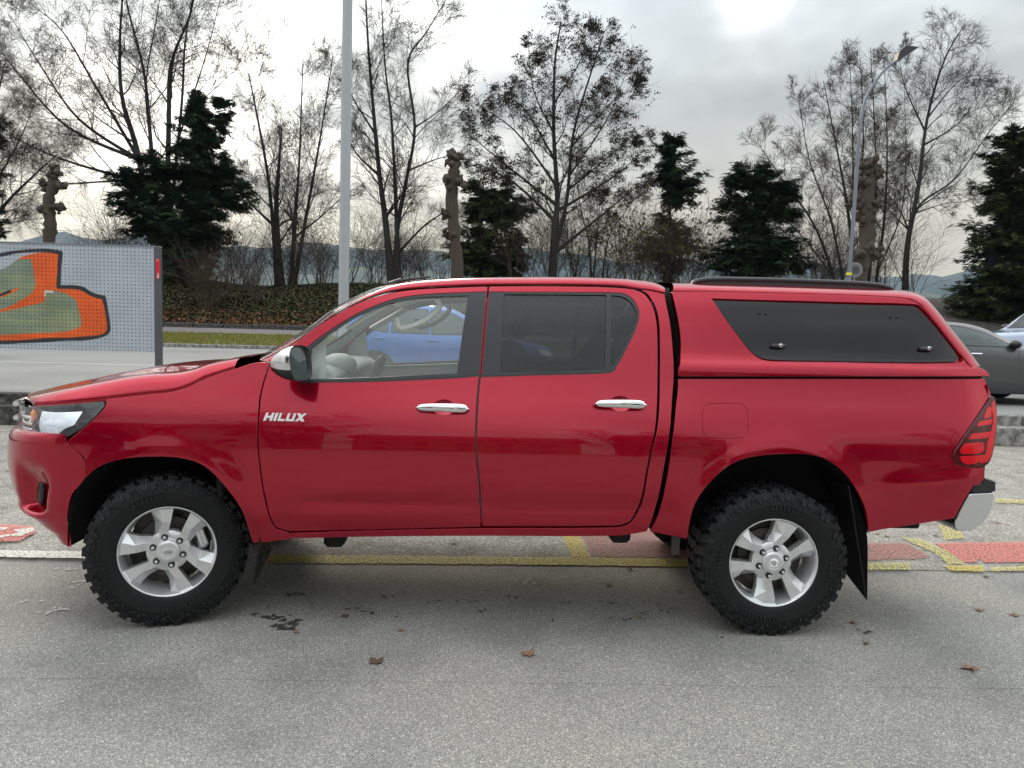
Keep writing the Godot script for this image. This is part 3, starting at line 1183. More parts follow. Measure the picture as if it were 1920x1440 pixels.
# leaves still hanging on a tree, in small loose clumps at the twig ends
func hang_leaves(t: Node3D, spots: Array, share: float, size: float, material: Material, called := "leaves") -> void:
	var clump := MB.new()
	clump.tinted = true
	for k in 6:
		var b := Basis.from_euler(Vector3(rng.randf_range(0.4, 2.2), rng.randf() * TAU, rng.randf_range(-0.5, 0.5)))
		var at := Vector3(rng.randfn(0, 0.06), rng.randfn(0, 0.05), rng.randfn(0, 0.06))
		clump.tint = Color(1, 1, 1) * rng.randf_range(0.6, 1.5)
		clump.face([at, at + b * Vector3(0.035, 0, 0.05), at + b * Vector3(0, 0, 0.12), at + b * Vector3(-0.035, 0, 0.05)])
	var m := MB.new()
	m.tinted = true
	for p in spots:
		if rng.randf() < share:
			m.tint = Color(1, 1, 1).lerp(Color(1.5, 1.2, 0.8), rng.randf())
			m.add(clump, Transform3D(Basis.from_euler(Vector3(rng.randf() * 0.6, rng.randf() * TAU, rng.randf() * 0.6)).scaled(Vector3.ONE * size * rng.randf_range(0.7, 1.5)), p))
	part(called, m, material, t)


var spray_shapes := []


# a short fan of needled shoots
func spray(droop: float) -> MB:
	var m := MB.new()
	m.tinted = true
	for k in 5:
		var a := (k - 2) * 0.42 + rng.randf_range(-0.14, 0.14)
		var l := rng.randf_range(0.22, 0.42) * (1.0 - absf(k - 2) * 0.12)
		var d := Vector3(sin(a), -droop * rng.randf_range(0.3, 1.3), cos(a))
		var p0 := Vector3(sin(a) * 0.03, rng.randf_range(-0.03, 0.03), -0.08)
		m.tint = Color(1, 1, 1) * rng.randf_range(0.55, 1.5)
		var o := d.cross(Vector3.UP).normalized() * 0.024
		var up := Vector3(0, rng.randf_range(0.0, 0.03), 0)
		m.face([p0, p0 + d * l * 0.55 + o + up, p0 + d * l, p0 + d * l * 0.55 - o + up], Vector3.UP)
		for s in [-1, 1]:
			var q: Vector3 = p0 + d * l * rng.randf_range(0.3, 0.6)
			var d2: Vector3 = (d + o * s * 30.0).normalized()
			m.face([q, q + d2 * 0.07 + d * 0.03, q + d2 * 0.14, q + d2 * 0.07 - d * 0.03], Vector3.UP)
	return m


# an evergreen: boughs from a trunk, filled with sprays; lobes are (x, y, half width, half height) in its own plane
func evergreen(called: String, label: String, z: float, lobes: Array, count: int, droop: float, material: Material, trunk_r: float, group := "evergreens on the bank") -> Node3D:
	var low := 1e9
	var x0 := 0.0
	for l in lobes:
		if l[1] - l[3] < low:
			low = l[1] - l[3]
			x0 = l[0]
	var foot := Vector3(x0, bank_height(x0, z), z)
	var t := thing(called, foot, label, "tree", group)
	var trunk := MB.new()
	var top := foot
	for l in lobes:
		if l[1] + l[3] * 0.7 > top.y:
			top = Vector3(l[0], l[1] + l[3] * 0.7, z)
	var stem := []
	var sr := []
	for k in 9:
		stem.append(foot.lerp(top, k / 8.0) + Vector3(rng.randf_range(-0.1, 0.1), -0.15 if k == 0 else 0.0, rng.randf_range(-0.1, 0.1)))
		sr.append(lerpf(trunk_r, 0.03, k / 8.0))
	trunk.tube(stem, sr, 8, true)
	if spray_shapes.is_empty():
		for k in 5:
			spray_shapes.append(spray(0.15 + 0.1 * k))
	var crown := MB.new()
	crown.tinted = true
	var total := 0.0
	for l in lobes:
		total += l[2] * l[3]
	for l in lobes:
		var n := int(count * l[2] * l[3] / total)
		var c := Vector3(l[0], l[1], z + rng.randf_range(-0.4, 0.4))
		var depth: float = minf(l[2], l[3]) * 1.05
		for b in maxi(6, n / 6):
			# each bough leaves the trunk and carries its own sprays
			var dir := Vector3(rng.randfn(), rng.randfn() * 0.8, rng.randfn()).normalized()
			var reach := pow(rng.randf(), 0.30) * rng.randf_range(0.86, 1.12)
			var tip := c + Vector3(dir.x * l[2], dir.y * l[3], dir.z * depth) * reach
			var from := Vector3(lerpf(c.x, x0, 0.25), clampf(lerpf(c.y, tip.y, 0.6) - 0.3 + droop * 0.3, foot.y + 0.4, top.y), z)
			if rng.randf() < 0.5:
				trunk.tube([from, from.lerp(tip, 0.55) + Vector3(0, 0.12, 0), tip], [0.045, 0.028, 0.008], 4)
			var out := (tip - from)
			out.y = out.y * 0.8 + 0.25 * (0.7 - droop) * out.length()
			out = out.normalized()
			for k in 30:
				var f := 1.0 - pow(rng.randf(), 1.4) * 0.75
				var at := from.lerp(tip, f) + Vector3(rng.randfn(0, 0.16), rng.randfn(0, 0.10) - droop * 0.25 * rng.randf(), rng.randfn(0, 0.16)) * (0.5 + depth * 0.22)
				var d := (out + Vector3(rng.randfn(0, 0.55), rng.randfn(0, 0.4) - droop * 0.3, rng.randfn(0, 0.55))).normalized()
				var bs := Basis.looking_at(-d, Vector3.UP)
				crown.tint = Color(1, 1, 1).lerp(Color(1.5, 1.25, 0.7), pow(rng.randf(), 3.0)) * rng.randf_range(0.55, 1.5)
				crown.add(spray_shapes[rng.randi() % 5], Transform3D(bs.scaled(Vector3.ONE * (rng.randf_range(0.65, 1.2) if k > 7 else rng.randf_range(1.3, 2.0))), at))
	part("trunk", trunk, mat.bark, t)
	part("crown", crown, material, t)
	return t


func lobes_of(a: Array) -> Array:      # (left, top, right, bottom) corners, as x, y pairs
	var out := []
	for k in a.size() / 4:
		out.append([(a[k * 4] + a[k * 4 + 2]) / 2, (a[k * 4 + 1] + a[k * 4 + 3]) / 2, absf(a[k * 4 + 2] - a[k * 4]) / 2, absf(a[k * 4 + 1] - a[k * 4 + 3]) / 2])
	return out


# a pollarded plane: a thick stem with knuckles where the shoots are cut back each year
func pollard(label: String, z: float, line: Array, r: float, knobs: Array) -> void:
	var q := pv(line)
	var foot := Vector3(q[0].x, ROAD + 0.42, z)
	var t := thing("pollarded_tree", foot, label, "tree", "pollarded planes along the path")
	var m := MB.new()
	var pts := [foot + Vector3(0, -0.15, 0)]
	for p in q.slice(1):
		pts.append(Vector3(p.x + rng.randf_range(-0.04, 0.04), p.y, z + rng.randf_range(-0.05, 0.05)))
	var l := spline(pts, 6)
	var rr := []
	for k in l.size():
		var f := float(k) / (l.size() - 1)
		rr.append(lerpf(r * 1.25, r * 0.78, pow(f, 0.6)) * (1.0 + 0.14 * sin(k * 1.7) + rng.randf_range(-0.08, 0.08)))
	m.tube(l, rr, 22, true)
	knurl(m, r * 0.22, 3.2 / r)
	part("trunk", m, mat.bark_warm, t)
	var kp := pv(knobs)
	m = MB.new()
	for p in kp:
		for s in 16:
			var o := Vector3(rng.randfn(0, 1), rng.randfn(0, 0.8), rng.randfn(0, 1)) * r * 0.5
			m.ball(Vector3(p.x, p.y, z) + o, Vector3.ONE * r * rng.randf_range(0.26, 0.6), 10)
		for s in 3:
			var o := Vector3(rng.randfn(0, 1), rng.randf_range(0, 0.6), rng.randfn(0, 1)).normalized() * r
			m.tube([Vector3(p.x, p.y, z) + o * 0.5, Vector3(p.x, p.y, z) + o * 1.0], [r * 0.16, r * 0.10], 6, true)
	knurl(m, r * 0.30, 5.0 / r)
	part("crown", m, mat.bark_warm, t)


# roughens a surface into bark and burrs
func knurl(m: MB, by: float, freq: float) -> void:
	var n := FastNoiseLite.new()
	n.seed = 77
	n.frequency = freq * 0.25
	n.fractal_octaves = 3
	for k in m.v.size():
		m.v[k] += m.n[k] * n.get_noise_3dv(m.v[k]) * by * 1.8


# a bush of thin bare stems rising from one foot
func shrub(z: float, x: float, h: float, n: int, fine: String, label: String, group: String, leafy := 0.0) -> void:
	var foot := Vector3(x, bank_height(x, z), z)
	var t := thing("shrub", foot, label, "shrub", group)
	var m := MB.new()
	var w := MB.new()
	var tips := []
	for k in n:
		var a := rng.randf() * TAU
		grow(w, m, foot + Vector3(rng.randfn(0, 0.2), -0.05, rng.randfn(0, 0.2)), Vector3(cos(a) * 0.4, 1.0, sin(a) * 0.3), h * rng.randf_range(0.6, 1.0), 0.022, 1 if h < 3.2 else 2, 0.03, tips)
	if w.v.size():
		m.add(w, Transform3D())
	part("stems", m, mat[fine], t)
	if leafy > 0.0:
		hang_leaves(t, tips, leafy, 1.0, mat.olive_leaf)


func build_trees() -> void:
	var z := -46.0
	bare_tree("bare_tree", "tall bare tree with fanned stems rising behind the big dark yew", -49.0, [
		[-22.015, 4.932, -23.282, 11.914, -24.416, 16.015, -24.471, 20.103, -24.082, 24.159], [-21.834, 5.646, -22.472, 12.982, -22.882, 17.441, -23.838, 21.48, -24.415, 24.814], [-22.475, 12.635, -22.681, 16.764, -21.881, 21.559, -21.517, 24.267], [-21.655, 6.005, -21.418, 14.402, -21.286, 18.184, -19.988, 21.634, -19.63, 24.346], [-20.775, 6.031, -20.544, 15.123, -20.344, 19.584, -19.74, 22.995, -19.455, 25.024], [-20.38, 13.4, -19.139, 18.265, -18.263, 21.364, -17.74, 23.752],
		[-23.533, 11.21, -27.129, 14.373, -29.642, 17.869, -31.452, 20.839], [-23.707, 11.204, -27.828, 13.833, -30.852, 17.144, -32.834, 19.776], [-23.63, 11.902, -25.895, 16.304, -28.067, 19.962, -30.079, 21.566], [-19.85, 14.803, -17.056, 18.001, -14.622, 20.488], [-23.715, 10.508, -28.208, 11.749, -31.962, 13.345], [-24.067, 10.147, -28.928, 10.164, -32.373, 10.399]], 0.34, 1.0, 15, "twig")
	bare_tree("bare_tree", "bare tree with two close trunks and a cut stub, left of the near lamp post", z, [
		[-13.155, 4.118, -13.504, 8.297, -13.315, 11.617, -13.189, 13.757], [-12.583, 4.134, -12.331, 7.667, -12.05, 11.659, -11.818, 17.553], [-12.415, 4.307, -11.597, 8.357, -10.796, 13.348, -10.105, 18.266], [-13.424, 4.279, -13.942, 9.944, -14.779, 14.844, -15.176, 16.779], [-12.227, 7.001, -10.424, 8.393, -9.094, 9.768], [-13.602, 7.628, -15.105, 8.912, -16.102, 10.535]], 0.32, 0.9, 15, "twig")
	bare_tree("bare_tree", "tall bare tree with three upright trunks, right of the near lamp post", -45.0, [
		[-6.035, 4.094, -6.414, 7.39, -6.887, 10.647, -7.334, 14.834, -7.707, 18.65, -7.914, 22.424], [-5.602, 4.106, -5.746, 7.081, -5.875, 9.047, -6.176, 13.91, -6.65, 17.419, -6.937, 21.837], [-5.807, 4.433, -5.751, 7.41, -5.234, 10.375, -4.76, 13.637, -5.248, 17.472, -4.138, 19.423, -3.031, 21.208], [-4.825, 13.635, -3.07, 14.826, -1.298, 16.659], [-5.31, 11.024, -3.341, 11.741, -1.695, 12.122], [-5.898, 6.086, -3.932, 7.795, -2.29, 8.832], [-7.318, 13.548, -8.647, 15.428, -9.316, 17.318], [-6.784, 10.325, -8.282, 11.899, -8.95, 13.169]], 0.32, 0.95, 15, "twig")
	bare_tree("leafy_tree", "dark tree that keeps withered leaves, rising above the truck's rear door", -44.0, [
		[3.941, 4.319, 4.007, 7.584, 4.112, 9.53, 3.766, 13.366, 3.707, 17.48, 4.02, 19.936], [4.311, 6.292, 4.681, 9.225, 4.974, 13.408, 5.989, 17.251, 6.573, 19.16], [4.063, 7.91, 1.47, 10.25, -1.004, 11.449], [4.06, 10.173, 1.386, 13.443, -1.247, 15.092], [4.685, 11.158, 7.067, 14.438, 8.316, 17.812], [4.519, 10.188, 7.152, 12.043, 9.215, 14.035], [4.255, 5.964, 6.624, 8.314, 9.188, 10.5], [4.004, 13.056, 2.457, 15.858, 2.054, 18.672], [3.88, 11.773, 1.834, 14.887, 0.199, 15.46], [4.831, 12.765, 7.359, 15.403, 8.807, 16.09], [4.271, 14.974, 5.318, 17.856, 5.423, 19.585], [4.175, 8.562, 6.88, 10.425, 8.803, 11.938], [4.089, 9.206, 0.952, 11.355, -1.367, 13.188]], 0.34, 0.8, 11, "twig", "bare trees on the bank")
	hang_leaves(get_child(get_child_count() - 1), leaf_spots, 0.13, 0.85, mat.dry_leaf)
	bare_tree("bare_tree", "broad bare tree of many upright stems behind the curved street lamp", -47.0, [
		[24.704, 5.067, 23.708, 9.601, 22.747, 13.726, 21.603, 18.127], [23.981, 5.046, 22.673, 8.871, 21.007, 12.978, 20.071, 17.052], [24.321, 5.409, 24.025, 10.307, 23.555, 15.128, 23.133, 19.202], [25.247, 5.082, 25.504, 9.657, 25.201, 14.498, 24.485, 20.268], [25.79, 5.097, 26.224, 9.679, 26.094, 14.529, 25.59, 19.633], [23.599, 5.389, 21.618, 8.49, 18.931, 11.875, 17.407, 13.887], [24.863, 5.425, 24.606, 9.629, 24.395, 14.814, 23.997, 19.573], [26.13, 5.46, 27.305, 9.713, 27.391, 13.884, 26.898, 18.664], [23.238, 5.379, 20.94, 7.77, 18.684, 9.792, 16.98, 11.811]], 0.2, 0.7, 15, "twig_warm")
	bare_tree("bare_tree", "bare tree with long low limbs, between the street lamp and the right-hand evergreen", -44.0, [
		[26.27, 3.944, 26.222, 7.269, 26.661, 10.904, 27.052, 15.146, 27.917, 18.714, 29.01, 20.828], [26.176, 6.937, 26.84, 9.762, 28.935, 11.469, 31.086, 14.64, 32.489, 16.31], [26.225, 8.261, 24.626, 9.856, 23.51, 11.455], [26.533, 9.259, 28.699, 9.985, 31.081, 10.126], [27.028, 14.498, 25.511, 17.022, 25.031, 19.242], [27.131, 15.472, 28.847, 17.466, 30.508, 17.849], [26.947, 13.197, 29.031, 14.892, 30.556, 17.208]], 0.27, 0.9, 15, "twig")
	bare_tree("bare_tree", "bare tree at the picture's left edge, partly out of view", -47.0, [
		[-33.302, 3.778, -32.516, 8.518, -31.748, 12.865, -30.661, 17.172], [-33.285, 4.456, -31.204, 7.889, -29.159, 10.296, -27.473, 11.685], [-33.1, 5.138, -31.497, 9.553, -29.774, 12.602, -28.729, 15.279], [-33.24, 6.146, -30.887, 7.227, -28.212, 7.646]], 0.28, 0.9, 14, "twig_warm")
	bare_tree("bare_tree", "thin bare tree in the gap behind the leafy tree and the small evergreen", -52.0, [
		[7.54, 4.476, 7.243, 7.527, 6.589, 9.784, 6.119, 12.407], [8.122, 4.493, 8.582, 7.947, 9.672, 9.88, 10.386, 11.416], [7.514, 5.243, 7.796, 8.304, 7.91, 10.581]], 0.14, 0.7, 10, "twig_warm")
	evergreen("yew_tree", "large dark yew behind the painted board, broadest evergreen in the row", -43.0, lobes_of(
		[-18.838, 14.478, -15.608, 10.599, -21.036, 9.802, -15.147, 4.044, -22.578, 9.751, -18.585, 6.147, -22.093, 11.612, -18.258, 8.653, -19.468, 12.623, -15.144, 7.816, -18.217, 15.413, -16.539, 11.186, -16.372, 15.025, -15.14, 12.466, -16.383, 11.5, -14.206, 9.093, -15.765, 9.975, -13.578, 7.865, -19.818, 7.671, -15.778, 3.394, -22.873, 10.665, -20.749, 7.642, -17.934, 11.139, -14.518, 7.21]), 3000, 0.45, mat.needles, 0.35)
	evergreen("evergreen_tree", "sparse drooping evergreen beside the middle pollarded trunk", -45.0, lobes_of(
		[-2.005, 11.134, 1.067, 7.948, -2.948, 8.483, 1.506, 3.971, -0.671, 10.851, 2.76, 7.338, 0.398, 7.928, 2.845, 4.343]), 1100, 0.9, mat.needles_olive, 0.2)
	evergreen("evergreen_tree", "narrow evergreen with a dark pointed top above the canopy's front edge", -47.0, lobes_of(
		[10.515, 14.502, 12.917, 11.678, 10.038, 13.294, 14.261, 9.306, 9.807, 10.202, 13.948, 4.414, 11.207, 14.696, 12.506, 13.036]), 1000, 0.6, mat.needles, 0.22)
	evergreen("evergreen_tree", "rounded dark green evergreen above the canopy window", -42.5, lobes_of(
		[14.274, 12.118, 17.342, 9.074, 13.061, 10.512, 18.747, 7.212, 12.502, 8.607, 19.89, 4.362, 13.646, 11.785, 15.349, 9.958, 16.595, 10.942, 18.694, 8.165]), 1900, 0.4, mat.needles, 0.3)
	evergreen("evergreen_tree", "tall evergreen at the picture's right edge above the grey car", -40.0, lobes_of(
		[28.13, 13.981, 31.83, 10.665, 27.34, 12.017, 32.995, 7.975, 26.598, 9.291, 33.856, 5.246, 26.122, 7.159, 34.726, 2.488, 26.156, 4.416, 30.605, 2.07, 29.696, 13.887, 31.372, 12.453]), 2600, 0.45, mat.needles_olive, 0.35)
	evergreen("evergreen_tree", "dark evergreen cut off by the picture's left edge", -46.0, lobes_of(
		[-32.697, 14.201, -30.031, 11.056, -33.403, 11.916, -29.862, 8.445, -33.799, 9.301, -30.328, 5.13]), 700, 0.5, mat.needles, 0.25)
	pollard("knobbly pollarded trunk showing above the painted board", -31.0, [-19.473, 0.834, -19.355, 4.694, -19.248, 5.507, -19.369, 6.425, -19.127, 7.122, -19.188, 7.578], 0.24, [-19.118, 7.626, -19.493, 7.11, -18.829, 7.2, -19.42, 6.147, -18.961, 6.208, -19.116, 7.763])
	pollard("knobbly pollarded trunk with a hooked top above the front door", -31.0, [-1.268, 0.825, -1.424, 3.69, -1.658, 5.812, -1.734, 7.217, -1.663, 8.386, -1.72, 8.849], 0.27, [-1.724, 9.035, -1.866, 7.914, -1.415, 7.812, -1.957, 6.507, -1.701, 5.575, -1.72, 8.849])
	pollard("knobbly pollarded trunk beside the curved street lamp pole", -28.0, [15.61, 1.315, 15.401, 3.981, 15.7, 5.752, 15.484, 7.058, 15.641, 8.15, 15.525, 8.58], 0.30, [15.477, 8.622, 15.161, 7.918, 15.814, 8.264, 15.632, 6.844, 15.124, 7.046, 15.725, 6.804, 15.56, 5.089, 15.348, 4.862, 16.019, 4.992, 15.261, 4.419, 15.518, 6.513])
	# undergrowth along the crest
	for k in 72:
		var x := -26.0 + k * 0.74 + rng.randf_range(-0.4, 0.4)
		shrub(rng.randf_range(-49, -43), x, rng.randf_range(2.2, 5.4), rng.randi_range(8, 14), "twig_warm" if k % 3 else "twig", "thin bare shrub in the undergrowth along the crest of the bank", "bare shrubs along the crest")
	shrub(-38.4, -15.1, 3.2, 26, "twig_warm", "pale bare shrub low on the bank below the dark yew", "shrubs on the bank")
	shrub(-39.6, -12.7, 3.0, 14, "twig_warm", "small bare shrub on the bank below the twin-trunked tree", "shrubs on the bank")
	for q in [8.681, 6.421, 10.97, 7.47, 12.345, 6.529, 9.78, 8.086].size() / 2:
		var a := [8.681, 6.421, 10.97, 7.47, 12.345, 6.529, 9.78, 8.086]
		shrub(-44.0 + q * 0.3, a[q * 2], 5.0, 7, "twig_warm", "olive-leaved tall shrub in front of the narrow pointed evergreen", "olive shrubs", 0.30)


# ---------------------------------------------------------------- poles, board
func build_poles() -> void:
	var t := thing("lamp_post", Vector3(-2.36, ROAD, -8.3), "thick pale grey lamp post rising behind the truck's windscreen", "lamp post")
	var m := MB.new()
	m.tube([Vector3(-2.355, ROAD, -8.3), Vector3(-2.36, 1.8, -8.3), Vector3(-2.345, 6.4, -8.3), Vector3(-2.33, 9.5, -8.3)], [0.086, 0.080, 0.076, 0.07], 24, true)
	part("pole", m, mat.pole_grey, t)
	m = MB.new()
	m.lathe([Vector2(0.0, 0.06), Vector2(0.12, 0.06), Vector2(0.16, 0.03), Vector2(0.16, 0.0)], 24, Transform3D(Basis(Vector3.RIGHT, -PI / 2), Vector3(-2.355, ROAD, -8.3)))
	part("base_plate", m, mat.post_grey, t)
	m = MB.new()
	m.box(Vector3(-2.33, 9.55, -9.0), Vector3(0.3, 0.12, 1.5), 0.04)
	part("lamp_head", m, mat.lamp_dark, t)

	var q := pv([14.057, 2.155, 14.043, 3.819, 14.07, 5.47, 14.103, 7.719, 14.139, 9.541, 14.265, 10.55, 14.597, 11.262, 15.021, 11.816, 15.579, 12.236])
	t = thing("street_lamp", Vector3(q[0].x, ROAD, -26.8), "slim curved street lamp with a dark leaf-shaped head, right of the middle", "street lamp")
	m = MB.new()
	var pts := [Vector3(q[0].x - 0.02, ROAD, -26.0)]
	for p in q:
		pts.append(Vector3(p.x, p.y, -26.0))
	var l := spline(pts, 5)
	var r := []
	for k in l.size():
		r.append(lerpf(0.095, 0.045, pow(float(k) / (l.size() - 1), 0.8)))
	m.tube(l, r, 14, true)
	part("pole", m, mat.galvanised, t)
	var h := pv([15.338, 12.087, 15.441, 12.429, 15.7, 12.618, 16.161, 12.596, 15.821, 12.364, 15.582, 12.196])
	m = MB.new()
	var o := smooth(h, true, 0.06, 60.0)
	for s in [-1, 1]:
		var first := m.v.size()
		var idx := Geometry2D.triangulate_polygon(o)
		for p in o:
			m.vert(Vector3(p.x, p.y, -26.0 + s * 0.17), Vector3(0, 0, s))
		for k in idx.size() / 3:
			m.tri(first + idx[k * 3], first + idx[k * 3 + 1], first + idx[k * 3 + 2])
	for k in o.size():
		var a := o[k]
		var b := o[(k + 1) % o.size()]
		m.face([Vector3(a.x, a.y, -26.17), Vector3(b.x, b.y, -26.17), Vector3(b.x, b.y, -25.83), Vector3(a.x, a.y, -25.83)])
	part("lamp_head", m, mat.lamp_dark, t)
	m = MB.new()
	m.lathe([Vector2(0.102, 0.0), Vector2(0.102, 0.1)], 16, Transform3D(Basis(Vector3.RIGHT, -PI / 2), Vector3(pv([14.027, 3.901])[0].x, pv([14.027, 3.901])[0].y, -26.0)))
	part("yellow_label", m, mat.label_yellow, t)
	# round sign seen from behind
	var c := pv([14.763, 4.201])[0]
	t = thing("round_sign", Vector3(c.x, ROAD, -27.0), "round sign seen from behind at the foot of the curved street lamp", "sign")
	m = MB.new()
	m.lathe([Vector2(0.0, 0.02), Vector2(0.29, 0.02), Vector2(0.30, 0.0), Vector2(0.0, 0.0)], 24, Transform3D(Basis(), Vector3(c.x, c.y, -27.0)))
	part("disc", m, mat.sign_back, t)
	m = MB.new()
	m.tube([Vector3(c.x, ROAD + 0.1, -27.05), Vector3(c.x, c.y + 0.3, -27.05)], [0.03, 0.03], 10, true)
	part("pole", m, mat.galvanised, t)


# the perforated board with its spray-painted picture
func build_board() -> void:
	var x0 := -10.4
	var x1 := -5.262
	var y0 := 1.028
	var y1 := 2.642
	var z := -8.3
	var t := thing("notice_board", Vector3((x0 + x1) / 2, ROAD, z), "pale grey perforated board with orange and green graffiti on a dark post", "board")
	# paint film: colours by outline, in metres on the board
	var orange := smooth(pv([-8.541, 2.246, -7.587, 2.232, -7.264, 2.428, -6.983, 2.501, -6.686, 2.51, -6.718, 2.095, -6.712, 1.973, -6.39, 1.974, -6.191, 1.857, -6.046, 1.828, -6.001, 1.583, -5.979, 1.354, -6.037, 1.261, -6.322, 1.197, -7.13, 1.143, -8.575, 1.09]), true, 0.02, 45.0)
	var green1 := smooth(pv([-8.541, 2.246, -7.584, 2.362, -7.128, 2.408, -7.092, 2.247, -7.064, 2.004, -7.131, 1.88, -7.277, 1.778, -7.601, 1.614, -8.565, 1.433]), true, 0.02, 45.0)
	var green2 := smooth(pv([-8.563, 1.474, -7.602, 1.581, -7.24, 1.673, -6.941, 1.746, -6.906, 1.886, -6.793, 1.922, -6.617, 1.894, -6.457, 1.8, -6.412, 1.613, -6.382, 1.45, -6.4, 1.376, -6.643, 1.303, -7.127, 1.266, -7.61, 1.229, -8.572, 1.172]), true, 0.02, 45.0)
	var tongue := smooth(pv([-8.077, 1.772, -7.595, 1.875, -7.313, 1.964, -7.306, 1.94, -7.476, 1.846, -8.08, 1.65]), true, 0.02, 45.0)
	var lines := [[pv([-8.538, 2.342, -7.582, 2.451, -7.382, 2.497, -7.102, 2.53, -6.862, 2.537, -6.678, 2.51, -6.698, 2.299, -6.72, 1.989, -6.39, 1.982, -6.214, 1.889, -6.038, 1.844, -6, 1.665, -5.971, 1.354, -6.037, 1.27, -6.281, 1.214, -6.807, 1.176, -7.372, 1.129, -8.575, 1.065]), 0.032], [pv([-7.918, 1.736, -7.596, 1.842, -7.451, 1.903]), 0.022]]
	var per := 150.0
	var w := int((x1 - x0) * per)
	var h := int((y1 - y0) * per)
	var im := Image.create(w, h, false, Image.FORMAT_RGB8)
	var film := FastNoiseLite.new()
	film.seed = 3
	film.frequency = 0.012
	film.fractal_octaves = 4
	var streak := FastNoiseLite.new()
	streak.seed = 8
	streak.frequency = 0.02
	var pale := Color(0.43, 0.475, 0.54).linear_to_srgb()
	var col_o := Color(0.80, 0.115, 0.016).linear_to_srgb()
	var col_g := Color(0.27, 0.31, 0.17).linear_to_srgb()
	var col_g2 := Color(0.20, 0.26, 0.20).linear_to_srgb()
	var ink := Color(0.022, 0.023, 0.030).linear_to_srgb()
	var thick := []
	for l in lines:
		thick.append([smooth(l[0], false, 0.02, 50.0), l[1]])
	for py in h:
		for px in w:
			var p := Vector2(x0 + (px + 0.5) / per, y1 - (py + 0.5) / per)
			var f := film.get_noise_2d(px, py)
			var c := pale * (1.0 + f * 0.05)
			if p.x > -8.9:
				if Geometry2D.is_point_in_polygon(p, orange):
					c = col_o * (1.0 + f * 0.10)
					if Geometry2D.is_point_in_polygon(p, green2) or (Geometry2D.is_point_in_polygon(p, green1) and not Geometry2D.is_point_in_polygon(p, tongue)):
						c = (col_g if p.y < 2.15 else col_g2).lerp(col_g2, clampf(0.5 + streak.get_noise_2d(px * 0.25, py * 2.0) * 1.2, 0, 1)) * (1.0 + f * 0.12)
				for l in thick:
					var near := 9.0
					for k in l[0].size() - 1:
						if absf(l[0][k].x - p.x) < 0.08:
							near = minf(near, Geometry2D.get_closest_point_to_segment(p, l[0][k], l[0][k + 1]).distance_to(p))
					var edge: float = l[1] * (1.0 + f * 0.35)
					if near < edge:
						c = c.lerp(ink, clampf((edge - near) / 0.008, 0, 1) * 0.96)
			# punched holes, 58 mm apart
			var hx := fposmod(p.x + 0.03, 0.0585) - 0.029
			var hy := fposmod(p.y + 0.011, 0.0565) - 0.028
			if hx * hx + hy * hy < 0.0000640:
				c = Color(0.08, 0.085, 0.095)
			im.set_pixel(px, py, c)
	# peeled flake where bare metal shows
	for k in 60:
		var p := Vector2(rng.randf_range(0, 1), rng.randf_range(0, 1))
		var s := Vector2((-6.93 - x0 + p.x * 0.12) * per, (y1 - 1.93 + p.y * 0.02) * per) if p.x > 0.1 else Vector2((-6.93 - x0) * per, (y1 - 1.93 + p.y * 0.09) * per)
		im.fill_rect(Rect2i(int(s.x), int(s.y), 3, 3), Color(0.8, 0.8, 0.78))
	var bm := stuff("board_print", Color(1, 1, 1), 0.45)
	bm.albedo_texture = ImageTexture.create_from_image(im)
	var m := MB.new()
	var i0 := m.vert(Vector3(x0, y0, z), Vector3.BACK, Vector2(0, 1))
	var i1 := m.vert(Vector3(x1, y0, z), Vector3.BACK, Vector2(1, 1))
	var i2 := m.vert(Vector3(x1, y1, z), Vector3.BACK, Vector2(1, 0))
	var i3 := m.vert(Vector3(x0, y1, z), Vector3.BACK, Vector2(0, 0))
	m.quad(i0, i1, i2, i3)
	part("painted_face", m, bm, t)
	m = MB.new()
	m.box(Vector3((x0 + x1) / 2, (y0 + y1) / 2, z - 0.021), Vector3(x1 - x0, y1 - y0, 0.036), 0.003)
	part("panel", m, mat.pole_grey, t)
	m = MB.new()
	m.box(Vector3((x0 + x1) / 2, y1 + 0.006, z - 0.016), Vector3(x1 - x0 + 0.01, 0.018, 0.055), 0.003)
	part("top_edge", m, mat.galvanised, t)
	for px in [x1 + 0.045, x0 - 0.045]:
		m = MB.new()
		m.box(Vector3(px, (ROAD + y1 + 0.01) / 2, z - 0.03), Vector3(0.088, y1 + 0.01 - ROAD, 0.10), 0.006)
		part("post", m, mat.post_grey, t)
	m = MB.new()
	m.box(Vector3(x1 + 0.062, 2.31, z + 0.0225), Vector3(0.05, 0.30, 0.004), 0.0)
	var st := part("sticker", m, mat.sticker_red, t)
	for k in 4:
		m = MB.new()
		m.box(Vector3(x1 + 0.064 + 0.004 * (k % 2), 2.175 + k * 0.02, z + 0.0255), Vector3(0.034 - 0.007 * k, 0.012, 0.002))
		part("sticker_print", m, mat.sticker_white, st)
	m = MB.new()
	m.box(Vector3(x1 + 0.062, 2.44, z + 0.0255), Vector3(0.028, 0.008, 0.002))
	part("sticker_print", m, mat.sticker_white, st)


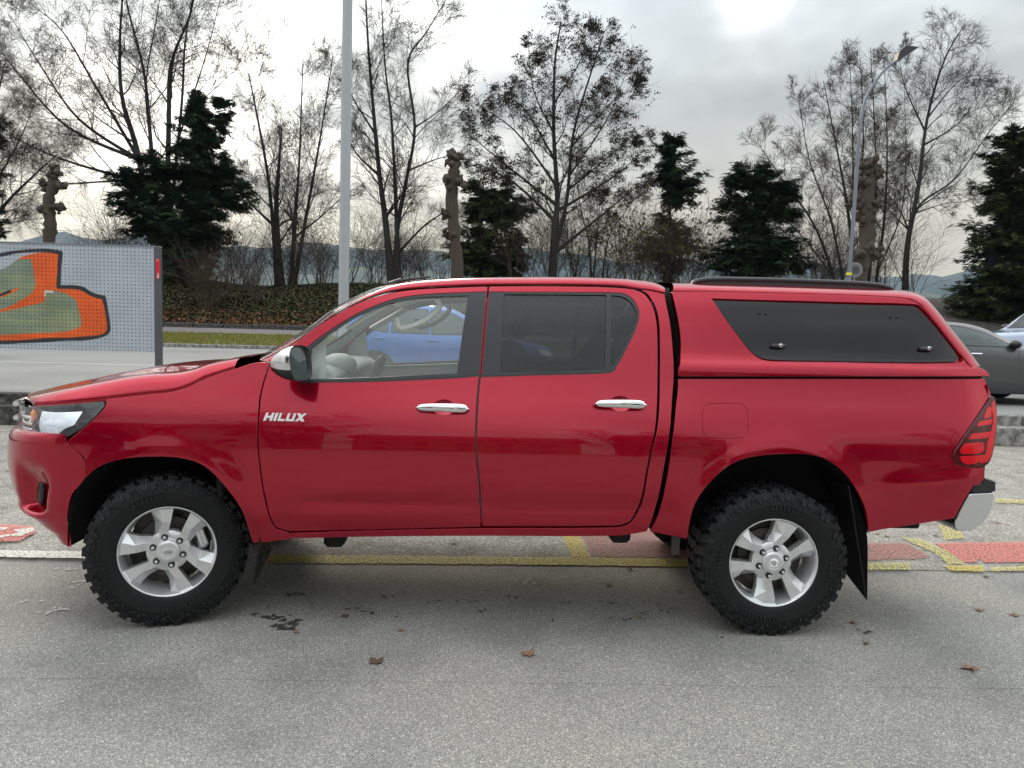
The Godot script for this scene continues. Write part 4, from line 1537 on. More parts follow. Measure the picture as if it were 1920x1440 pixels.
# ---------------------------------------------------------------- other cars
# a car body from cross-sections: [x, sill y, widest half width, belt y, roof y, roof half width]; front at +x
func car(called: String, at: Vector3, turn: float, spec: Dictionary, label: String) -> Node3D:
	var t := thing(called, at, label, "car", "cars on the street")
	t.rotation.y = turn
	var st: Array = spec.stations
	var col := func(k: int, x: float) -> float:
		var tab := []
		for s in st:
			tab.append(s[0])
			tab.append(s[k])
		return curve(tab, x)
	var ring := func(x: float) -> Array:
		var sill: float = col.call(1, x)
		var w: float = col.call(2, x)
		var belt: float = col.call(3, x)
		var top: float = maxf(col.call(4, x), belt + 0.02)
		var wr: float = col.call(5, x)
		var mid := lerpf(sill, belt, 0.52)
		return [Vector2(w * 0.90, sill), Vector2(w * 0.975, sill + 0.06), Vector2(w * 0.985, lerpf(sill, mid, 0.55)), Vector2(w, mid), Vector2(w * 0.992, lerpf(mid, belt, 0.6)), Vector2(w * 0.955, belt), Vector2(lerpf(w * 0.95, wr, 0.45), lerpf(belt, top, 0.45)), Vector2(wr, lerpf(belt, top, 0.84)), Vector2(wr * 0.86, lerpf(belt, top, 0.96)), Vector2(wr * 0.45, top), Vector2(0, top + 0.008)]
	var side := func(x: float, y: float) -> float:
		var r: Array = ring.call(x)
		for k in r.size() - 1:
			if y <= r[k + 1].y:
				return lerpf(r[k].x, r[k + 1].x, clampf((y - r[k].y) / maxf(r[k + 1].y - r[k].y, 1e-4), 0, 1))
		return 0.0
	var rows := []
	var x0: float = st[0][0]
	var x1: float = st[-1][0]
	for j in 61:
		var x := lerpf(x0, x1, j / 60.0)
		var r: Array = ring.call(x)
		var row := []
		for k in r.size():
			row.append(Vector3(x, r[k].y, r[k].x))
		for k in range(r.size() - 2, -1, -1):
			row.append(Vector3(x, r[k].y, -r[k].x))
		rows.append(row)
	var m := MB.new()
	m.sheet(rows)
	for e in [0, 60]:
		var c := Vector3.ZERO
		for p in rows[e]:
			c += p / rows[e].size()
		for k in rows[e].size():
			m.face([rows[e][k], rows[e][(k + 1) % rows[e].size()], c], Vector3(-1 if e == 0 else 1, 0, 0))
	part("body", m, mat[spec.paint], t, true)
	for s in [1.0, -1.0]:
		var mirror := Transform3D(Basis.from_scale(Vector3(1, 1, s)), Vector3.ZERO)
		for w in spec.windows:
			var o := smooth(pv(w), true, 0.04, 35.0)
			var g: MB = panel(shrink(o, -0.018), [], side, 0.07, 0.002, 0.004)
			var fr := part("window_frame", flipped(g, s), mat.black_trim, t, true)
			g = panel(o, [], side, 0.07, 0.0045, 0.0)
			part("cabin_gap", flipped(g, s), mat[spec.get("inside", "car_inside")], fr, true)
			g = panel(o, [], side, 0.07, 0.008, 0.0)
			part("window", flipped(g, s), mat.car_glass, t, true)
		for h in spec.handles:
			var g := MB.new()
			var z: float = side.call(h[0], h[1])
			g.box(Vector3(h[0], h[1], z + 0.018), Vector3(0.20, 0.028, 0.026), 0.009)
			part("door_handle", flipped(g, s), mat[spec.get("handle_mat", "chrome")], t, true)
		for l in spec.seams:  # thin black strips laid on the body stand for the shade in door gaps
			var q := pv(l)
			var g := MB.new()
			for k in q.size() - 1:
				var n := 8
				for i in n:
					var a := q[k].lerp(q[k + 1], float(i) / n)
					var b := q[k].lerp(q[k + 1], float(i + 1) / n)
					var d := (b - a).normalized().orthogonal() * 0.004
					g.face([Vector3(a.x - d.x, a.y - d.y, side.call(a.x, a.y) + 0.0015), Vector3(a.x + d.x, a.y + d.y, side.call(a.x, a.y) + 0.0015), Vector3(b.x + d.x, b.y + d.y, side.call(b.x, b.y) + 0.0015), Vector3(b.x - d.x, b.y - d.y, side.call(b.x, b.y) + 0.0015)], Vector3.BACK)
			part("seam_shade", flipped(g, s), mat.black_trim, t, true)
		for wx in spec.wheels:
			var r: float = spec.wheel_r
			var arch := PackedVector2Array()
			for k in 25:
				var a := PI * k / 24.0
				arch.append(Vector2(wx + cos(a) * (r + 0.06), r + sin(a) * (r + 0.06)))
			arch.append(Vector2(wx - r - 0.06, col.call(1, wx) + 0.01))
			arch.append(Vector2(wx + r + 0.06, col.call(1, wx) + 0.01))
			var g: MB = panel(arch, [], side, 0.08, 0.003, 0.0)
			part("wheel_arch", flipped(g, s), mat.liner, t, true)
			var z: float = col.call(2, wx)
			g = MB.new()
			var fr := Transform3D(Basis(), Vector3(wx, r, z - 0.005))
			g.lathe([Vector2(r * 0.66, 0.01), Vector2(r * 0.72, 0.022), Vector2(r * 0.9, 0.02), Vector2(r, -0.01), Vector2(r, -0.18), Vector2(r * 0.7, -0.2)], 32, fr)
			var wh := part("wheel", flipped(g, s), mat.rubber, t, true)
			g = MB.new()
			g.lathe([Vector2(r * 0.67, 0.012), Vector2(r * 0.62, 0.0), Vector2(r * 0.6, -0.05), Vector2(0.0, -0.06)], 32, fr)
			for k in 5:
				var a := TAU * k / 5.0
				g.box(fr * Vector3(cos(a) * r * 0.33, sin(a) * r * 0.33, -0.01), Vector3(r * 0.6, 0.07, 0.03), 0.01, Basis(Vector3.BACK, a))
			part("rim", flipped(g, s), mat.wheel_silver, wh, true)
		var mx: float = spec.mirror[0]
		var my: float = spec.mirror[1]
		var g2 := MB.new()
		var zz: float = side.call(mx, my)
		g2.ball(Vector3(mx, my, zz + 0.12), Vector3(0.09, 0.075, 0.11), 14)
		g2.box(Vector3(mx, my - 0.05, zz + 0.03), Vector3(0.06, 0.03, 0.08), 0.01)
		part("side_mirror", flipped(g2, s), mat[spec.get("mirror_mat", "black_gloss")], t, true)
		var lx: float = x1 - 0.16
		var lamp := pv([x1 - 0.42, spec.lamp_y + 0.05, x1 - 0.12, spec.lamp_y, x1 - 0.10, spec.lamp_y - 0.09, x1 - 0.34, spec.lamp_y - 0.06])
		var gl: MB = panel(smooth(lamp, true, 0.03), [], side, 0.05, 0.006, 0.012)
		part("headlight", flipped(gl, s), mat.satin_chrome, t, true)
	# windscreen and rear window, laid on the top of the body
	for r in spec.screens:
		var rws := []
		for j in 9:
			var x := lerpf(r[0], r[1], j / 8.0)
			var rg: Array = ring.call(x)
			var row := []
			for k in 11:
				var f := (k - 5) / 5.0
				var half: float = rg[8].x * 0.94
				var y: float = lerpf(rg[10].y, rg[8].y, pow(absf(f), 3.0))
				row.append(Vector3(x, y + 0.006, half * f))
			rws.append(row)
		m = MB.new()
		m.sheet(rws)
		part("windscreen", m, mat.black_gloss, t, true)
	return t


func flipped(g: MB, s: float) -> MB:
	if s > 0:
		return g
	var o := MB.new()
	var x := Transform3D(Basis.from_scale(Vector3(1, 1, -1)), Vector3.ZERO)
	o.v = x * g.v
	o.n = x * g.n
	o.t = g.t
	o.f = g.f.duplicate()
	for k in o.f.size() / 3:
		var a := o.f[k * 3 + 1]
		o.f[k * 3 + 1] = o.f[k * 3 + 2]
		o.f[k * 3 + 2] = a
	return o


func build_cars() -> void:
	# low four-door coupe; x is measured from its rear axle
	var coupe := {"paint": "car_grey", "wheel_r": 0.35, "wheels": [0.0, 2.95], "lamp_y": 0.72, "mirror": [2.0, 1.06], "handle_mat": "chrome", "mirror_mat": "black_gloss",
		"stations": [[-1.08, 0.55, 0.55, 0.80, 0.84, 0.30], [-0.98, 0.36, 0.80, 0.98, 1.02, 0.60], [-0.7, 0.25, 0.90, 1.03, 1.08, 0.68], [-0.2, 0.22, 0.95, 1.02, 1.24, 0.66], [0.3, 0.20, 0.96, 1.00, 1.37, 0.64], [0.9, 0.20, 0.955, 0.985, 1.435, 0.63], [1.3, 0.20, 0.955, 0.975, 1.425, 0.62], [1.7, 0.20, 0.955, 0.965, 1.33, 0.62], [2.1, 0.20, 0.955, 0.955, 1.15, 0.64], [2.5, 0.20, 0.955, 0.93, 0.98, 0.70], [3.0, 0.22, 0.95, 0.86, 0.92, 0.72], [3.5, 0.26, 0.90, 0.76, 0.83, 0.66], [3.75, 0.34, 0.80, 0.64, 0.72, 0.52], [3.86, 0.42, 0.60, 0.56, 0.62, 0.34]],
		"windows": [[1.06, 1.03, 0.92, 1.345, 1.15, 1.335, 1.5, 1.26, 1.8, 1.14, 2.02, 1.02], [0.84, 1.035, 0.72, 1.345, 0.45, 1.32, 0.12, 1.23, -0.15, 1.10, 0.1, 1.05]],
		"handles": [[1.30, 0.885], [0.2, 0.90]], "seams": [[0.98, 1.40, 1.0, 1.0, 0.92, 0.5, 0.92, 0.24], [2.05, 1.0, 2.1, 0.6, 2.0, 0.25], [-0.25, 1.02, 0.2, 0.6, 0.45, 0.25]], "screens": [[1.62, 2.34], [-0.85, 0.1]]}
	car("parked_car", Vector3(6.98, ROAD, -10.0), 0.0, coupe, "dark grey low coupe on the street behind the truck's tail")
	# small five-door hatchback
	var hatch := {"paint": "car_blue", "wheel_r": 0.31, "wheels": [0.0, 2.5], "lamp_y": 0.72, "mirror": [1.62, 1.02], "handle_mat": "car_blue", "mirror_mat": "car_blue", "inside": "car_inside",
		"stations": [[-0.72, 0.45, 0.5, 0.9, 1.0, 0.4], [-0.66, 0.34, 0.74, 0.96, 1.2, 0.56], [-0.5, 0.24, 0.82, 0.97, 1.38, 0.6], [-0.1, 0.2, 0.85, 0.96, 1.46, 0.62], [0.5, 0.2, 0.86, 0.95, 1.49, 0.62], [1.0, 0.2, 0.86, 0.935, 1.48, 0.61], [1.4, 0.2, 0.86, 0.925, 1.39, 0.61], [1.8, 0.2, 0.86, 0.92, 1.16, 0.63], [2.1, 0.2, 0.855, 0.90, 0.98, 0.68], [2.6, 0.22, 0.84, 0.84, 0.90, 0.66], [3.0, 0.28, 0.76, 0.72, 0.80, 0.55], [3.2, 0.4, 0.5, 0.56, 0.64, 0.3]],
		"windows": [[0.98, 0.98, 0.95, 1.38, 1.15, 1.37, 1.4, 1.28, 1.78, 1.0], [0.9, 0.985, 0.87, 1.385, 0.3, 1.38, 0.28, 1.0], [0.2, 1.0, 0.2, 1.37, -0.1, 1.33, -0.3, 1.2, -0.2, 1.05]],
		"handles": [[0.98, 0.865], [0.06, 0.885]], "seams": [[0.93, 1.40, 0.95, 0.9, 0.9, 0.25], [0.0, 0.98, -0.02, 0.8, 0.3, 0.5, 0.35, 0.25], [1.75, 0.95, 1.82, 0.6, 1.75, 0.25]], "screens": [[1.45, 2.0], [-0.55, -0.36]]}
	car("hatchback_car", Vector3(-2.02, ROAD, -10.2), 0.0, hatch, "blue five-door hatchback seen through the truck's side windows")
	# boxy off-roader on the far lane, nose to the left
	var suv := {"paint": "car_silver_blue", "wheel_r": 0.38, "wheels": [0.0, 2.75], "lamp_y": 0.95, "mirror": [1.7, 1.28], "inside": "car_inside",
		"stations": [[-0.9, 0.6, 0.7, 1.1, 1.2, 0.6], [-0.85, 0.4, 0.88, 1.2, 1.7, 0.74], [-0.5, 0.36, 0.94, 1.2, 1.82, 0.76], [0.5, 0.34, 0.95, 1.19, 1.86, 0.77], [1.2, 0.34, 0.95, 1.18, 1.84, 0.76], [1.6, 0.34, 0.95, 1.17, 1.56, 0.77], [1.95, 0.34, 0.95, 1.15, 1.24, 0.82], [2.6, 0.36, 0.95, 1.1, 1.18, 0.84], [3.3, 0.4, 0.9, 1.0, 1.10, 0.78], [3.5, 0.5, 0.75, 0.8, 0.9, 0.6], [3.56, 0.6, 0.5, 0.7, 0.75, 0.4]],
		"windows": [[1.0, 1.24, 0.98, 1.72, 1.25, 1.70, 1.72, 1.24], [0.9, 1.24, 0.9, 1.72, 0.1, 1.72, 0.0, 1.24]], "handles": [[1.0, 1.06], [0.1, 1.06]], "seams": [[0.95, 1.7, 0.95, 0.4], [1.85, 1.2, 1.9, 0.5]], "screens": [[1.28, 1.92]]}
	car("offroad_car", Vector3(14.3, ROAD, -13.2), PI, suv, "pale silver-blue off-roader at the right edge, beyond the grey coupe").scale = Vector3.ONE * 1.12
	car("dark_car", Vector3(-15.75, ROAD, -15.5), 0.0, hatch.merged({"paint": "car_black", "handle_mat": "car_black", "mirror_mat": "car_black"}, true), "black car mostly out of view left of the painted board")


# ---------------------------------------------------------------- leaves on the ground
func build_litter() -> void:
	var spots := [-0.614, 0.37, 0.097, 0.272, 2.2, 0.376, -0.866, -0.183, -0.549, -0.006, -1.066, 0.036, 3.19, -1.002, 2.908, -0.321, 2.987, -2.026, 3.025, -1.951, 0.64, -0.742, 0.73, -0.212, -0.341, -1.575, -4.836, -3.858, 2.735, -0.389, 3.449, -2.007, 4.249, -2.452, 1.9, -0.187, 1.831, 0.097, 0.675, -1.484, -0.691, -0.471, 0.831, -1.061]
	var lift := 0.004
	for k in spots.size() / 2:
		var c := Vector2(spots[k * 2], spots[k * 2 + 1])
		var size := rng.randf_range(0.026, 0.042) if k > 2 else 0.062
		var m := MB.new()
		var turn := rng.randf() * TAU
		var points := 5
		var rim := []
		var curl := rng.randf_range(0.2, 0.55)
		for s in points * 4:
			var a := TAU * s / (points * 4)
			var r: float = size * [1.0, 0.62, 0.45, 0.66][s % 4] * rng.randf_range(0.85, 1.15) * (0.75 + 0.25 * cos(a))
			rim.append(Vector3(c.x, lift, c.y) + Vector3(cos(a + turn) * r, maxf(0.002, curl * r * absf(sin(a * 1.5)) * rng.randf_range(0.3, 1.0)), sin(a + turn) * r))
		var mid := Vector3(c.x, lift + 0.004, c.y)
		for s in rim.size():
			m.face([mid, rim[s], rim[(s + 1) % rim.size()]], Vector3.UP)
		var far: Vector3 = mid + Vector3(cos(turn + PI), 0.0, sin(turn + PI)) * size * 1.5
		m.tube([mid, mid.lerp(far, 0.5) + Vector3(0, 0.003, 0), far], [0.0012, 0.001, 0.0008], 4)
		solo("fallen_leaf", m, mat.brown_leaf if k % 3 else mat.brown_leaf_dark, ["curled brown maple leaf with a long stalk on the asphalt below the front door", "crumpled brown leaf on the asphalt in the middle foreground", "pale brown leaf on the asphalt at the lower right"][k] if k < 3 else "small dry brown leaf lying on the asphalt", "leaf", "leaves on the asphalt")


# ---------------------------------------------------------------- the pickup
const SIDE := [0.3, -0.075, 0.4, -0.04, 0.46, -0.02, 0.52, -0.004, 0.58, 0.012, 0.66, 0.024, 0.75, 0.03, 0.85, 0.03, 0.93, 0.027, 0.98, 0.022, 1.03, 0.014, 1.08, 0.003, 1.13, -0.011, 1.18, -0.027, 1.23, -0.044, 1.3, -0.066, 1.4, -0.094, 1.5, -0.122, 1.6, -0.152, 1.7, -0.188, 1.76, -0.215, 1.85, -0.265]
const CANOPY := [1.28, -0.05, 1.345, -0.052, 1.375, -0.056, 1.4, -0.066, 1.43, -0.088, 1.47, -0.104, 1.6, -0.138, 1.7, -0.168, 1.76, -0.192, 1.8, -0.214, 1.86, -0.26]
const NOSE_X := -2.15
const NOSE_L := 0.56
const NOSE_N := 2.3

var truck: Node3D


func plan_off(x: float) -> float:
	var z := 0.0
	if x < NOSE_X:
		var t := minf(1.0, (NOSE_X - x) / NOSE_L)
		z -= 0.88 * (1.0 - pow(1.0 - pow(t, NOSE_N), 1.0 / NOSE_N))
	if x > 2.20:
		var t := minf(1.0, (x - 2.20) / 0.45)
		z -= 0.22 * (1.0 - pow(1.0 - pow(t, 3.0), 1.0 / 3.0))
	return z


# the truck's near flank
func flank(x: float, y: float) -> float:
	var z := curve(SIDE, y) + plan_off(x)
	# lips pressed round the wheel openings
	var a := Vector2((x + 1.735) / 0.475, (y - 0.40) / 0.485).length() - 1.0
	z += 0.013 * exp(-pow((a - 0.02) / 0.14, 2.0))
	var b := Vector2((x - 1.375) / 0.465, (y - 0.40) / 0.565).length() - 1.0
	z += 0.014 * exp(-pow((b - 0.02) / 0.14, 2.0))
	# long soft crease pressed into the doors low down
	z -= 0.010 * exp(-pow((y - 0.665) / 0.035, 2.0)) * smoothstep(-1.18, -0.9, x) * (1.0 - smoothstep(0.62, 0.85, x))
	# shoulder of the bed behind the wheel
	z += 0.010 * exp(-pow((y - 0.80 - 0.10 * (x - 1.9)) / 0.05, 2.0)) * smoothstep(1.75, 2.05, x) * (1.0 - smoothstep(2.3, 2.5, x))
	return z


func canopy_side(x: float, y: float) -> float:
	var t := clampf((x - 2.1) / 0.45, 0.0, 1.3)
	return curve(CANOPY, y) - 0.05 * t * t


func on(p: Vector2, lift := 0.0) -> Vector3:
	return Vector3(p.x, p.y, flank(p.x, p.y) + lift)


func body_panel(called: String, line: Array, holes: Array, parent: Node3D, surf := flank, cell := 0.03) -> MeshInstance3D:
	return part(called, panel(shrink(smooth(pv(line)), 0.0035), holes, surf, cell), mat.red_paint, parent)


# the same part on the truck's other side
func mirrored(o: Node3D) -> Node3D:
	var c: Node3D = o.duplicate()
	c.name = o.name
	o.get_parent().add_child(c, true)
	c.scale = Vector3(1, 1, -1)
	c.position = o.position + Vector3(0, 0, 2 * MIDDLE)
	return c


# an outline swept straight across the truck from z0 to z1, ends closed and edges softened
func prism(line: PackedVector2Array, z0: float, z1: float, soft := 0.01) -> MB:
	var m := MB.new()
	var inner := shrink(line, soft)
	var n := line.size()
	for e in [[z0, 1.0], [z1, -1.0]]:
		var first := m.v.size()
		var idx := Geometry2D.triangulate_polygon(inner)
		for p in inner:
			m.vert(Vector3(p.x, p.y, e[0]), Vector3(0, 0, e[1]))
		for k in idx.size() / 3:
			m.tri(first + idx[k * 3], first + idx[k * 3 + 1], first + idx[k * 3 + 2])
	var turn := signf(area(inner))
	var rows := [[z0, 0.0, Vector2(0, 1)], [z0 - soft * 0.3, 0.7, Vector2(0.7, 0.7)], [z0 - soft, 1.0, Vector2(1, 0)], [z1 + soft, 1.0, Vector2(1, 0)], [z1 + soft * 0.3, 0.7, Vector2(0.7, -0.7)], [z1, 0.0, Vector2(0, -1)]]
	var first := m.v.size()
	n = inner.size()
	for r in rows:
		for k in n:
			var d := (inner[(k + 1) % n] - inner[(k - 1 + n) % n]).normalized()
			var away := Vector2(d.y, -d.x) * turn
			var p: Vector2 = inner[k] + away * soft * r[1]
			m.vert(Vector3(p.x, p.y, r[0]), Vector3(away.x * r[2].x, away.y * r[2].x, r[2].y).normalized())
	for r in rows.size() - 1:
		for k in n:
			var k2 := (k + 1) % n
			m.quad(first + r * n + k, first + r * n + k2, first + (r + 1) * n + k2, first + (r + 1) * n + k)
	return m


func build_truck() -> void:
	truck = thing("pickup_truck", Vector3(-0.18, 0, MIDDLE), "glossy red double-cab pickup with a matching red canopy, parked side-on", "pickup truck")
	build_nose()
	build_cab()
	build_doors()
	build_bed()
	build_canopy()
	build_wheels()
	build_cabin()
	build_underside()


# ---- fenders, hood, headlights, front bumper
func build_nose() -> void:
	var f := body_panel("front_fender", [-2.017, 1.157, -1.844, 1.181, -1.708, 1.199, -1.625, 1.225, -1.55, 1.265, -1.482, 1.293, -1.405, 1.32, -1.302, 1.354, -1.23, 1.356, -1.25, 1.282, -1.266, 1.196, -1.267, 1.11, -1.264, 0.98, -1.251, 0.849, -1.236, 0.736, -1.223, 0.668, -1.202, 0.576, -1.179, 0.526, -1.125, 0.507, -1.104, 0.498, -1.106, 0.463, -1.292, 0.444, -1.302, 0.45, -1.313, 0.515, -1.326, 0.582, -1.357, 0.657, -1.407, 0.728, -1.459, 0.791, -1.521, 0.843, -1.581, 0.869, -1.667, 0.883, -1.781, 0.883, -1.892, 0.873, -1.995, 0.845, -2.054, 0.809, -2.096, 0.768, -2.103, 0.871, -2.147, 0.91, -2.189, 0.948, -2.127, 1.003, -2.055, 1.071, -2.018, 1.125], [], truck, flank, 0.025)
	mirrored(f)
	# hood: from the fender seams up over a raised middle
	var seam := smooth(pv([-2.395, 1.125, -2.277, 1.137, -2.161, 1.149, -2.018, 1.166, -1.845, 1.19, -1.709, 1.208, -1.626, 1.236, -1.552, 1.278, -1.478, 1.306, -1.406, 1.331]), false, 0.04)
	var rows := []
	var n := seam.size()
	for k in n:
		var p := seam[k]
		var f1 := float(k) / (n - 1)
		var z0 := flank(p.x, p.y) - 0.003
		var row := []
		for s in 49:
			var u := s / 24.0 - 1.0                       # -1 near edge .. 1 far edge
			u = signf(u) * (1.0 - pow(1.0 - absf(u), 1.5))
			var v := 1.0 - absf(u)
			var up := curve([0.0, 0.0, 0.018, 0.034, 0.042, 0.064, 0.075, 0.080, 0.13, 0.088, 0.24, 0.086, 0.36, 0.097, 0.5, 0.113, 0.75, 0.121, 1.0, 0.124], v)
			up *= curve([0.0, 0.30, 0.18, 0.66, 0.45, 1.0, 0.75, 0.86, 1.0, 0.50], f1)
			# the front edge bows forward in plan
			var x := p.x - (0.30 * (1.0 - f1) * (1.0 - f1)) * (1.0 - pow(absf(u), 2.4)) + 0.10 * f1 * f1 * (1.0 - absf(u))
			var y := p.y + up - 0.03 * pow(1.0 - f1, 3.0) * (1.0 - u * u)
			var w := z0 - MIDDLE
			row.append(Vector3(x, y, MIDDLE - w * u))
		rows.append(row)
	var lip := []
	for q in rows[0]:
		lip.append(q + Vector3(-0.006, -0.016, 0))
	var lip2 := []
	for q in rows[0]:
		lip2.append(q + Vector3(0.012, -0.035, 0))
	rows.push_front(lip)
	rows.push_front(lip2)
	for r in rows:
		r.push_front(r[0] + Vector3(0.0, -0.02, -0.004))
		r.append(r[-1] + Vector3(0.0, -0.02, 0.004))
	var m := MB.new()
	m.sheet(rows)
	part("hood", m, mat.red_paint, truck)
	# cowl with the wipers below the windscreen
	m = MB.new()
	var cr := []
	for j in 5:
		var row := []
		for s in 15:
			var u := s / 7.0 - 1.0
			row.append(Vector3(-1.50 + j * 0.09 - 0.04 * (1 - u * u), 1.255 + 0.014 * j + 0.03 * (1.0 - u * u), MIDDLE + u * 0.80))
		cr.append(row)
	m.sheet(cr)
	var cowl := part("cowl", m, mat.black_trim, truck)
	for w in [-0.35, -1.05]:
		m = MB.new()
		m.tube([Vector3(-1.36, 1.30, w), Vector3(-1.30, 1.335, w - 0.28), Vector3(-1.26, 1.35, w - 0.52)], [0.009, 0.007, 0.005], 6, true)
		part("wiper", m, mat.black_trim, cowl)
	# lamps: clear cover over a chrome reflector, black bezel behind, amber bulb in front
	var top_line := [-2.021, 1.15, -2.159, 1.138, -2.275, 1.127, -2.4, 1.114, -2.45, 1.103]
	var low_line := [-2.017, 1.13, -2.056, 1.075, -2.127, 1.007, -2.195, 0.966, -2.266, 0.948, -2.327, 0.945, -2.379, 0.958, -2.429, 0.982]
	var top_tab := []
	var low_tab := []
	for k in top_line.size() / 2:
		top_tab.append(-top_line[k * 2])
		top_tab.append(top_line[k * 2 + 1])
	for k in low_line.size() / 2:
		low_tab.append(-low_line[k * 2])
		low_tab.append(low_line[k * 2 + 1])
	var span := []                                          # path round the corner of the nose
	var xx := -2.025
	while xx > NOSE_X:
		span.append(xx)
		xx -= 0.02
	for k in 26:
		span.append(NOSE_X - NOSE_L * pow(sin(lerpf(0.02, 1.06, k / 25.0)), 2.0 / NOSE_N))
	var lens := []
	var back := []
	for x in span:
		var y1 := curve(top_tab, -x) - 0.004
		var y0 := curve(low_tab, -x) + 0.004
		var r1 := []
		var r2 := []
		for s in 9:
			var y := lerpf(y0, y1, s / 8.0)
			var z: float = curve(SIDE, y) + plan_off(x)
			var d := Vector3(0.5 * smoothstep(-2.1, -2.6, x), 0, -1).normalized()
			r1.append(Vector3(x, y, z - 0.002))
			r2.append(Vector3(x, y, z - 0.002) + d * lerpf(0.012, 0.075, smoothstep(-2.04, -2.2, x)) * (0.45 + 0.55 * sin(PI * s / 8.0)))
		lens.append(r1)
		back.append(r2)
	m = MB.new()
	m.sheet(lens)
	var lamp := Node3D.new()
	lamp.name = "headlight"
	truck.add_child(lamp, true)
	lamp.position = -truck.position
	part("lens", m, mat.lamp_glass, lamp)
	m = MB.new()
	m.sheet(back)
	part("housing", m, mat.black_gloss, lamp)
	# chrome reflector leaning back towards the sky
	var lean_back := func(x: float, y: float) -> float: return flank(x, y) - 0.012 - 1.5 * pow(y - 0.985, 2.0) * signf(y - 0.985) - 1.2 * maxf(0.0, y - 0.985) * maxf(0.0, y - 0.985) + 0.05 * absf(x + 2.29)
	m = panel(smooth(pv([-2.358, 1.108, -2.274, 1.118, -2.174, 1.128, -2.164, 1.096, -2.14, 1.089, -2.162, 1.029, -2.213, 1.005, -2.258, 0.959, -2.321, 0.958, -2.352, 1.018]), true, 0.02, 30), [], lean_back, 0.02, 0.0, 0.004, 0.001)
	part("reflector", m, mat.lamp_chrome, lamp)
	m = MB.new()
	var c := pv([-2.414, 1.057])[0]
	m.ball(Vector3(c.x, c.y, flank(c.x, c.y) - 0.045), Vector3(0.022, 0.032, 0.022), 12)
	part("turn_bulb", m, mat.amber, lamp)
	m = MB.new()
	for s in 3:
		m.tube([Vector3(-2.41, 0.985 + s * 0.03, -0.085), Vector3(-2.49, 0.985 + s * 0.03, -0.15), Vector3(-2.55, 0.985 + s * 0.03, -0.24)], [0.009, 0.009, 0.009], 8, true)
	part("chrome_fin", m, mat.chrome, lamp)
	mirrored(lamp)
	# grille between the lamps
	m = MB.new()
	rows = []
	for j in 6:
		var row := []
		for s in 25:
			var a := lerpf(0.98, PI - 0.98, s / 24.0)
			row.append(Vector3(NOSE_X - (NOSE_L - 0.03) * pow(sin(a), 2.0 / NOSE_N), lerpf(0.90, 1.115, j / 5.0), MIDDLE + 0.88 * signf(cos(a)) * pow(absf(cos(a)), 2.0 / NOSE_N)))
		rows.append(row)
	m.sheet(rows)
	var grille := part("grille", m, mat.liner, truck)
	for y in [0.95, 1.02, 1.095]:
		m = MB.new()
		var l := []
		var r := []
		for s in 25:
			var a := lerpf(0.90, PI - 0.90, s / 24.0)
			l.append(Vector3(NOSE_X - (NOSE_L + 0.012) * pow(sin(a), 2.0 / NOSE_N), y, MIDDLE + 0.89 * signf(cos(a)) * pow(absf(cos(a)), 2.0 / NOSE_N)))
			r.append(0.014)
		m.tube(l, r, 8, true)
		part("grille_bar", m, mat.chrome, grille)
	# bumper: wraps round from wheel opening to wheel opening
	var tuck := [0.40, 0.34, 0.455, 0.25, 0.48, 0.185, 0.52, 0.125, 0.57, 0.072, 0.63, 0.036, 0.70, 0.014, 0.78, 0.0, 0.86, 0.0, 0.91, 0.006, 0.94, 0.014, 0.962, 0.03, 0.975, 0.055, 0.985, 0.12]
	var start := [0.40, -2.205, 0.48, -2.205, 0.55, -2.205, 0.62, -2.19, 0.69, -2.165, 0.765, -2.105, 0.86, -2.105, 0.905, -2.14, 0.945, -2.185, 0.965, -2.19, 0.985, -2.20]
	rows = []
	for j in 49:
		var y := lerpf(0.405, 0.985, j / 48.0)
		var l := 0.625 - curve(tuck, y)
		var w := curve(SIDE, maxf(y, 0.45)) - MIDDLE
		var xs := curve(start, y)
		var a0 := asin(clampf(pow(maxf(NOSE_X - xs, 0.0) / l, NOSE_N / 2.0), 0, 1))
		var row := []
		for s in 91:
			var a := lerpf(a0, PI - a0, s / 90.0)
			var x := NOSE_X - l * pow(sin(a), 2.0 / NOSE_N)
			var z := MIDDLE + w * signf(cos(a)) * pow(absf(cos(a)), 2.0 / NOSE_N)
			if NOSE_X - xs < 0.0 and (s == 0 or s == 90):
				x = xs
			# scooped cheek with a lip under it
			var mid := 0.34 + 0.5 * maxf(0.0, 0.72 - y)
			var dent := exp(-pow((sin(a) - mid) / 0.13, 4.0)) * smoothstep(0.560, 0.600, y) * (1.0 - smoothstep(0.70, 0.86, y))
			x += 0.030 * dent
			z += -signf(cos(a)) * 0.060 * dent
			var ledge := exp(-pow((y - 0.555) / 0.028, 2.0)) * smoothstep(0.12, 0.4, sin(a))
			x -= 0.022 * ledge
			z += signf(cos(a)) * 0.008 * ledge
			# bottom edge rises towards the nose
			var yy := y + 0.055 * pow(sin(a), 3.0) * (1.0 - j / 48.0)
			row.append(Vector3(x, yy, z))
		rows.append(row)
	m = MB.new()
	m.sheet(rows)
	var bumper := part("front_bumper", m, mat.red_paint, truck)
	for s in [1.0, -1.0]:
		m = MB.new()
		m.ball(Vector3(-2.385, 0.665, MIDDLE + s * 0.772), Vector3(0.040, 0.075, 0.016), 14, Basis(Vector3.UP, -s * 0.75) * Basis(Vector3.BACK, -0.25))
		part("fog_lamp_recess", m, mat.black_gloss, bumper)
	m = MB.new()
	m.sheet([[Vector3(-2.52, 0.56, -0.55), Vector3(-2.585, 0.56, MIDDLE), Vector3(-2.52, 0.56, -1.19)], [Vector3(-2.60, 0.66, -0.55), Vector3(-2.74, 0.66, MIDDLE), Vector3(-2.60, 0.66, -1.19)]])
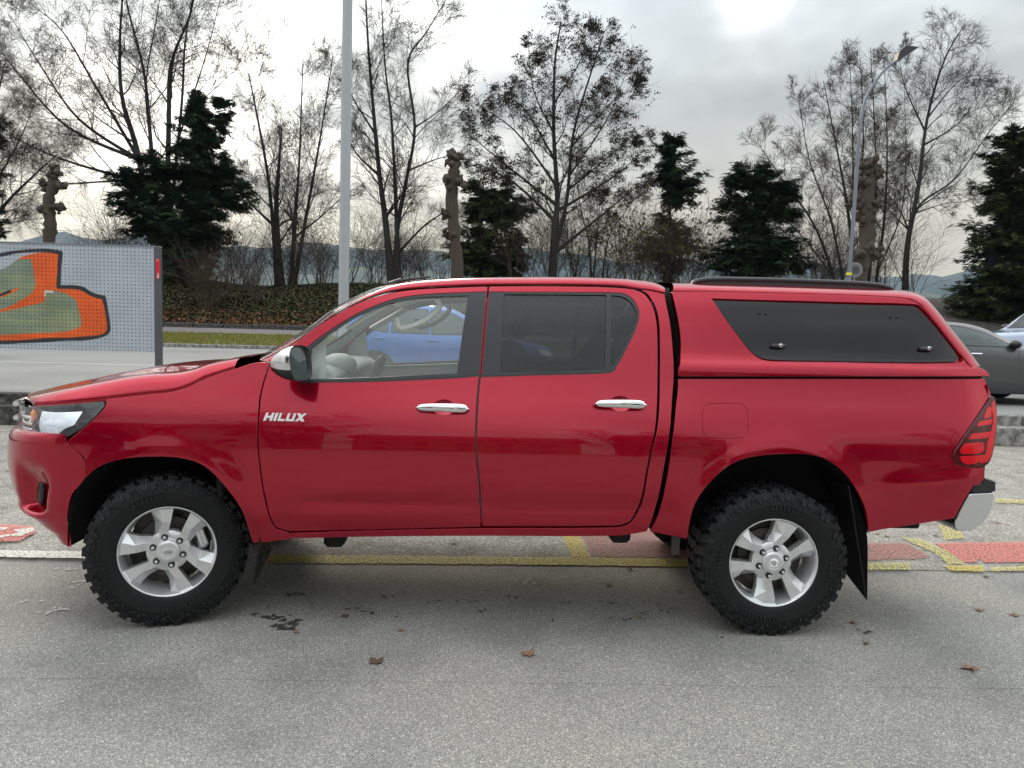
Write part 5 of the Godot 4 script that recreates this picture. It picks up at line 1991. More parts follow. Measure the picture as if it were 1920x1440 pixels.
	part("lower_grille", m, mat.liner, bumper)


# ---- roof, pillars, sills, screens
func build_cab() -> void:
	var c1 := [-1.228, 1.36, -1.147, 1.431, -1.034, 1.531, -0.891, 1.628, -0.786, 1.686, -0.652, 1.732, -0.515, 1.755, -0.308, 1.773, -0.14, 1.783, 0.098, 1.791, 0.338, 1.797, 0.551, 1.796, 0.641, 1.785, 0.726, 1.776, 0.793, 1.764]
	var c1p := pv(c1)
	var c2_at := [[-1.314, 1.364], [-1.227, 1.417], [-1.113, 1.492], [-0.964, 1.609], [-0.852, 1.68], [-0.705, 1.752], [-0.545, 1.793], [-0.315, 1.819], [-0.141, 1.83], [0.108, 1.842], [0.358, 1.849], [0.579, 1.848], [0.681, 1.841], [0.757, 1.834], [0.811, 1.807]]
	var c2_z := [-0.19, -0.22, -0.25, -0.28, -0.31, -0.35, -0.38, -0.40, -0.41, -0.41, -0.41, -0.41, -0.40, -0.38, -0.34]
	var edge := []
	var rail := []
	for k in c1p.size():
		edge.append(on(c1p[k]))
		rail.append(Vector3(c2_at[k][0], c2_at[k][1], c2_z[k]))
	edge = spline(edge, 5)
	rail = spline(rail, 5)
	var rows := []
	for k in edge.size():
		var row := []
		var across: Vector3 = (rail[k] - edge[k])
		var go := Vector2(across.x * 0.5, across.y).normalized() * 0.004
		var up := Vector3(go.x, go.y, flank(edge[k].x + go.x, edge[k].y + go.y) - flank(edge[k].x, edge[k].y)).normalized()
		var len: float = edge[k].distance_to(rail[k])
		var ta: Vector3 = up * len * 1.1
		var tb := (Vector3(across.x * 0.6, 0.0, across.z) + Vector3(0, 0.03, -0.0)).normalized() * len * 1.0
		row.append(edge[k] + Vector3(0, -0.002, -0.02))
		for s in 13:
			var t := s / 12.0
			var t2 := t * t
			var t3 := t2 * t
			row.append(edge[k] * (2 * t3 - 3 * t2 + 1) + ta * (t3 - 2 * t2 + t) + rail[k] * (-2 * t3 + 3 * t2) + tb * (t3 - t2))
		rows.append(row)
	var m := MB.new()
	m.sheet(rows)
	var rail_part := part("roof_rail", m, mat.red_paint, truck)
	mirrored(rail_part)
	# roof between the rails
	rows = []
	var under := []
	for k in range(26, edge.size()):
		var row := []
		var low := []
		for s in 21:
			var u := s / 10.0 - 1.0
			var w: float = rail[k].z - MIDDLE
			var f := 1.0 - smoothstep(66, 71, k)
			var y: float = rail[k].y + 0.022 * (1.0 - pow(absf(u), 1.6)) * f
			var lead := -0.10 * (1.0 - u * u) * (1.0 - smoothstep(26, 40, k))
			row.append(Vector3(rail[k].x + lead, y, MIDDLE - w * u))
			low.append(Vector3(rail[k].x + lead, y - 0.045, MIDDLE - w * u))
		rows.append(row)
		under.append(low)
	m = MB.new()
	m.sheet(rows)
	part("roof", m, mat.red_paint, truck)
	m = MB.new()
	m.sheet(under)
	part("headliner", m, mat.cabin_pale, truck)
	# windscreen between the pillars
	rows = []
	for k in 27:
		var row := []
		for s in 21:
			var u := s / 10.0 - 1.0
			var w: float = rail[k].z - MIDDLE
			row.append(Vector3(rail[k].x - 0.10 * (1.0 - u * u), rail[k].y - 0.006 + 0.03 * (1.0 - u * u), MIDDLE - w * u * 0.995))
		rows.append(row)
	m = MB.new()
	m.sheet(rows)
	part("windscreen", m, mat.clear_glass, truck)
	# inner faces of the pillars, pale trim
	rows = []
	for k in 31:
		rows.append([edge[k] + Vector3(0.03, -0.02, -0.055), (edge[k] + rail[k]) / 2 + Vector3(0.015, -0.02, -0.075), rail[k] + Vector3(0.01, -0.02, -0.04)])
	m = MB.new()
	m.sheet(rows)
	mirrored(part("pillar_trim", m, mat.cabin_grey, truck))
	# rear quarter of the cab and the sill
	var frame := body_panel("cab_frame", [0.646, 1.783, 0.725, 1.774, 0.793, 1.761, 0.8, 1.707, 0.815, 1.61, 0.825, 1.472, 0.827, 1.336, 0.812, 1.202, 0.799, 1.07, 0.776, 0.918, 0.754, 0.768, 0.729, 0.634, 0.701, 0.539, 0.547, 0.513, -0.152, 0.5, -0.692, 0.486, -1.106, 0.469, -1.104, 0.501, -0.691, 0.522, -0.147, 0.544, 0.543, 0.561, 0.591, 0.575, 0.622, 0.6, 0.663, 0.686, 0.689, 0.868, 0.709, 0.976, 0.731, 1.069, 0.746, 1.201, 0.752, 1.334, 0.756, 1.47, 0.756, 1.594, 0.747, 1.664, 0.727, 1.717, 0.696, 1.761], [], truck)
	mirrored(frame)
	m = MB.new()
	m.sheet([[Vector3(0.80, 0.55, -0.10), Vector3(0.80, 0.55, -1.64)], [Vector3(0.80, 1.28, -0.10), Vector3(0.80, 1.28, -1.64)]])
	m.sheet([[Vector3(0.80, 1.28, -0.12), Vector3(0.80, 1.28, -1.62)], [Vector3(0.775, 1.79, -0.30), Vector3(0.775, 1.79, -1.44)]])
	part("cab_back", m, mat.black_gloss, truck)
	# aerial
	m = MB.new()
	var b := pv([-0.668, 1.789, -0.638, 1.814, -0.622, 1.799, -0.468, 1.84])
	m.tube([Vector3(b[0].x - 0.03, b[0].y - 0.01, -0.62), Vector3(b[1].x, b[1].y, -0.62), Vector3(b[2].x, b[2].y - 0.01, -0.62)], [0.03, 0.016, 0.012], 8, true)
	var base := part("aerial_base", m, mat.black_trim, truck)
	m = MB.new()
	m.tube([Vector3(b[1].x, b[1].y, -0.62), Vector3(b[3].x, b[3].y, -0.62)], [0.008, 0.005], 6, true)
	part("aerial_mast", m, mat.black_trim, base)


# a chrome pull across a pressed bowl
func door_handle(at: Vector2, length: float, parent: Node3D, keyed: bool) -> void:
	var rows := []
	for j in 15:
		var t := j / 14.0
		var x := at.x + (t - 0.5) * length
		var hgt := 0.0215 * pow(maxf(1.0 - pow(absf(2 * t - 1), 7.0), 0.0), 0.5) * lerpf(0.80, 1.08, t) + 0.0008
		var out := 0.030 + 0.012 * sin(PI * t)
		var row := []
		for s in 16:
			var a := TAU * s / 16.0
			var y := at.y + sin(a) * hgt + 0.004 * sin(PI * t)
			row.append(Vector3(x, y, flank(x, at.y) + out + cos(a) * 0.011 - (at.y - y) * -0.1))
		rows.append(row)
	var m := MB.new()
	m.sheet(rows, true)
	var h := part("door_handle", m, mat.chrome, parent)
	m = MB.new()
	var k := at.x + length * 0.26
	m.box(Vector3(k, at.y, flank(k, at.y) + 0.041), Vector3(0.002, 0.034, 0.006))
	part("handle_joint", m, mat.black_trim, h)
	if keyed:
		m = MB.new()
		k = at.x + length * 0.37
		m.lathe([Vector2(0.0, 0.003), Vector2(0.006, 0.003), Vector2(0.008, 0.0)], 14, Transform3D(Basis(), Vector3(k, at.y + 0.002, flank(k, at.y) + 0.0475)))
		part("key_hole", m, mat.satin_chrome, h)
	m = MB.new()
	for e in [-1, 1]:
		var fx: float = at.x + e * length * 0.40
		m.box(Vector3(fx, at.y, flank(fx, at.y) + 0.012), Vector3(0.03, 0.018, 0.036), 0.004)
	part("handle_foot", m, mat.black_trim, h)


func bowl_line(at: Vector2, w: float, h: float) -> PackedVector2Array:
	var p := PackedVector2Array()
	for k in 28:
		var a := TAU * k / 28.0
		p.append(at + Vector2(cos(a) * w, sin(a) * h))
	return p


func bowl(line: PackedVector2Array, at: Vector2, deep: float) -> MB:
	var rows := []
	for j in 8:
		var f := 1.0 - j / 7.0
		var row := []
		for p in line:
			var q := at + (p - at) * maxf(f, 0.02)
			row.append(Vector3(q.x, q.y, flank(q.x, q.y) - deep * (1.0 - pow(f, 2.2))))
		rows.append(row)
	var m := MB.new()
	m.sheet(rows, true)
	return m


func build_doors() -> void:
	# front door
	var outline := [-1.226, 1.346, -1.147, 1.423, -1.033, 1.523, -0.891, 1.62, -0.786, 1.678, -0.651, 1.723, -0.515, 1.747, -0.307, 1.764, -0.142, 1.775, -0.157, 1.543, -0.171, 1.321, -0.178, 1.281, -0.186, 1.128, -0.186, 0.984, -0.179, 0.904, -0.166, 0.797, -0.159, 0.71, -0.147, 0.551, -0.691, 0.526, -1.106, 0.509, -1.119, 0.51, -1.174, 0.528, -1.2, 0.579, -1.22, 0.674, -1.233, 0.739, -1.248, 0.849, -1.261, 0.98, -1.263, 1.11, -1.262, 1.196, -1.248, 1.28]
	var frame_line := smooth(pv([-1.071, 1.26, -1.082, 1.273, -1.085, 1.384, -1.046, 1.444, -0.939, 1.53, -0.822, 1.609, -0.716, 1.662, -0.609, 1.701, -0.48, 1.724, -0.348, 1.736, -0.237, 1.743, -0.144, 1.749, -0.159, 1.516, -0.171, 1.314, -0.279, 1.302, -0.708, 1.274]))
	var at := pv([-0.349, 1.153])[0]
	var dish := bowl_line(at, 0.056, 0.040)
	var d := body_panel("front_door", outline, [frame_line, dish], truck, flank, 0.028)
	part("handle_bowl", bowl(dish, at, 0.021), mat.red_paint, d)
	door_handle(at + Vector2(-0.005, 0.0), 0.268, d, true)
	var glass_line := smooth(pv([-1.032, 1.433, -0.933, 1.516, -0.816, 1.596, -0.712, 1.647, -0.605, 1.685, -0.48, 1.708, -0.361, 1.717, -0.238, 1.725, -0.259, 1.568, -0.286, 1.321, -0.709, 1.291, -1.037, 1.273, -1.035, 1.359]))
	part("window_frame", panel(shrink(frame_line, 0.001), [glass_line], flank, 0.03, -0.004, 0.02), mat.pillar_black, d)
	part("window_glass", panel(shrink(glass_line, -0.006), [], flank, 0.06, -0.014, 0.0), mat.clear_glass, d)
	var seal := smooth(pv([-1.065, 1.259, -0.708, 1.272, -0.279, 1.301, -0.171, 1.313, -0.171, 1.322, -0.279, 1.312, -0.709, 1.283, -1.037, 1.267]), true, 0.03, 30)
	part("window_seal", panel(seal, [], flank, 0.04, 0.001, 0.006), mat.black_trim, d)
	for k in 4:
		var a := pv([-1.081, 1.409, -1.08, 1.39, -1.08, 1.371, -1.08, 1.353])[k]
		var m := MB.new()
		m.box(Vector3(a.x + 0.02, a.y, flank(a.x, a.y) - 0.001), Vector3(0.045, 0.007, 0.006), 0.002)
		part("sail_groove", m, mat.black_trim, d)
	build_name(d)
	build_mirror(d)
	mirrored_plain(d)
	# rear door
	outline = [-0.135, 1.775, 0.098, 1.783, 0.338, 1.788, 0.55, 1.787, 0.638, 1.778, 0.687, 1.755, 0.717, 1.714, 0.736, 1.661, 0.745, 1.594, 0.746, 1.47, 0.743, 1.334, 0.736, 1.2, 0.722, 1.068, 0.701, 0.975, 0.682, 0.867, 0.653, 0.686, 0.611, 0.598, 0.585, 0.582, 0.542, 0.57, -0.141, 0.553, -0.152, 0.71, -0.159, 0.797, -0.173, 0.905, -0.18, 0.984, -0.179, 1.128, -0.171, 1.281, -0.164, 1.321, -0.15, 1.543]
	frame_line = smooth(pv([-0.135, 1.749, -0.059, 1.75, 0.21, 1.756, 0.484, 1.762, 0.535, 1.762, 0.58, 1.758, 0.623, 1.731, 0.647, 1.692, 0.656, 1.65, 0.644, 1.591, 0.589, 1.474, 0.527, 1.367, 0.491, 1.346, 0.101, 1.324, -0.164, 1.309, -0.153, 1.489]))
	at = pv([0.546, 1.191])[0]
	dish = bowl_line(at, 0.056, 0.040)
	d = body_panel("rear_door", outline, [frame_line, dish], truck, flank, 0.028)
	part("handle_bowl", bowl(dish, at, 0.021), mat.red_paint, d)
	door_handle(at + Vector2(-0.004, 0.0), 0.268, d, false)
	glass_line = smooth(pv([-0.056, 1.737, 0.21, 1.743, 0.483, 1.748, 0.473, 1.355, 0.211, 1.34, -0.07, 1.327]), true, 0.03, 30)
	var quarter := smooth(pv([0.508, 1.747, 0.562, 1.743, 0.603, 1.722, 0.633, 1.682, 0.643, 1.641, 0.627, 1.583, 0.575, 1.477, 0.527, 1.394, 0.498, 1.362]), true, 0.02, 50)
	part("window_frame", panel(shrink(frame_line, 0.001), [glass_line, quarter], flank, 0.03, -0.004, 0.02), mat.pillar_black, d)
	part("window_glass", panel(shrink(glass_line, -0.006), [], flank, 0.06, -0.013, 0.0), mat.tinted_glass, d)
	part("quarter_glass", panel(shrink(quarter, -0.006), [], flank, 0.06, -0.013, 0.0), mat.tinted_glass, d)
	seal = smooth(pv([-0.164, 1.308, 0.101, 1.323, 0.491, 1.344, 0.527, 1.364, 0.518, 1.371, 0.488, 1.356, 0.101, 1.334, -0.164, 1.318]), true, 0.03, 30)
	part("window_seal", panel(seal, [], flank, 0.04, 0.001, 0.006), mat.black_trim, d)
	mirrored(d)
	# the step the doors close against
	var step := MB.new()
	step.box(Vector3(-0.27, 0.564, -0.085), Vector3(1.70, 0.13, 0.05), 0.006, Basis(Vector3.BACK, 0.018))
	mirrored(part("sill_step", step, mat.red_paint, truck))
	# the post between the doors
	var post := smooth(pv([-0.195, 1.75, -0.081, 1.753, -0.095, 1.312, -0.085, 0.561, -0.212, 0.559, -0.225, 1.309]), true, 0.04, 30)
	mirrored(part("door_post", panel(post, [], flank, 0.05, -0.095, 0.0), mat.red_paint, truck))
	var sail := smooth(pv([-1.101, 1.246, -1.102, 1.389, -1.047, 1.455, -0.976, 1.511, -0.958, 1.25]), true, 0.03, 30)
	mirrored(part("sail_trim", panel(sail, [], flank, 0.05, -0.072, 0.0), mat.cabin_grey, truck))


# the far door carries no name and shows its mirror from behind
func mirrored_plain(d: Node3D) -> void:
	var c := mirrored(d)
	for k in c.get_children():
		if k.name.begins_with("name_badge"):
			c.remove_child(k)
			k.free()


# one letter is a set of slanted bars
func build_name(door: Node3D) -> void:
	var m := MB.new()
	var a := pv([-1.239, 1.071])[0]
	var b := pv([-1.022, 1.113])[0]
	letters(m, Vector3(a.x, a.y, 0), b.x - a.x, (b.y - a.y) * 0.92, true)
	part("name_badge", m, mat.badge, door)


# HILUX in wide slanted capitals; flat, or laid on the flank
func letters(m: MB, at: Vector3, w: float, h: float, flanked: bool) -> void:
	var strokes := {"H": [[0, 0, 0.30, 0, 0.30, 1, 0, 1], [0.70, 0, 1, 0, 1, 1, 0.70, 1], [0.30, 0.36, 0.70, 0.36, 0.70, 0.62, 0.30, 0.62]], "I": [[0, 0, 1, 0, 1, 1, 0, 1]], "L": [[0, 0.0, 0.32, 0.0, 0.32, 1, 0, 1], [0.32, 0.0, 1, 0.0, 1, 0.26, 0.32, 0.26]], "U": [[0, 0.0, 0.30, 0.0, 0.30, 1, 0, 1], [0.70, 0.0, 1, 0.0, 1, 1, 0.70, 1], [0.30, 0.0, 0.70, 0.0, 0.70, 0.26, 0.30, 0.26]], "X": [[0, 0, 0.34, 0, 0.60, 0.40, 0.40, 0.60], [0.66, 0, 1, 0, 0.34, 1, 0, 1], [0.40, 0.60, 0.60, 0.40, 1, 1, 0.68, 1]]}
	var places := [["H", 0.0, 0.205], ["I", 0.235, 0.065], ["L", 0.335, 0.165], ["U", 0.53, 0.20], ["X", 0.75, 0.235]]
	for p in places:
		for s in strokes[p[0]]:
			var front := []
			var back := []
			var c := Vector3.ZERO
			for k in s.size() / 2:
				var v: float = s[k * 2 + 1]
				var x: float = at.x + (p[1] + s[k * 2] * p[2]) * w * 0.94 + v * h * 0.30
				var y := at.y + v * h
				var z := flank(x, y) if flanked else at.z
				front.append(Vector3(x, y, z + 0.007))
				back.append(Vector3(x, y, z - 0.002))
				c += front[-1] / (s.size() / 2)
			m.face(front, Vector3.BACK)
			for k in front.size():
				var k2 := (k + 1) % front.size()
				m.face([front[k], front[k2], back[k2], back[k]], (front[k] + front[k2]) / 2 - c)


func build_mirror(door: Node3D) -> void:
	# shell narrowing to the front; the glass faces the rear
	var c := Vector3(-1.092, 1.366, 0.115)
	var sets := [["mirror_cap", 0, 13, "chrome"], ["mirror_lamp_strip", 0, 0, "satin_chrome"], ["mirror_foot", 0, 0, "black_gloss"]]
	var shape := func(t: float, a: float) -> Vector3:      # t 0 front .. 1 back
		var s := pow(sin(lerpf(0.16, 1.0, t) * PI / 2), 0.75)
		var ca := signf(cos(a)) * pow(absf(cos(a)), 0.62)
		var sa := signf(sin(a)) * pow(absf(sin(a)), 0.62)
		return c + Vector3(lerpf(-0.072, 0.062, t) - 0.010 * sa * t - 0.026 * ca * t, sa * 0.086 * s - 0.008 * (1.0 - t), ca * 0.108 * s)
	for q in [["mirror_cap", 0.02, PI - 0.02, "chrome"], ["mirror_band", -0.16, 0.02, "satin_chrome"], ["mirror_band", PI - 0.02, PI + 0.16, "satin_chrome"], ["mirror_foot", PI + 0.16, TAU - 0.16, "black_gloss"]]:
		var rows := []
		for j in 13:
			var row := []
			for s in 17:
				row.append(shape.call(j / 12.0, lerpf(q[1], q[2], s / 16.0)))
			rows.append(row)
		var m := MB.new()
		m.sheet(rows)
		part(q[0], m, mat[q[3]], door)
	var rim := []
	var inner := []
	var glass := []
	for s in 40:
		var p: Vector3 = shape.call(1.0, TAU * s / 40.0)
		rim.append(p)
		inner.append(c.lerp(p, 0.91) + Vector3((p.x - c.x) * 0.09, 0, 0))
		glass.append(c + (p - c) * Vector3(1.0, 0.88, 0.88) + Vector3(-0.014, 0, 0))
	var m := MB.new()
	m.sheet([rim, inner, glass], true)
	part("mirror_rim", m, mat.black_trim, door)
	m = MB.new()
	var mid := Vector3.ZERO
	for p in glass:
		mid += p / glass.size()
	for s in glass.size():
		m.face([glass[s], glass[(s + 1) % glass.size()], mid], Vector3(1, 0, 0.2))
	part("mirror_glass", m, mat.mirror_glass, door)
	m = MB.new()
	m.box(Vector3(-1.06, 1.30, -0.01), Vector3(0.07, 0.045, 0.12), 0.012)
	part("mirror_arm", m, mat.black_trim, door)


# ---- load bed, tail lights, rear bumper
func build_bed() -> void:
	var fuel := smooth(pv([0.971, 1.2, 1.087, 1.207, 1.203, 1.205, 1.203, 1.118, 1.195, 1.033, 1.08, 1.024, 0.965, 1.026, 0.961, 1.113]), true, 0.015, 20)
	# round the fuel door's corners
	fuel = Geometry2D.offset_polygon(shrink(fuel, 0.03), 0.03, Geometry2D.JOIN_ROUND)[0]
	var bed := body_panel("bed_side", [0.846, 1.324, 1.654, 1.343, 2.479, 1.361, 2.51, 1.28, 2.443, 1.21, 2.355, 1.111, 2.289, 1.026, 2.258, 0.98, 2.257, 0.951, 2.273, 0.923, 2.331, 0.911, 2.433, 0.909, 2.436, 0.852, 2.413, 0.822, 2.372, 0.812, 2.352, 0.772, 2.32, 0.713, 2.292, 0.641, 2.259, 0.635, 2.068, 0.6, 1.845, 0.56, 1.814, 0.676, 1.774, 0.756, 1.722, 0.835, 1.654, 0.9, 1.58, 0.942, 1.505, 0.959, 1.4, 0.961, 1.265, 0.95, 1.154, 0.925, 1.061, 0.867, 0.984, 0.783, 0.933, 0.694, 0.913, 0.594, 0.912, 0.507, 0.805, 0.523, 0.715, 0.54, 0.755, 0.648, 0.787, 0.834, 0.804, 0.977, 0.829, 1.171, 0.844, 1.269], [fuel], truck, flank, 0.025)
	var fd := part("fuel_door", panel(shrink(fuel, 0.0055), [], flank, 0.025, 0.0, 0.015), mat.red_paint, bed)
	part("fuel_door_well", panel(shrink(fuel, -0.004), [], flank, 0.05, -0.022, 0.0), mat.red_paint, bed)
	var far := mirrored(bed)
	for k in far.get_children():
		far.remove_child(k)
		k.free()
	# tailgate
	var m := MB.new()
	var rows := []
	for j in 13:
		var y := lerpf(0.70, 1.33, j / 12.0)
		var row := []
		for s in 17:
			var u := s / 8.0 - 1.0
			row.append(Vector3(2.485 + 0.03 * (1.0 - pow(absf(u), 3.0)) + 0.02 * sin(PI * j / 12.0), y, MIDDLE + u * 0.79))
		rows.append(row)
	m.sheet(rows)
	part("tailgate", m, mat.red_paint, truck)
	# tail light: smoked cover with bright red bars
	var shape := shrink(smooth(pv([2.512, 1.269, 2.528, 1.255, 2.529, 1.204, 2.516, 1.131, 2.492, 1.037, 2.473, 0.971, 2.457, 0.938, 2.432, 0.919, 2.331, 0.915, 2.277, 0.927, 2.262, 0.951, 2.264, 0.98, 2.295, 1.026, 2.361, 1.111, 2.45, 1.21]), true, 0.02, 60), 0.002)
	var tl := part("tail_light", panel(shape, [], flank, 0.02, 0.004, 0.03, 0.006), mat.smoked_lens, truck)
	for q in [[2.518, 1.25, 2.523, 1.201, 2.51, 1.129, 2.485, 1.038, 2.468, 0.976, 2.45, 0.943, 2.407, 0.93, 2.398, 0.949, 2.431, 0.973, 2.448, 1.038, 2.476, 1.094, 2.497, 1.156, 2.499, 1.223], [2.451, 1.18, 2.477, 1.215, 2.497, 1.212, 2.485, 1.167, 2.441, 1.156], [2.414, 1.142, 2.489, 1.153, 2.479, 1.129, 2.393, 1.118], [2.365, 1.08, 2.484, 1.091, 2.458, 1.065, 2.342, 1.053], [2.32, 1.029, 2.421, 1.038, 2.426, 1, 2.401, 0.984, 2.302, 0.978, 2.294, 0.996], [2.293, 0.964, 2.431, 0.973, 2.395, 0.938, 2.331, 0.926, 2.302, 0.94]]:
		part("red_bar", panel(smooth(pv(q), true, 0.012, 40), [], flank, 0.02, 0.0065, 0.004, 0.001), mat.red_lens_bright, tl)
	mirrored(tl)
	# bumper
	var chrome := prism(smooth(pv([2.389, 0.765, 2.524, 0.774, 2.52, 0.714, 2.501, 0.646, 2.455, 0.591, 2.417, 0.563, 2.338, 0.562, 2.325, 0.583, 2.324, 0.623, 2.356, 0.702]), true, 0.02, 25), -0.02, 2 * MIDDLE + 0.02, 0.012)
	var rb := part("rear_bumper", chrome, mat.satin_chrome, truck)
	part("bumper_step", prism(smooth(pv([2.385, 0.763, 2.528, 0.774, 2.524, 0.83, 2.464, 0.847, 2.452, 0.821, 2.408, 0.806]), true, 0.02, 25), -0.015, 2 * MIDDLE + 0.015, 0.010), mat.black_trim, rb)


func build_canopy() -> void:
	var win := smooth(pv([1.037, 1.732, 1.306, 1.732, 1.571, 1.732, 1.849, 1.731, 2.126, 1.73, 2.155, 1.71, 2.271, 1.572, 2.344, 1.473, 2.348, 1.457, 2.333, 1.446, 1.95, 1.434, 1.653, 1.433, 1.372, 1.431, 1.289, 1.439, 1.245, 1.464, 1.199, 1.515, 1.113, 1.631]), true, 0.02, 55)
	var hole := shrink(smooth(pv([1.032, 1.744, 1.307, 1.743, 1.573, 1.744, 1.851, 1.744, 2.139, 1.742, 2.168, 1.721, 2.286, 1.578, 2.368, 1.466, 2.371, 1.449, 2.331, 1.436, 1.948, 1.426, 1.652, 1.425, 1.371, 1.422, 1.283, 1.429, 1.238, 1.457, 1.193, 1.509, 1.107, 1.626]), true, 0.02, 55), 0.0)
	var side := smooth(pv([0.843, 1.338, 0.848, 1.374, 0.86, 1.414, 0.867, 1.514, 0.855, 1.633, 0.834, 1.744, 0.83, 1.77, 0.972, 1.775, 1.374, 1.778, 1.782, 1.778, 2.058, 1.771, 2.13, 1.753, 2.173, 1.716, 2.248, 1.616, 2.351, 1.485, 2.402, 1.417, 2.455, 1.414, 2.487, 1.396, 2.5, 1.376, 1.641, 1.357]))
	var can := part("canopy", panel(side, [hole], canopy_side, 0.025, 0.0, 0.026), mat.red_paint, truck)
	part("window_recess", panel(shrink(hole, -0.004), [], canopy_side, 0.04, -0.020, 0.0), mat.red_paint, can)
	part("canopy_window", panel(win, [], canopy_side, 0.04, -0.011, 0.006, 0.001), mat.canopy_glass, can)
	for q in pv([1.285, 1.669, 1.321, 1.669, 1.988, 1.669, 2.023, 1.668]):
		var m := MB.new()
		m.lathe([Vector2(0.0, 0.006), Vector2(0.006, 0.005), Vector2(0.009, 0.0)], 14, Transform3D(Basis(), Vector3(q.x, q.y, canopy_side(q.x, q.y) - 0.011)))
		part("hinge_bolt", m, mat.black_trim, can)
	for q in pv([1.375, 1.503, 2.163, 1.508]):
		var m := MB.new()
		m.box(Vector3(q.x, q.y, canopy_side(q.x, q.y) + 0.004), Vector3(0.078, 0.024, 0.026), 0.010)
		part("window_latch", m, mat.black_trim, can)
		m = MB.new()
		m.lathe([Vector2(0.0, 0.004), Vector2(0.008, 0.004), Vector2(0.0105, 0.0)], 16, Transform3D(Basis(), Vector3(q.x + 0.008, q.y + 0.003, canopy_side(q.x, q.y) + 0.017)))
		part("latch_lock", m, mat.satin_chrome, can)
	var tab := smooth(pv([2.079, 1.428, 2.145, 1.429, 2.139, 1.42, 2.079, 1.419]), true, 0.02, 20)
	part("drain_tab", panel(tab, [], canopy_side, 0.03, 0.002, 0.01), mat.red_paint, can)
	mirrored(can)
	# rounded shoulder and roof
	var p1 := pv([0.83, 1.77, 0.972, 1.775, 1.374, 1.778, 1.782, 1.778, 2.058, 1.771, 2.13, 1.753, 2.173, 1.716, 2.248, 1.616, 2.351, 1.485, 2.402, 1.417])
	var z2 := [-0.36, -0.37, -0.38, -0.38, -0.37, -0.33, -0.29, -0.25, -0.21, -0.19]
	var p2 := [[0.85, 1.827], [1.018, 1.83], [1.44, 1.834], [1.865, 1.833], [2.137, 1.826], [2.225, 1.799], [2.277, 1.741], [2.346, 1.639], [2.439, 1.51], [2.497, 1.426]]
	var edge := []
	var rail := []
	for k in p1.size():
		edge.append(Vector3(p1[k].x, p1[k].y, canopy_side(p1[k].x, p1[k].y)))
		rail.append(Vector3(p2[k][0], p2[k][1], z2[k]))
	edge = spline(edge, 6)
	rail = spline(rail, 6)
	var rows := []
	for k in edge.size():
		var row := []
		var len: float = edge[k].distance_to(rail[k])
		var across: Vector3 = rail[k] - edge[k]
		var go := Vector2(across.x, across.y).normalized() * 0.004
		var up := Vector3(go.x, go.y, canopy_side(edge[k].x + go.x, edge[k].y + go.y) - canopy_side(edge[k].x, edge[k].y))
		var ta: Vector3 = up.normalized() * len
		var tb: Vector3 = Vector3(0, 0.04, -1).lerp(Vector3(0.05, 0.0, -1), clampf((k - 24) / 10.0, 0, 1)).normalized() * len
		row.append(edge[k] + Vector3(0, 0, -0.02))
		for s in 13:
			var t := s / 12.0
			var t2 := t * t
			var t3 := t2 * t
			row.append(edge[k] * (2 * t3 - 3 * t2 + 1) + ta * (t3 - 2 * t2 + t) + rail[k] * (-2 * t3 + 3 * t2) + tb * (t3 - t2))
		rows.append(row)
	var m := MB.new()
	m.sheet(rows)
	mirrored(part("canopy_shoulder", m, mat.red_paint, truck))
	rows = []
	for k in edge.size():
		var row := []
		for s in 21:
			var u := s / 10.0 - 1.0
			var back := smoothstep(22, 34, k)
			row.append(Vector3(rail[k].x + 0.03 * back * (1.0 - u * u), rail[k].y + 0.024 * (1.0 - u * u) * (1.0 - back), MIDDLE - (rail[k].z - MIDDLE) * u))
		rows.append(row)
	m = MB.new()
	m.sheet(rows.slice(0, 31))
	part("canopy_roof", m, mat.red_paint, truck)
	m = MB.new()
	m.sheet(rows.slice(30))
	part("canopy_hatch", m, mat.canopy_glass, truck)
	# front wall, in the gap behind the cab
	m = MB.new()
	m.sheet([[Vector3(0.865, 1.34, -0.11), Vector3(0.865, 1.34, -1.63)], [Vector3(0.86, 1.55, -0.16), Vector3(0.86, 1.55, -1.58)], [Vector3(0.835, 1.80, -0.30), Vector3(0.835, 1.80, -1.44)]])
	m.sheet([[Vector3(0.845, 0.50, -0.06), Vector3(0.845, 0.50, -1.68)], [Vector3(0.845, 1.34, -0.10), Vector3(0.845, 1.34, -1.64)]])
	part("front_wall", m, mat.liner, truck)
	m = MB.new()
	m.box(Vector3(1.68, 1.35, MIDDLE), Vector3(1.60, 0.10, 1.50), 0.005)  # black slab added inside to darken the open joint under the canopy
	part("canopy_gap_filler", m, mat.black_trim, truck)
	# roof bars
	var line := pv([0.971, 1.834, 0.988, 1.847, 1.026, 1.857, 1.108, 1.864, 1.325, 1.867, 1.525, 1.867, 1.839, 1.864, 1.976, 1.858, 2.043, 1.848, 2.079, 1.833, 2.098, 1.816])
	var l := []
	var r := []
	for q in line:
		l.append(Vector3(q.x, q.y - 0.010, -0.33))
	l = spline(l, 4)
	for k in l.size():
		r.append(0.0135)
	m = MB.new()
	m.tube(l, r, 12, true)
	var bar := part("roof_bar", m, mat.rail_black, truck)
	rows = []
	var a := []
	var b := []
	for k in range(2, l.size() - 2):
		a.append(l[k] + Vector3(0, -0.008, 0.006))
		b.append(Vector3(l[k].x, l[k].y - 0.032, -0.322))
	m = MB.new()
	m.sheet([a, b])
	part("bar_base", m, mat.black_trim, bar)
	mirrored(bar)


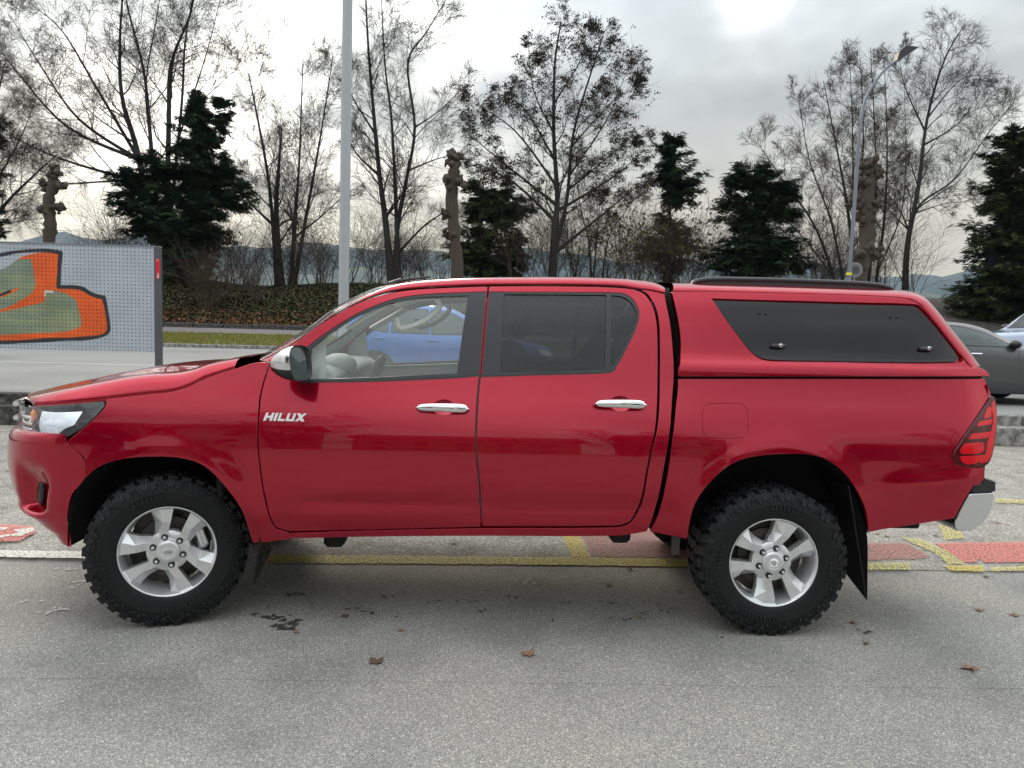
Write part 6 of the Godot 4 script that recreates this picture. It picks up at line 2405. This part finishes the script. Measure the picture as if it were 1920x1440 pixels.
# ---- wheels
func tyre_block(m: MB, a0: float, a1: float, r0: float, r1: float, z0: float, z1: float, skew := 0.0) -> void:
	var q := []
	for e in [[a0, z0, r0], [a1, z0, r0], [a1 + skew, z1, r0], [a0 + skew, z1, r0], [a0, z0, r1], [a1, z0, r1], [a1 + skew, z1, r1], [a0 + skew, z1, r1]]:
		q.append(Vector3(cos(e[0]) * e[2], sin(e[0]) * e[2], e[1]))
	var c := Vector3.ZERO
	for p in q:
		c += p / 8.0
	for s in [[4, 5, 6, 7], [0, 1, 5, 4], [1, 2, 6, 5], [2, 3, 7, 6], [3, 0, 4, 7]]:
		m.face([q[s[0]], q[s[1]], q[s[2]], q[s[3]]], (q[s[0]] + q[s[2]]) / 2 - c)


# a bar lying on the sidewall between two (radius, angle) points
func sidewall_bar(m: MB, ra: float, aa: float, rb: float, ab: float, w: float) -> void:
	var z := func(r: float) -> float: return curve([0.30, 0.0255, 0.335, 0.0225, 0.36, 0.014, 0.374, 0.002, 0.382, -0.006], r)
	var p := Vector2(cos(aa), sin(aa)) * ra
	var q := Vector2(cos(ab), sin(ab)) * rb
	var d := (q - p).normalized().orthogonal() * w
	var lo := 0.001
	var hi := 0.0072
	var top := [Vector3(p.x + d.x, p.y + d.y, z.call(ra) + hi), Vector3(p.x - d.x, p.y - d.y, z.call(ra) + hi), Vector3(q.x - d.x, q.y - d.y, z.call(rb) + hi), Vector3(q.x + d.x, q.y + d.y, z.call(rb) + hi)]
	m.face(top, Vector3.BACK)
	var c: Vector3 = (top[0] + top[2]) / 2
	for k in 4:
		var a: Vector3 = top[k]
		var b: Vector3 = top[(k + 1) % 4]
		var out := (a + b) / 2 - c
		m.face([a, b, b + out * 0.25 - Vector3(0, 0, hi), a + out * 0.25 - Vector3(0, 0, hi)], out)


func build_wheels() -> void:
	var tyre := MB.new()
	tyre.lathe([Vector2(0.224, -0.012), Vector2(0.229, 0.004), Vector2(0.236, 0.012), Vector2(0.246, 0.0175), Vector2(0.252, 0.0175), Vector2(0.256, 0.0205), Vector2(0.28, 0.0245), Vector2(0.303, 0.0255), Vector2(0.305, 0.0275), Vector2(0.311, 0.0275), Vector2(0.313, 0.0252), Vector2(0.335, 0.0225), Vector2(0.36, 0.014), Vector2(0.371, 0.004), Vector2(0.3735, -0.012), Vector2(0.3735, -0.225), Vector2(0.36, -0.246), Vector2(0.30, -0.262), Vector2(0.235, -0.25)], 96)
	var tread := MB.new()
	var n := 36
	for k in n:
		var a := TAU * k / n
		var w := TAU / n
		var long := k % 2 == 0
		# shoulder lugs bite round on to the sidewall
		tyre_block(tread, a + w * 0.10, a + w * 0.74, 0.360, 0.3875, 0.0065 if long else 0.001, -0.060 if long else -0.048, w * 0.16)
		tyre_block(tread, a + w * 0.10, a + w * 0.74, 0.360, 0.3875, -0.238, -0.178 if long else -0.19, w * 0.16)
		# inner blocks, two staggered rows
		tyre_block(tread, a + w * 0.42, a + w * 1.12, 0.368, 0.3875, -0.070, -0.113, -w * 0.3)
		tyre_block(tread, a + w * 0.02, a + w * 0.72, 0.368, 0.3875, -0.122, -0.168, w * 0.3)
	var ribs := MB.new()
	for k in n:
		var a := TAU * k / n
		var w := TAU / n
		if k % 2 == 0:
			sidewall_bar(ribs, 0.374, a + w * 0.20, 0.327, a - w * 0.12, 0.0038)
			sidewall_bar(ribs, 0.374, a + w * 0.66, 0.327, a + w * 0.98, 0.0038)
			sidewall_bar(ribs, 0.356, a + w * 0.16, 0.356, a + w * 0.70, 0.0040)
			sidewall_bar(ribs, 0.347, a + w * 0.24, 0.332, a + w * 0.14, 0.0032)
			sidewall_bar(ribs, 0.347, a + w * 0.62, 0.332, a + w * 0.72, 0.0032)
		else:
			sidewall_bar(ribs, 0.374, a + w * 0.30, 0.340, a + w * 0.40, 0.0045)
			sidewall_bar(ribs, 0.374, a + w * 0.60, 0.340, a + w * 0.50, 0.0045)
	for q in [[0.4, 0.9], [2.0, 2.45], [3.3, 4.0], [5.1, 5.5]]:      # raised blocks of the moulded band, too dark to read
		var a: float = q[0]
		while a < q[1]:
			sidewall_bar(ribs, 0.282, a, 0.298, a + 0.015, 0.005)
			a += 0.075
	# rim: barrel, lip, and spokes in three mirrored pairs
	var barrel := MB.new()
	barrel.lathe([Vector2(0.2335, -0.004), Vector2(0.2345, 0.004), Vector2(0.2325, 0.0085), Vector2(0.228, 0.0085), Vector2(0.224, 0.003), Vector2(0.2165, -0.016), Vector2(0.208, -0.05), Vector2(0.202, -0.10), Vector2(0.20, -0.20)], 96)
	var spokes := MB.new()
	var pt := func(r: float, deg: float, z: float, flip: float, turn: float) -> Vector3:
		var a := deg_to_rad(deg * flip + turn)
		return Vector3(cos(a) * r, sin(a) * r, z)
	for pair in 3:
		for s in [1.0, -1.0]:
			var t := 120.0 * pair
			var g := func(r: float, deg: float, z: float) -> Vector3: return pt.call(r, deg, z, s, t)
			# broad face beside the narrow opening
			var face := [[0.074, 2.0, -0.016], [0.098, 17.0, -0.014], [0.150, 12.8, -0.004], [0.2185, 11.0, 0.0]]
			var ridge := [[0.074, 46.0, -0.016], [0.105, 39.0, -0.012], [0.152, 27.5, -0.002], [0.2185, 27.5, 0.0]]
			var facet := [[0.086, 60.0, -0.034], [0.114, 52.0, -0.046], [0.158, 41.5, -0.046], [0.213, 39.5, -0.032]]
			var rows := []
			for j in 4:
				rows.append([g.call(face[j][0], face[j][1], face[j][2]), g.call(ridge[j][0], ridge[j][1], ridge[j][2]), g.call(facet[j][0], facet[j][1], facet[j][2])])
			for j in 3:
				spokes.face([rows[j][0], rows[j][1], rows[j + 1][1]], Vector3.BACK)
				spokes.face([rows[j][0], rows[j + 1][1], rows[j + 1][0]], Vector3.BACK)
				spokes.face([rows[j][1], rows[j][2], rows[j + 1][2]], Vector3.BACK)
				spokes.face([rows[j][1], rows[j + 1][2], rows[j + 1][1]], Vector3.BACK)
				# walls down into the openings
				var side: Vector3 = (rows[j][0] - rows[j][1]).normalized()
				spokes.face([rows[j][0], rows[j + 1][0], rows[j + 1][0] + Vector3(0, 0, -0.055), rows[j][0] + Vector3(0, 0, -0.055)], side)
				spokes.face([rows[j][2], rows[j + 1][2], rows[j + 1][2] + Vector3(0, 0, -0.04), rows[j][2] + Vector3(0, 0, -0.04)], -side)
			# the spoke's foot runs out on to the rim
			spokes.face([rows[3][0], rows[3][1], g.call(0.2262, 28.3, 0.004), g.call(0.2262, 10.0, 0.004)], Vector3.BACK)
			spokes.face([rows[3][1], rows[3][2], g.call(0.221, 39.0, -0.008), g.call(0.2262, 28.3, 0.004)], Vector3.BACK)
	# hub; black discs on it stand for the shade in the nut wells
	var hub := MB.new()
	hub.lathe([Vector2(0.108, -0.06), Vector2(0.106, -0.030), Vector2(0.100, -0.0175), Vector2(0.070, -0.0155), Vector2(0.058, -0.010)], 48)
	var cap := MB.new()
	cap.lathe([Vector2(0.060, -0.010), Vector2(0.058, 0.000), Vector2(0.052, 0.006), Vector2(0.037, 0.010), Vector2(0.035, 0.0075), Vector2(0.033, 0.0075), Vector2(0.0, 0.0095)], 48)
	var emblem := MB.new()
	for q in [[0.0, 0.0, 0.0205, 0.0145], [0.0, 0.0045, 0.0130, 0.0045], [0.0, -0.001, 0.0050, 0.0125]]:
		var l := []
		var r := []
		for k in 25:
			var a := TAU * k / 24.0
			l.append(Vector3(q[0] + cos(a) * q[2], q[1] + sin(a) * q[3], 0.0105))
			r.append(0.0013)
		emblem.tube(l, r, 6)
	var disc := MB.new()
	disc.lathe([Vector2(0.09, -0.10), Vector2(0.155, -0.10), Vector2(0.155, -0.125), Vector2(0.09, -0.125)], 48)
	var shield := MB.new()
	shield.lathe([Vector2(0.196, -0.128), Vector2(0.192, -0.135), Vector2(0.0, -0.14)], 48)
	var caliper := MB.new()
	caliper.box(Vector3(0.150, 0.045, -0.09), Vector3(0.05, 0.12, 0.06), 0.012, Basis(Vector3.BACK, 0.3))
	caliper.box(Vector3(0.163, 0.05, -0.062), Vector3(0.022, 0.085, 0.012), 0.004, Basis(Vector3.BACK, 0.3))
	var nut := MB.new()
	nut.lathe([Vector2(0.0095, -0.016), Vector2(0.0095, 0.004), Vector2(0.0075, 0.0075), Vector2(0.0, 0.008)], 6)
	var well_shade := MB.new()
	well_shade.lathe([Vector2(0.0165, -0.016), Vector2(0.0165, -0.0105), Vector2(0.0155, -0.0100), Vector2(0.0, -0.0100)], 20)
	var valve := MB.new()
	valve.tube([Vector3(0.196, -0.02, -0.03), Vector3(0.190, -0.02, -0.005)], [0.005, 0.004], 8, true)
	var shared := [tyre.commit(), tread.commit(), ribs.commit(), barrel.commit(), spokes.commit(), hub.commit(), cap.commit(), emblem.commit(), disc.commit(), caliper.commit(), nut.commit(), well_shade.commit(), valve.commit(), shield.commit()]
	for q in [[-1.728, 0.387, -0.035, 17.0, 72.0, 1.0], [1.366, 0.387, -0.002, 0.0, 47.0, 1.0], [-1.735, 0.387, 2 * MIDDLE - 0.005, 17.0, 20.0, -1.0], [1.366, 0.387, 2 * MIDDLE + 0.002, 0.0, 30.0, -1.0]]:
		var w := Node3D.new()
		w.name = "wheel"
		truck.add_child(w, true)
		w.position = Vector3(q[0], q[1], q[2]) - truck.position
		w.basis = Basis(Vector3.UP, deg_to_rad(q[3] + (0.0 if q[5] > 0 else 180.0)))
		var spin := Basis(Vector3.BACK, deg_to_rad(q[4]))
		var parts := [["tyre", 0, "rubber"], ["tread", 1, "tread_rubber"], ["sidewall_ribs", 2, "tread_rubber"], ["rim_barrel", 3, "wheel_silver"], ["rim_spokes", 4, "wheel_silver"], ["rim_hub", 5, "wheel_silver"], ["hub_cap", 6, "wheel_silver"], ["emblem", 7, "chrome"], ["brake_disc", 8, "brake"], ["valve", 12, "black_trim"], ["dust_shield", 13, "brake"]]
		for p in parts:
			var o := part(p[0], shared[p[1]], mat[p[2]], w, true)
			o.basis = spin if p[0] != "emblem" else Basis(Vector3.BACK, deg_to_rad(0.0 if q[3] > 1 else -28.0))
		if q[3] > 1:
			part("brake_caliper", shared[9], mat.satin_chrome, w, true)
		for k in 6:
			var a := deg_to_rad(q[4] + 60.0 * k + 30.0)
			var at := Vector3(cos(a) * 0.0735, sin(a) * 0.0735, 0.0)
			part("nut_well_shade", shared[11], mat.black_gloss, w, true).position = at
			part("lug_nut", shared[10], mat.nut, w, true).position = at


# ---- inside the cab
func build_cabin() -> void:
	# dashboard, swept across the car
	var dash := prism(smooth(pv([-1.42, 0.95, -1.42, 1.26, -1.20, 1.325, -0.98, 1.335, -0.90, 1.30, -0.93, 1.20, -0.86, 1.05, -0.92, 0.80]), true, 0.05, 50), -0.15, 2 * MIDDLE + 0.15, 0.02)
	var d := part("dashboard", dash, mat.cabin_grey, truck)
	var m := MB.new()
	m.ball(Vector3(-0.965, 1.33, -0.50), Vector3(0.10, 0.065, 0.17), 16)
	part("instrument_hood", m, mat.cabin_grey, d)
	m = MB.new()
	m.box(Vector3(-0.885, 1.20, -0.22), Vector3(0.05, 0.09, 0.09), 0.02)
	part("air_vent", m, mat.cabin_dark, d)
	# steering wheel
	var ring := []
	var rr := []
	var x := Basis(Vector3.BACK, -0.42)
	var c := Vector3(-0.80, 1.205, -0.50)
	for k in 33:
		var a := TAU * k / 32.0
		ring.append(c + x * Vector3(0, cos(a) * 0.185, sin(a) * 0.185))
		rr.append(0.0165)
	m = MB.new()
	m.tube(ring, rr, 10)
	var sw := part("steering_wheel", m, mat.cabin_dark, truck)
	m = MB.new()
	m.ball(c + Vector3(-0.03, -0.01, 0), Vector3(0.035, 0.07, 0.085), 14, x)
	for s in [Vector3(0, 0, 0.17), Vector3(0, 0, -0.17), Vector3(0, -0.17, 0)]:
		m.tube([c + Vector3(-0.03, 0, 0), c + x * s], [0.02, 0.015], 6)
	part("wheel_hub", m, mat.cabin_dark, sw)
	m = MB.new()
	m.tube([c + Vector3(-0.02, 0, 0), Vector3(-1.1, 1.08, -0.50)], [0.03, 0.04], 10)
	part("steering_column", m, mat.cabin_dark, sw)
	# trim on the inside of the doors
	var trim := smooth(pv([-1.234, 1.243, -0.708, 1.268, -0.278, 1.294, 0.485, 1.336, 0.711, 1.315, 0.685, 0.948, 0.617, 0.632, -1.099, 0.572, -1.187, 0.627, -1.217, 0.884]), true, 0.05, 40)
	var inner := panel(trim, [], flank, 0.09, -0.075, 0.05, 0.01)
	mirrored(part("door_trim", inner, mat.cabin_pale, truck))
	m = MB.new()
	m.box(Vector3(-0.45, 1.165, -0.155), Vector3(0.55, 0.05, 0.08), 0.02)
	mirrored(part("arm_rest", m, mat.cabin_grey, truck))
	for z in [-0.30, 2 * MIDDLE + 0.30]:                    # grab handles on the pillars and above the windows
		m = MB.new()
		m.tube(spline([Vector3(-0.62, 1.60, z), Vector3(-0.60, 1.545, z * 0.99), Vector3(-0.48, 1.585, z), Vector3(-0.40, 1.66, z), Vector3(-0.41, 1.70, z)], 4), [0.016, 0.016, 0.016, 0.016, 0.016, 0.016, 0.016, 0.016, 0.016, 0.016, 0.016, 0.016, 0.016, 0.016, 0.016, 0.016, 0.016], 8, true)
		part("grab_handle", m, mat.cabin_pale, truck)
	m = MB.new()
	m.box(Vector3(-0.78, 1.60, -0.45), Vector3(0.26, 0.02, 0.34), 0.008, Basis(Vector3.BACK, 0.55))
	m.box(Vector3(-0.78, 1.60, -1.29), Vector3(0.26, 0.02, 0.34), 0.008, Basis(Vector3.BACK, 0.55))
	part("sun_visor", m, mat.cabin_pale, truck)
	# seats
	for q in [[-0.10, -0.50, 0.52], [-0.10, -1.24, 0.52], [0.66, -0.87, 1.34]]:
		var s := Node3D.new()
		s.name = "seat"
		truck.add_child(s, true)
		s.position = Vector3(q[0], 0.0, q[1]) - truck.position
		m = MB.new()
		m.box(Vector3(-0.30, 0.88, 0), Vector3(0.52, 0.18, q[2]), 0.06)
		part("cushion", m, mat.seat_cloth, s, true)
		m = MB.new()
		m.box(Vector3(0.05, 1.18, 0), Vector3(0.16, 0.62, q[2]), 0.06, Basis(Vector3.BACK, -0.25 if q[2] < 1 else -0.1))
		part("backrest", m, mat.seat_cloth, s, true)
		for k in ([0.0] if q[2] < 1 else [-0.42, 0.42]):
			m = MB.new()
			m.box(Vector3(0.15 if q[2] < 1 else 0.09, 1.58, k), Vector3(0.10, 0.17, 0.26), 0.04, Basis(Vector3.BACK, -0.2))
			part("headrest", m, mat.seat_cloth, s, true)
	m = MB.new()
	m.box(Vector3(-0.25, 0.70, MIDDLE), Vector3(2.1, 0.06, 1.5), 0.01)
	part("cabin_floor", m, mat.cabin_dark, truck)
	m = MB.new()
	m.box(Vector3(-1.49, 0.95, MIDDLE), Vector3(0.04, 0.60, 1.55), 0.01)
	part("bulkhead", m, mat.liner, truck)


# ---- liners, flaps, frame
func build_underside() -> void:
	for q in [["arch_liner", [-2.22, 0.406, -2.2, 0.516, -2.18, 0.595, -2.155, 0.67, -2.107, 0.752, -2.054, 0.806, -1.995, 0.842, -1.892, 0.87, -1.781, 0.88, -1.667, 0.881, -1.581, 0.867, -1.521, 0.842, -1.459, 0.79, -1.407, 0.726, -1.357, 0.656, -1.326, 0.581, -1.313, 0.515, -1.303, 0.444]], ["arch_liner", [0.912, 0.504, 0.913, 0.594, 0.933, 0.694, 0.984, 0.783, 1.061, 0.867, 1.154, 0.925, 1.265, 0.95, 1.4, 0.961, 1.505, 0.959, 1.577, 0.942, 1.651, 0.9, 1.719, 0.835, 1.771, 0.756, 1.812, 0.676, 1.843, 0.557]]]:
		var l := smooth(pv(q[1]), false, 0.03)
		var mid := Vector2.ZERO
		for p in l:
			mid += p / l.size()
		var a := []
		var b := []
		var c := []
		for p in l:
			var away := (p - mid).normalized()
			var z := flank(p.x, p.y)
			a.append(Vector3(p.x + away.x * 0.006, p.y + away.y * 0.006, z - 0.008))
			b.append(Vector3(p.x + away.x * 0.03, p.y + away.y * 0.03, z - 0.10))
			c.append(Vector3(p.x + away.x * 0.02, p.y + away.y * 0.02, -0.42))
		var m := MB.new()
		m.sheet([a, b, c])
		for k in c.size() - 1:
			m.face([c[k], c[k + 1], Vector3(mid.x, 0.62, -0.42)], Vector3.BACK)
		m.face([c[0], Vector3(mid.x, 0.62, -0.42), c[-1]], Vector3.BACK)
		mirrored(part(q[0], m, mat.liner, truck))
	# mud flaps
	for q in [["mud_flap", 1.825, 0.205, 0.80, 0.085, -0.30], ["mud_flap", -1.262, 0.235, 0.47, 0.0, -0.33]]:
		var m := MB.new()
		var rows := []
		for j in 10:
			var y := lerpf(q[2], q[3], j / 9.0)
			var row := []
			for s in 5:
				var z := lerpf(q[4] - 0.065 * (1.0 if q[1] > 0 else 0.0), q[5], s / 4.0)
				var cut := 0.085 * s / 4.0 * (1.0 - j / 9.0)
				row.append(Vector3(q[1] + 0.03 * (1.0 - j / 9.0) * signf(q[1]) - (0.10 * pow(maxf(0, j - 4) / 5.0, 2.0) if q[1] > 0 else -0.0), y + cut, z))
			rows.append(row)
		m.sheet(rows)
		var back := []
		for r in rows:
			var o := []
			for p in r:
				o.append(p + Vector3(0.006, 0, 0))
			back.append(o)
		m.sheet(back)
		m.sheet([[rows[0][0], rows[9][0]], [back[0][0], back[9][0]]])
		var fl := part(q[0], m, mat.rubber, truck)
		if q[1] < 0:
			var t := MB.new()
			letters(t, Vector3.ZERO, 0.12, 0.026, false)
			var x := Transform3D(Basis(Vector3.UP, PI / 2), Vector3(q[1] + 0.0065, 0.345, -0.03))
			var g := MB.new()
			g.add(t, x)
			part("flap_name", g, mat.chassis, fl)
		else:
			mirrored(fl)
	# frame, axles, tank
	var m := MB.new()
	for z in [-0.42, -1.32]:
		m.box(Vector3(0.0, 0.55, z), Vector3(4.7, 0.14, 0.09), 0.01)
	part("frame_rail", m, mat.chassis, truck)
	for x in [-1.735, 1.366]:
		m = MB.new()
		m.tube([Vector3(x, 0.387, -0.2), Vector3(x, 0.387, -1.54)], [0.05, 0.05], 10, true)
		m.ball(Vector3(x, 0.38, MIDDLE + 0.1), Vector3(0.16, 0.14, 0.16), 12)
		part("axle", m, mat.chassis, truck)
	m = MB.new()
	m.box(Vector3(-0.2, 0.60, MIDDLE), Vector3(1.9, 0.16, 1.45), 0.03)
	m.box(Vector3(1.6, 0.72, MIDDLE), Vector3(1.6, 0.10, 0.9), 0.03)
	part("underbody", m, mat.chassis, truck)
	for q in pv([-0.921, 0.415, 0.599, 0.463]):
		m = MB.new()
		m.box(Vector3(q.x, q.y + 0.01, -0.22), Vector3(0.11, 0.09, 0.12), 0.02)
		part("frame_bracket", m, mat.chassis, truck)
	m = MB.new()
	m.box(Vector3(pv([0.879, 0.449])[0].x, 0.46, -0.10), Vector3(0.045, 0.14, 0.01), 0.003)
	part("jack_bracket", m, mat.brake, truck)
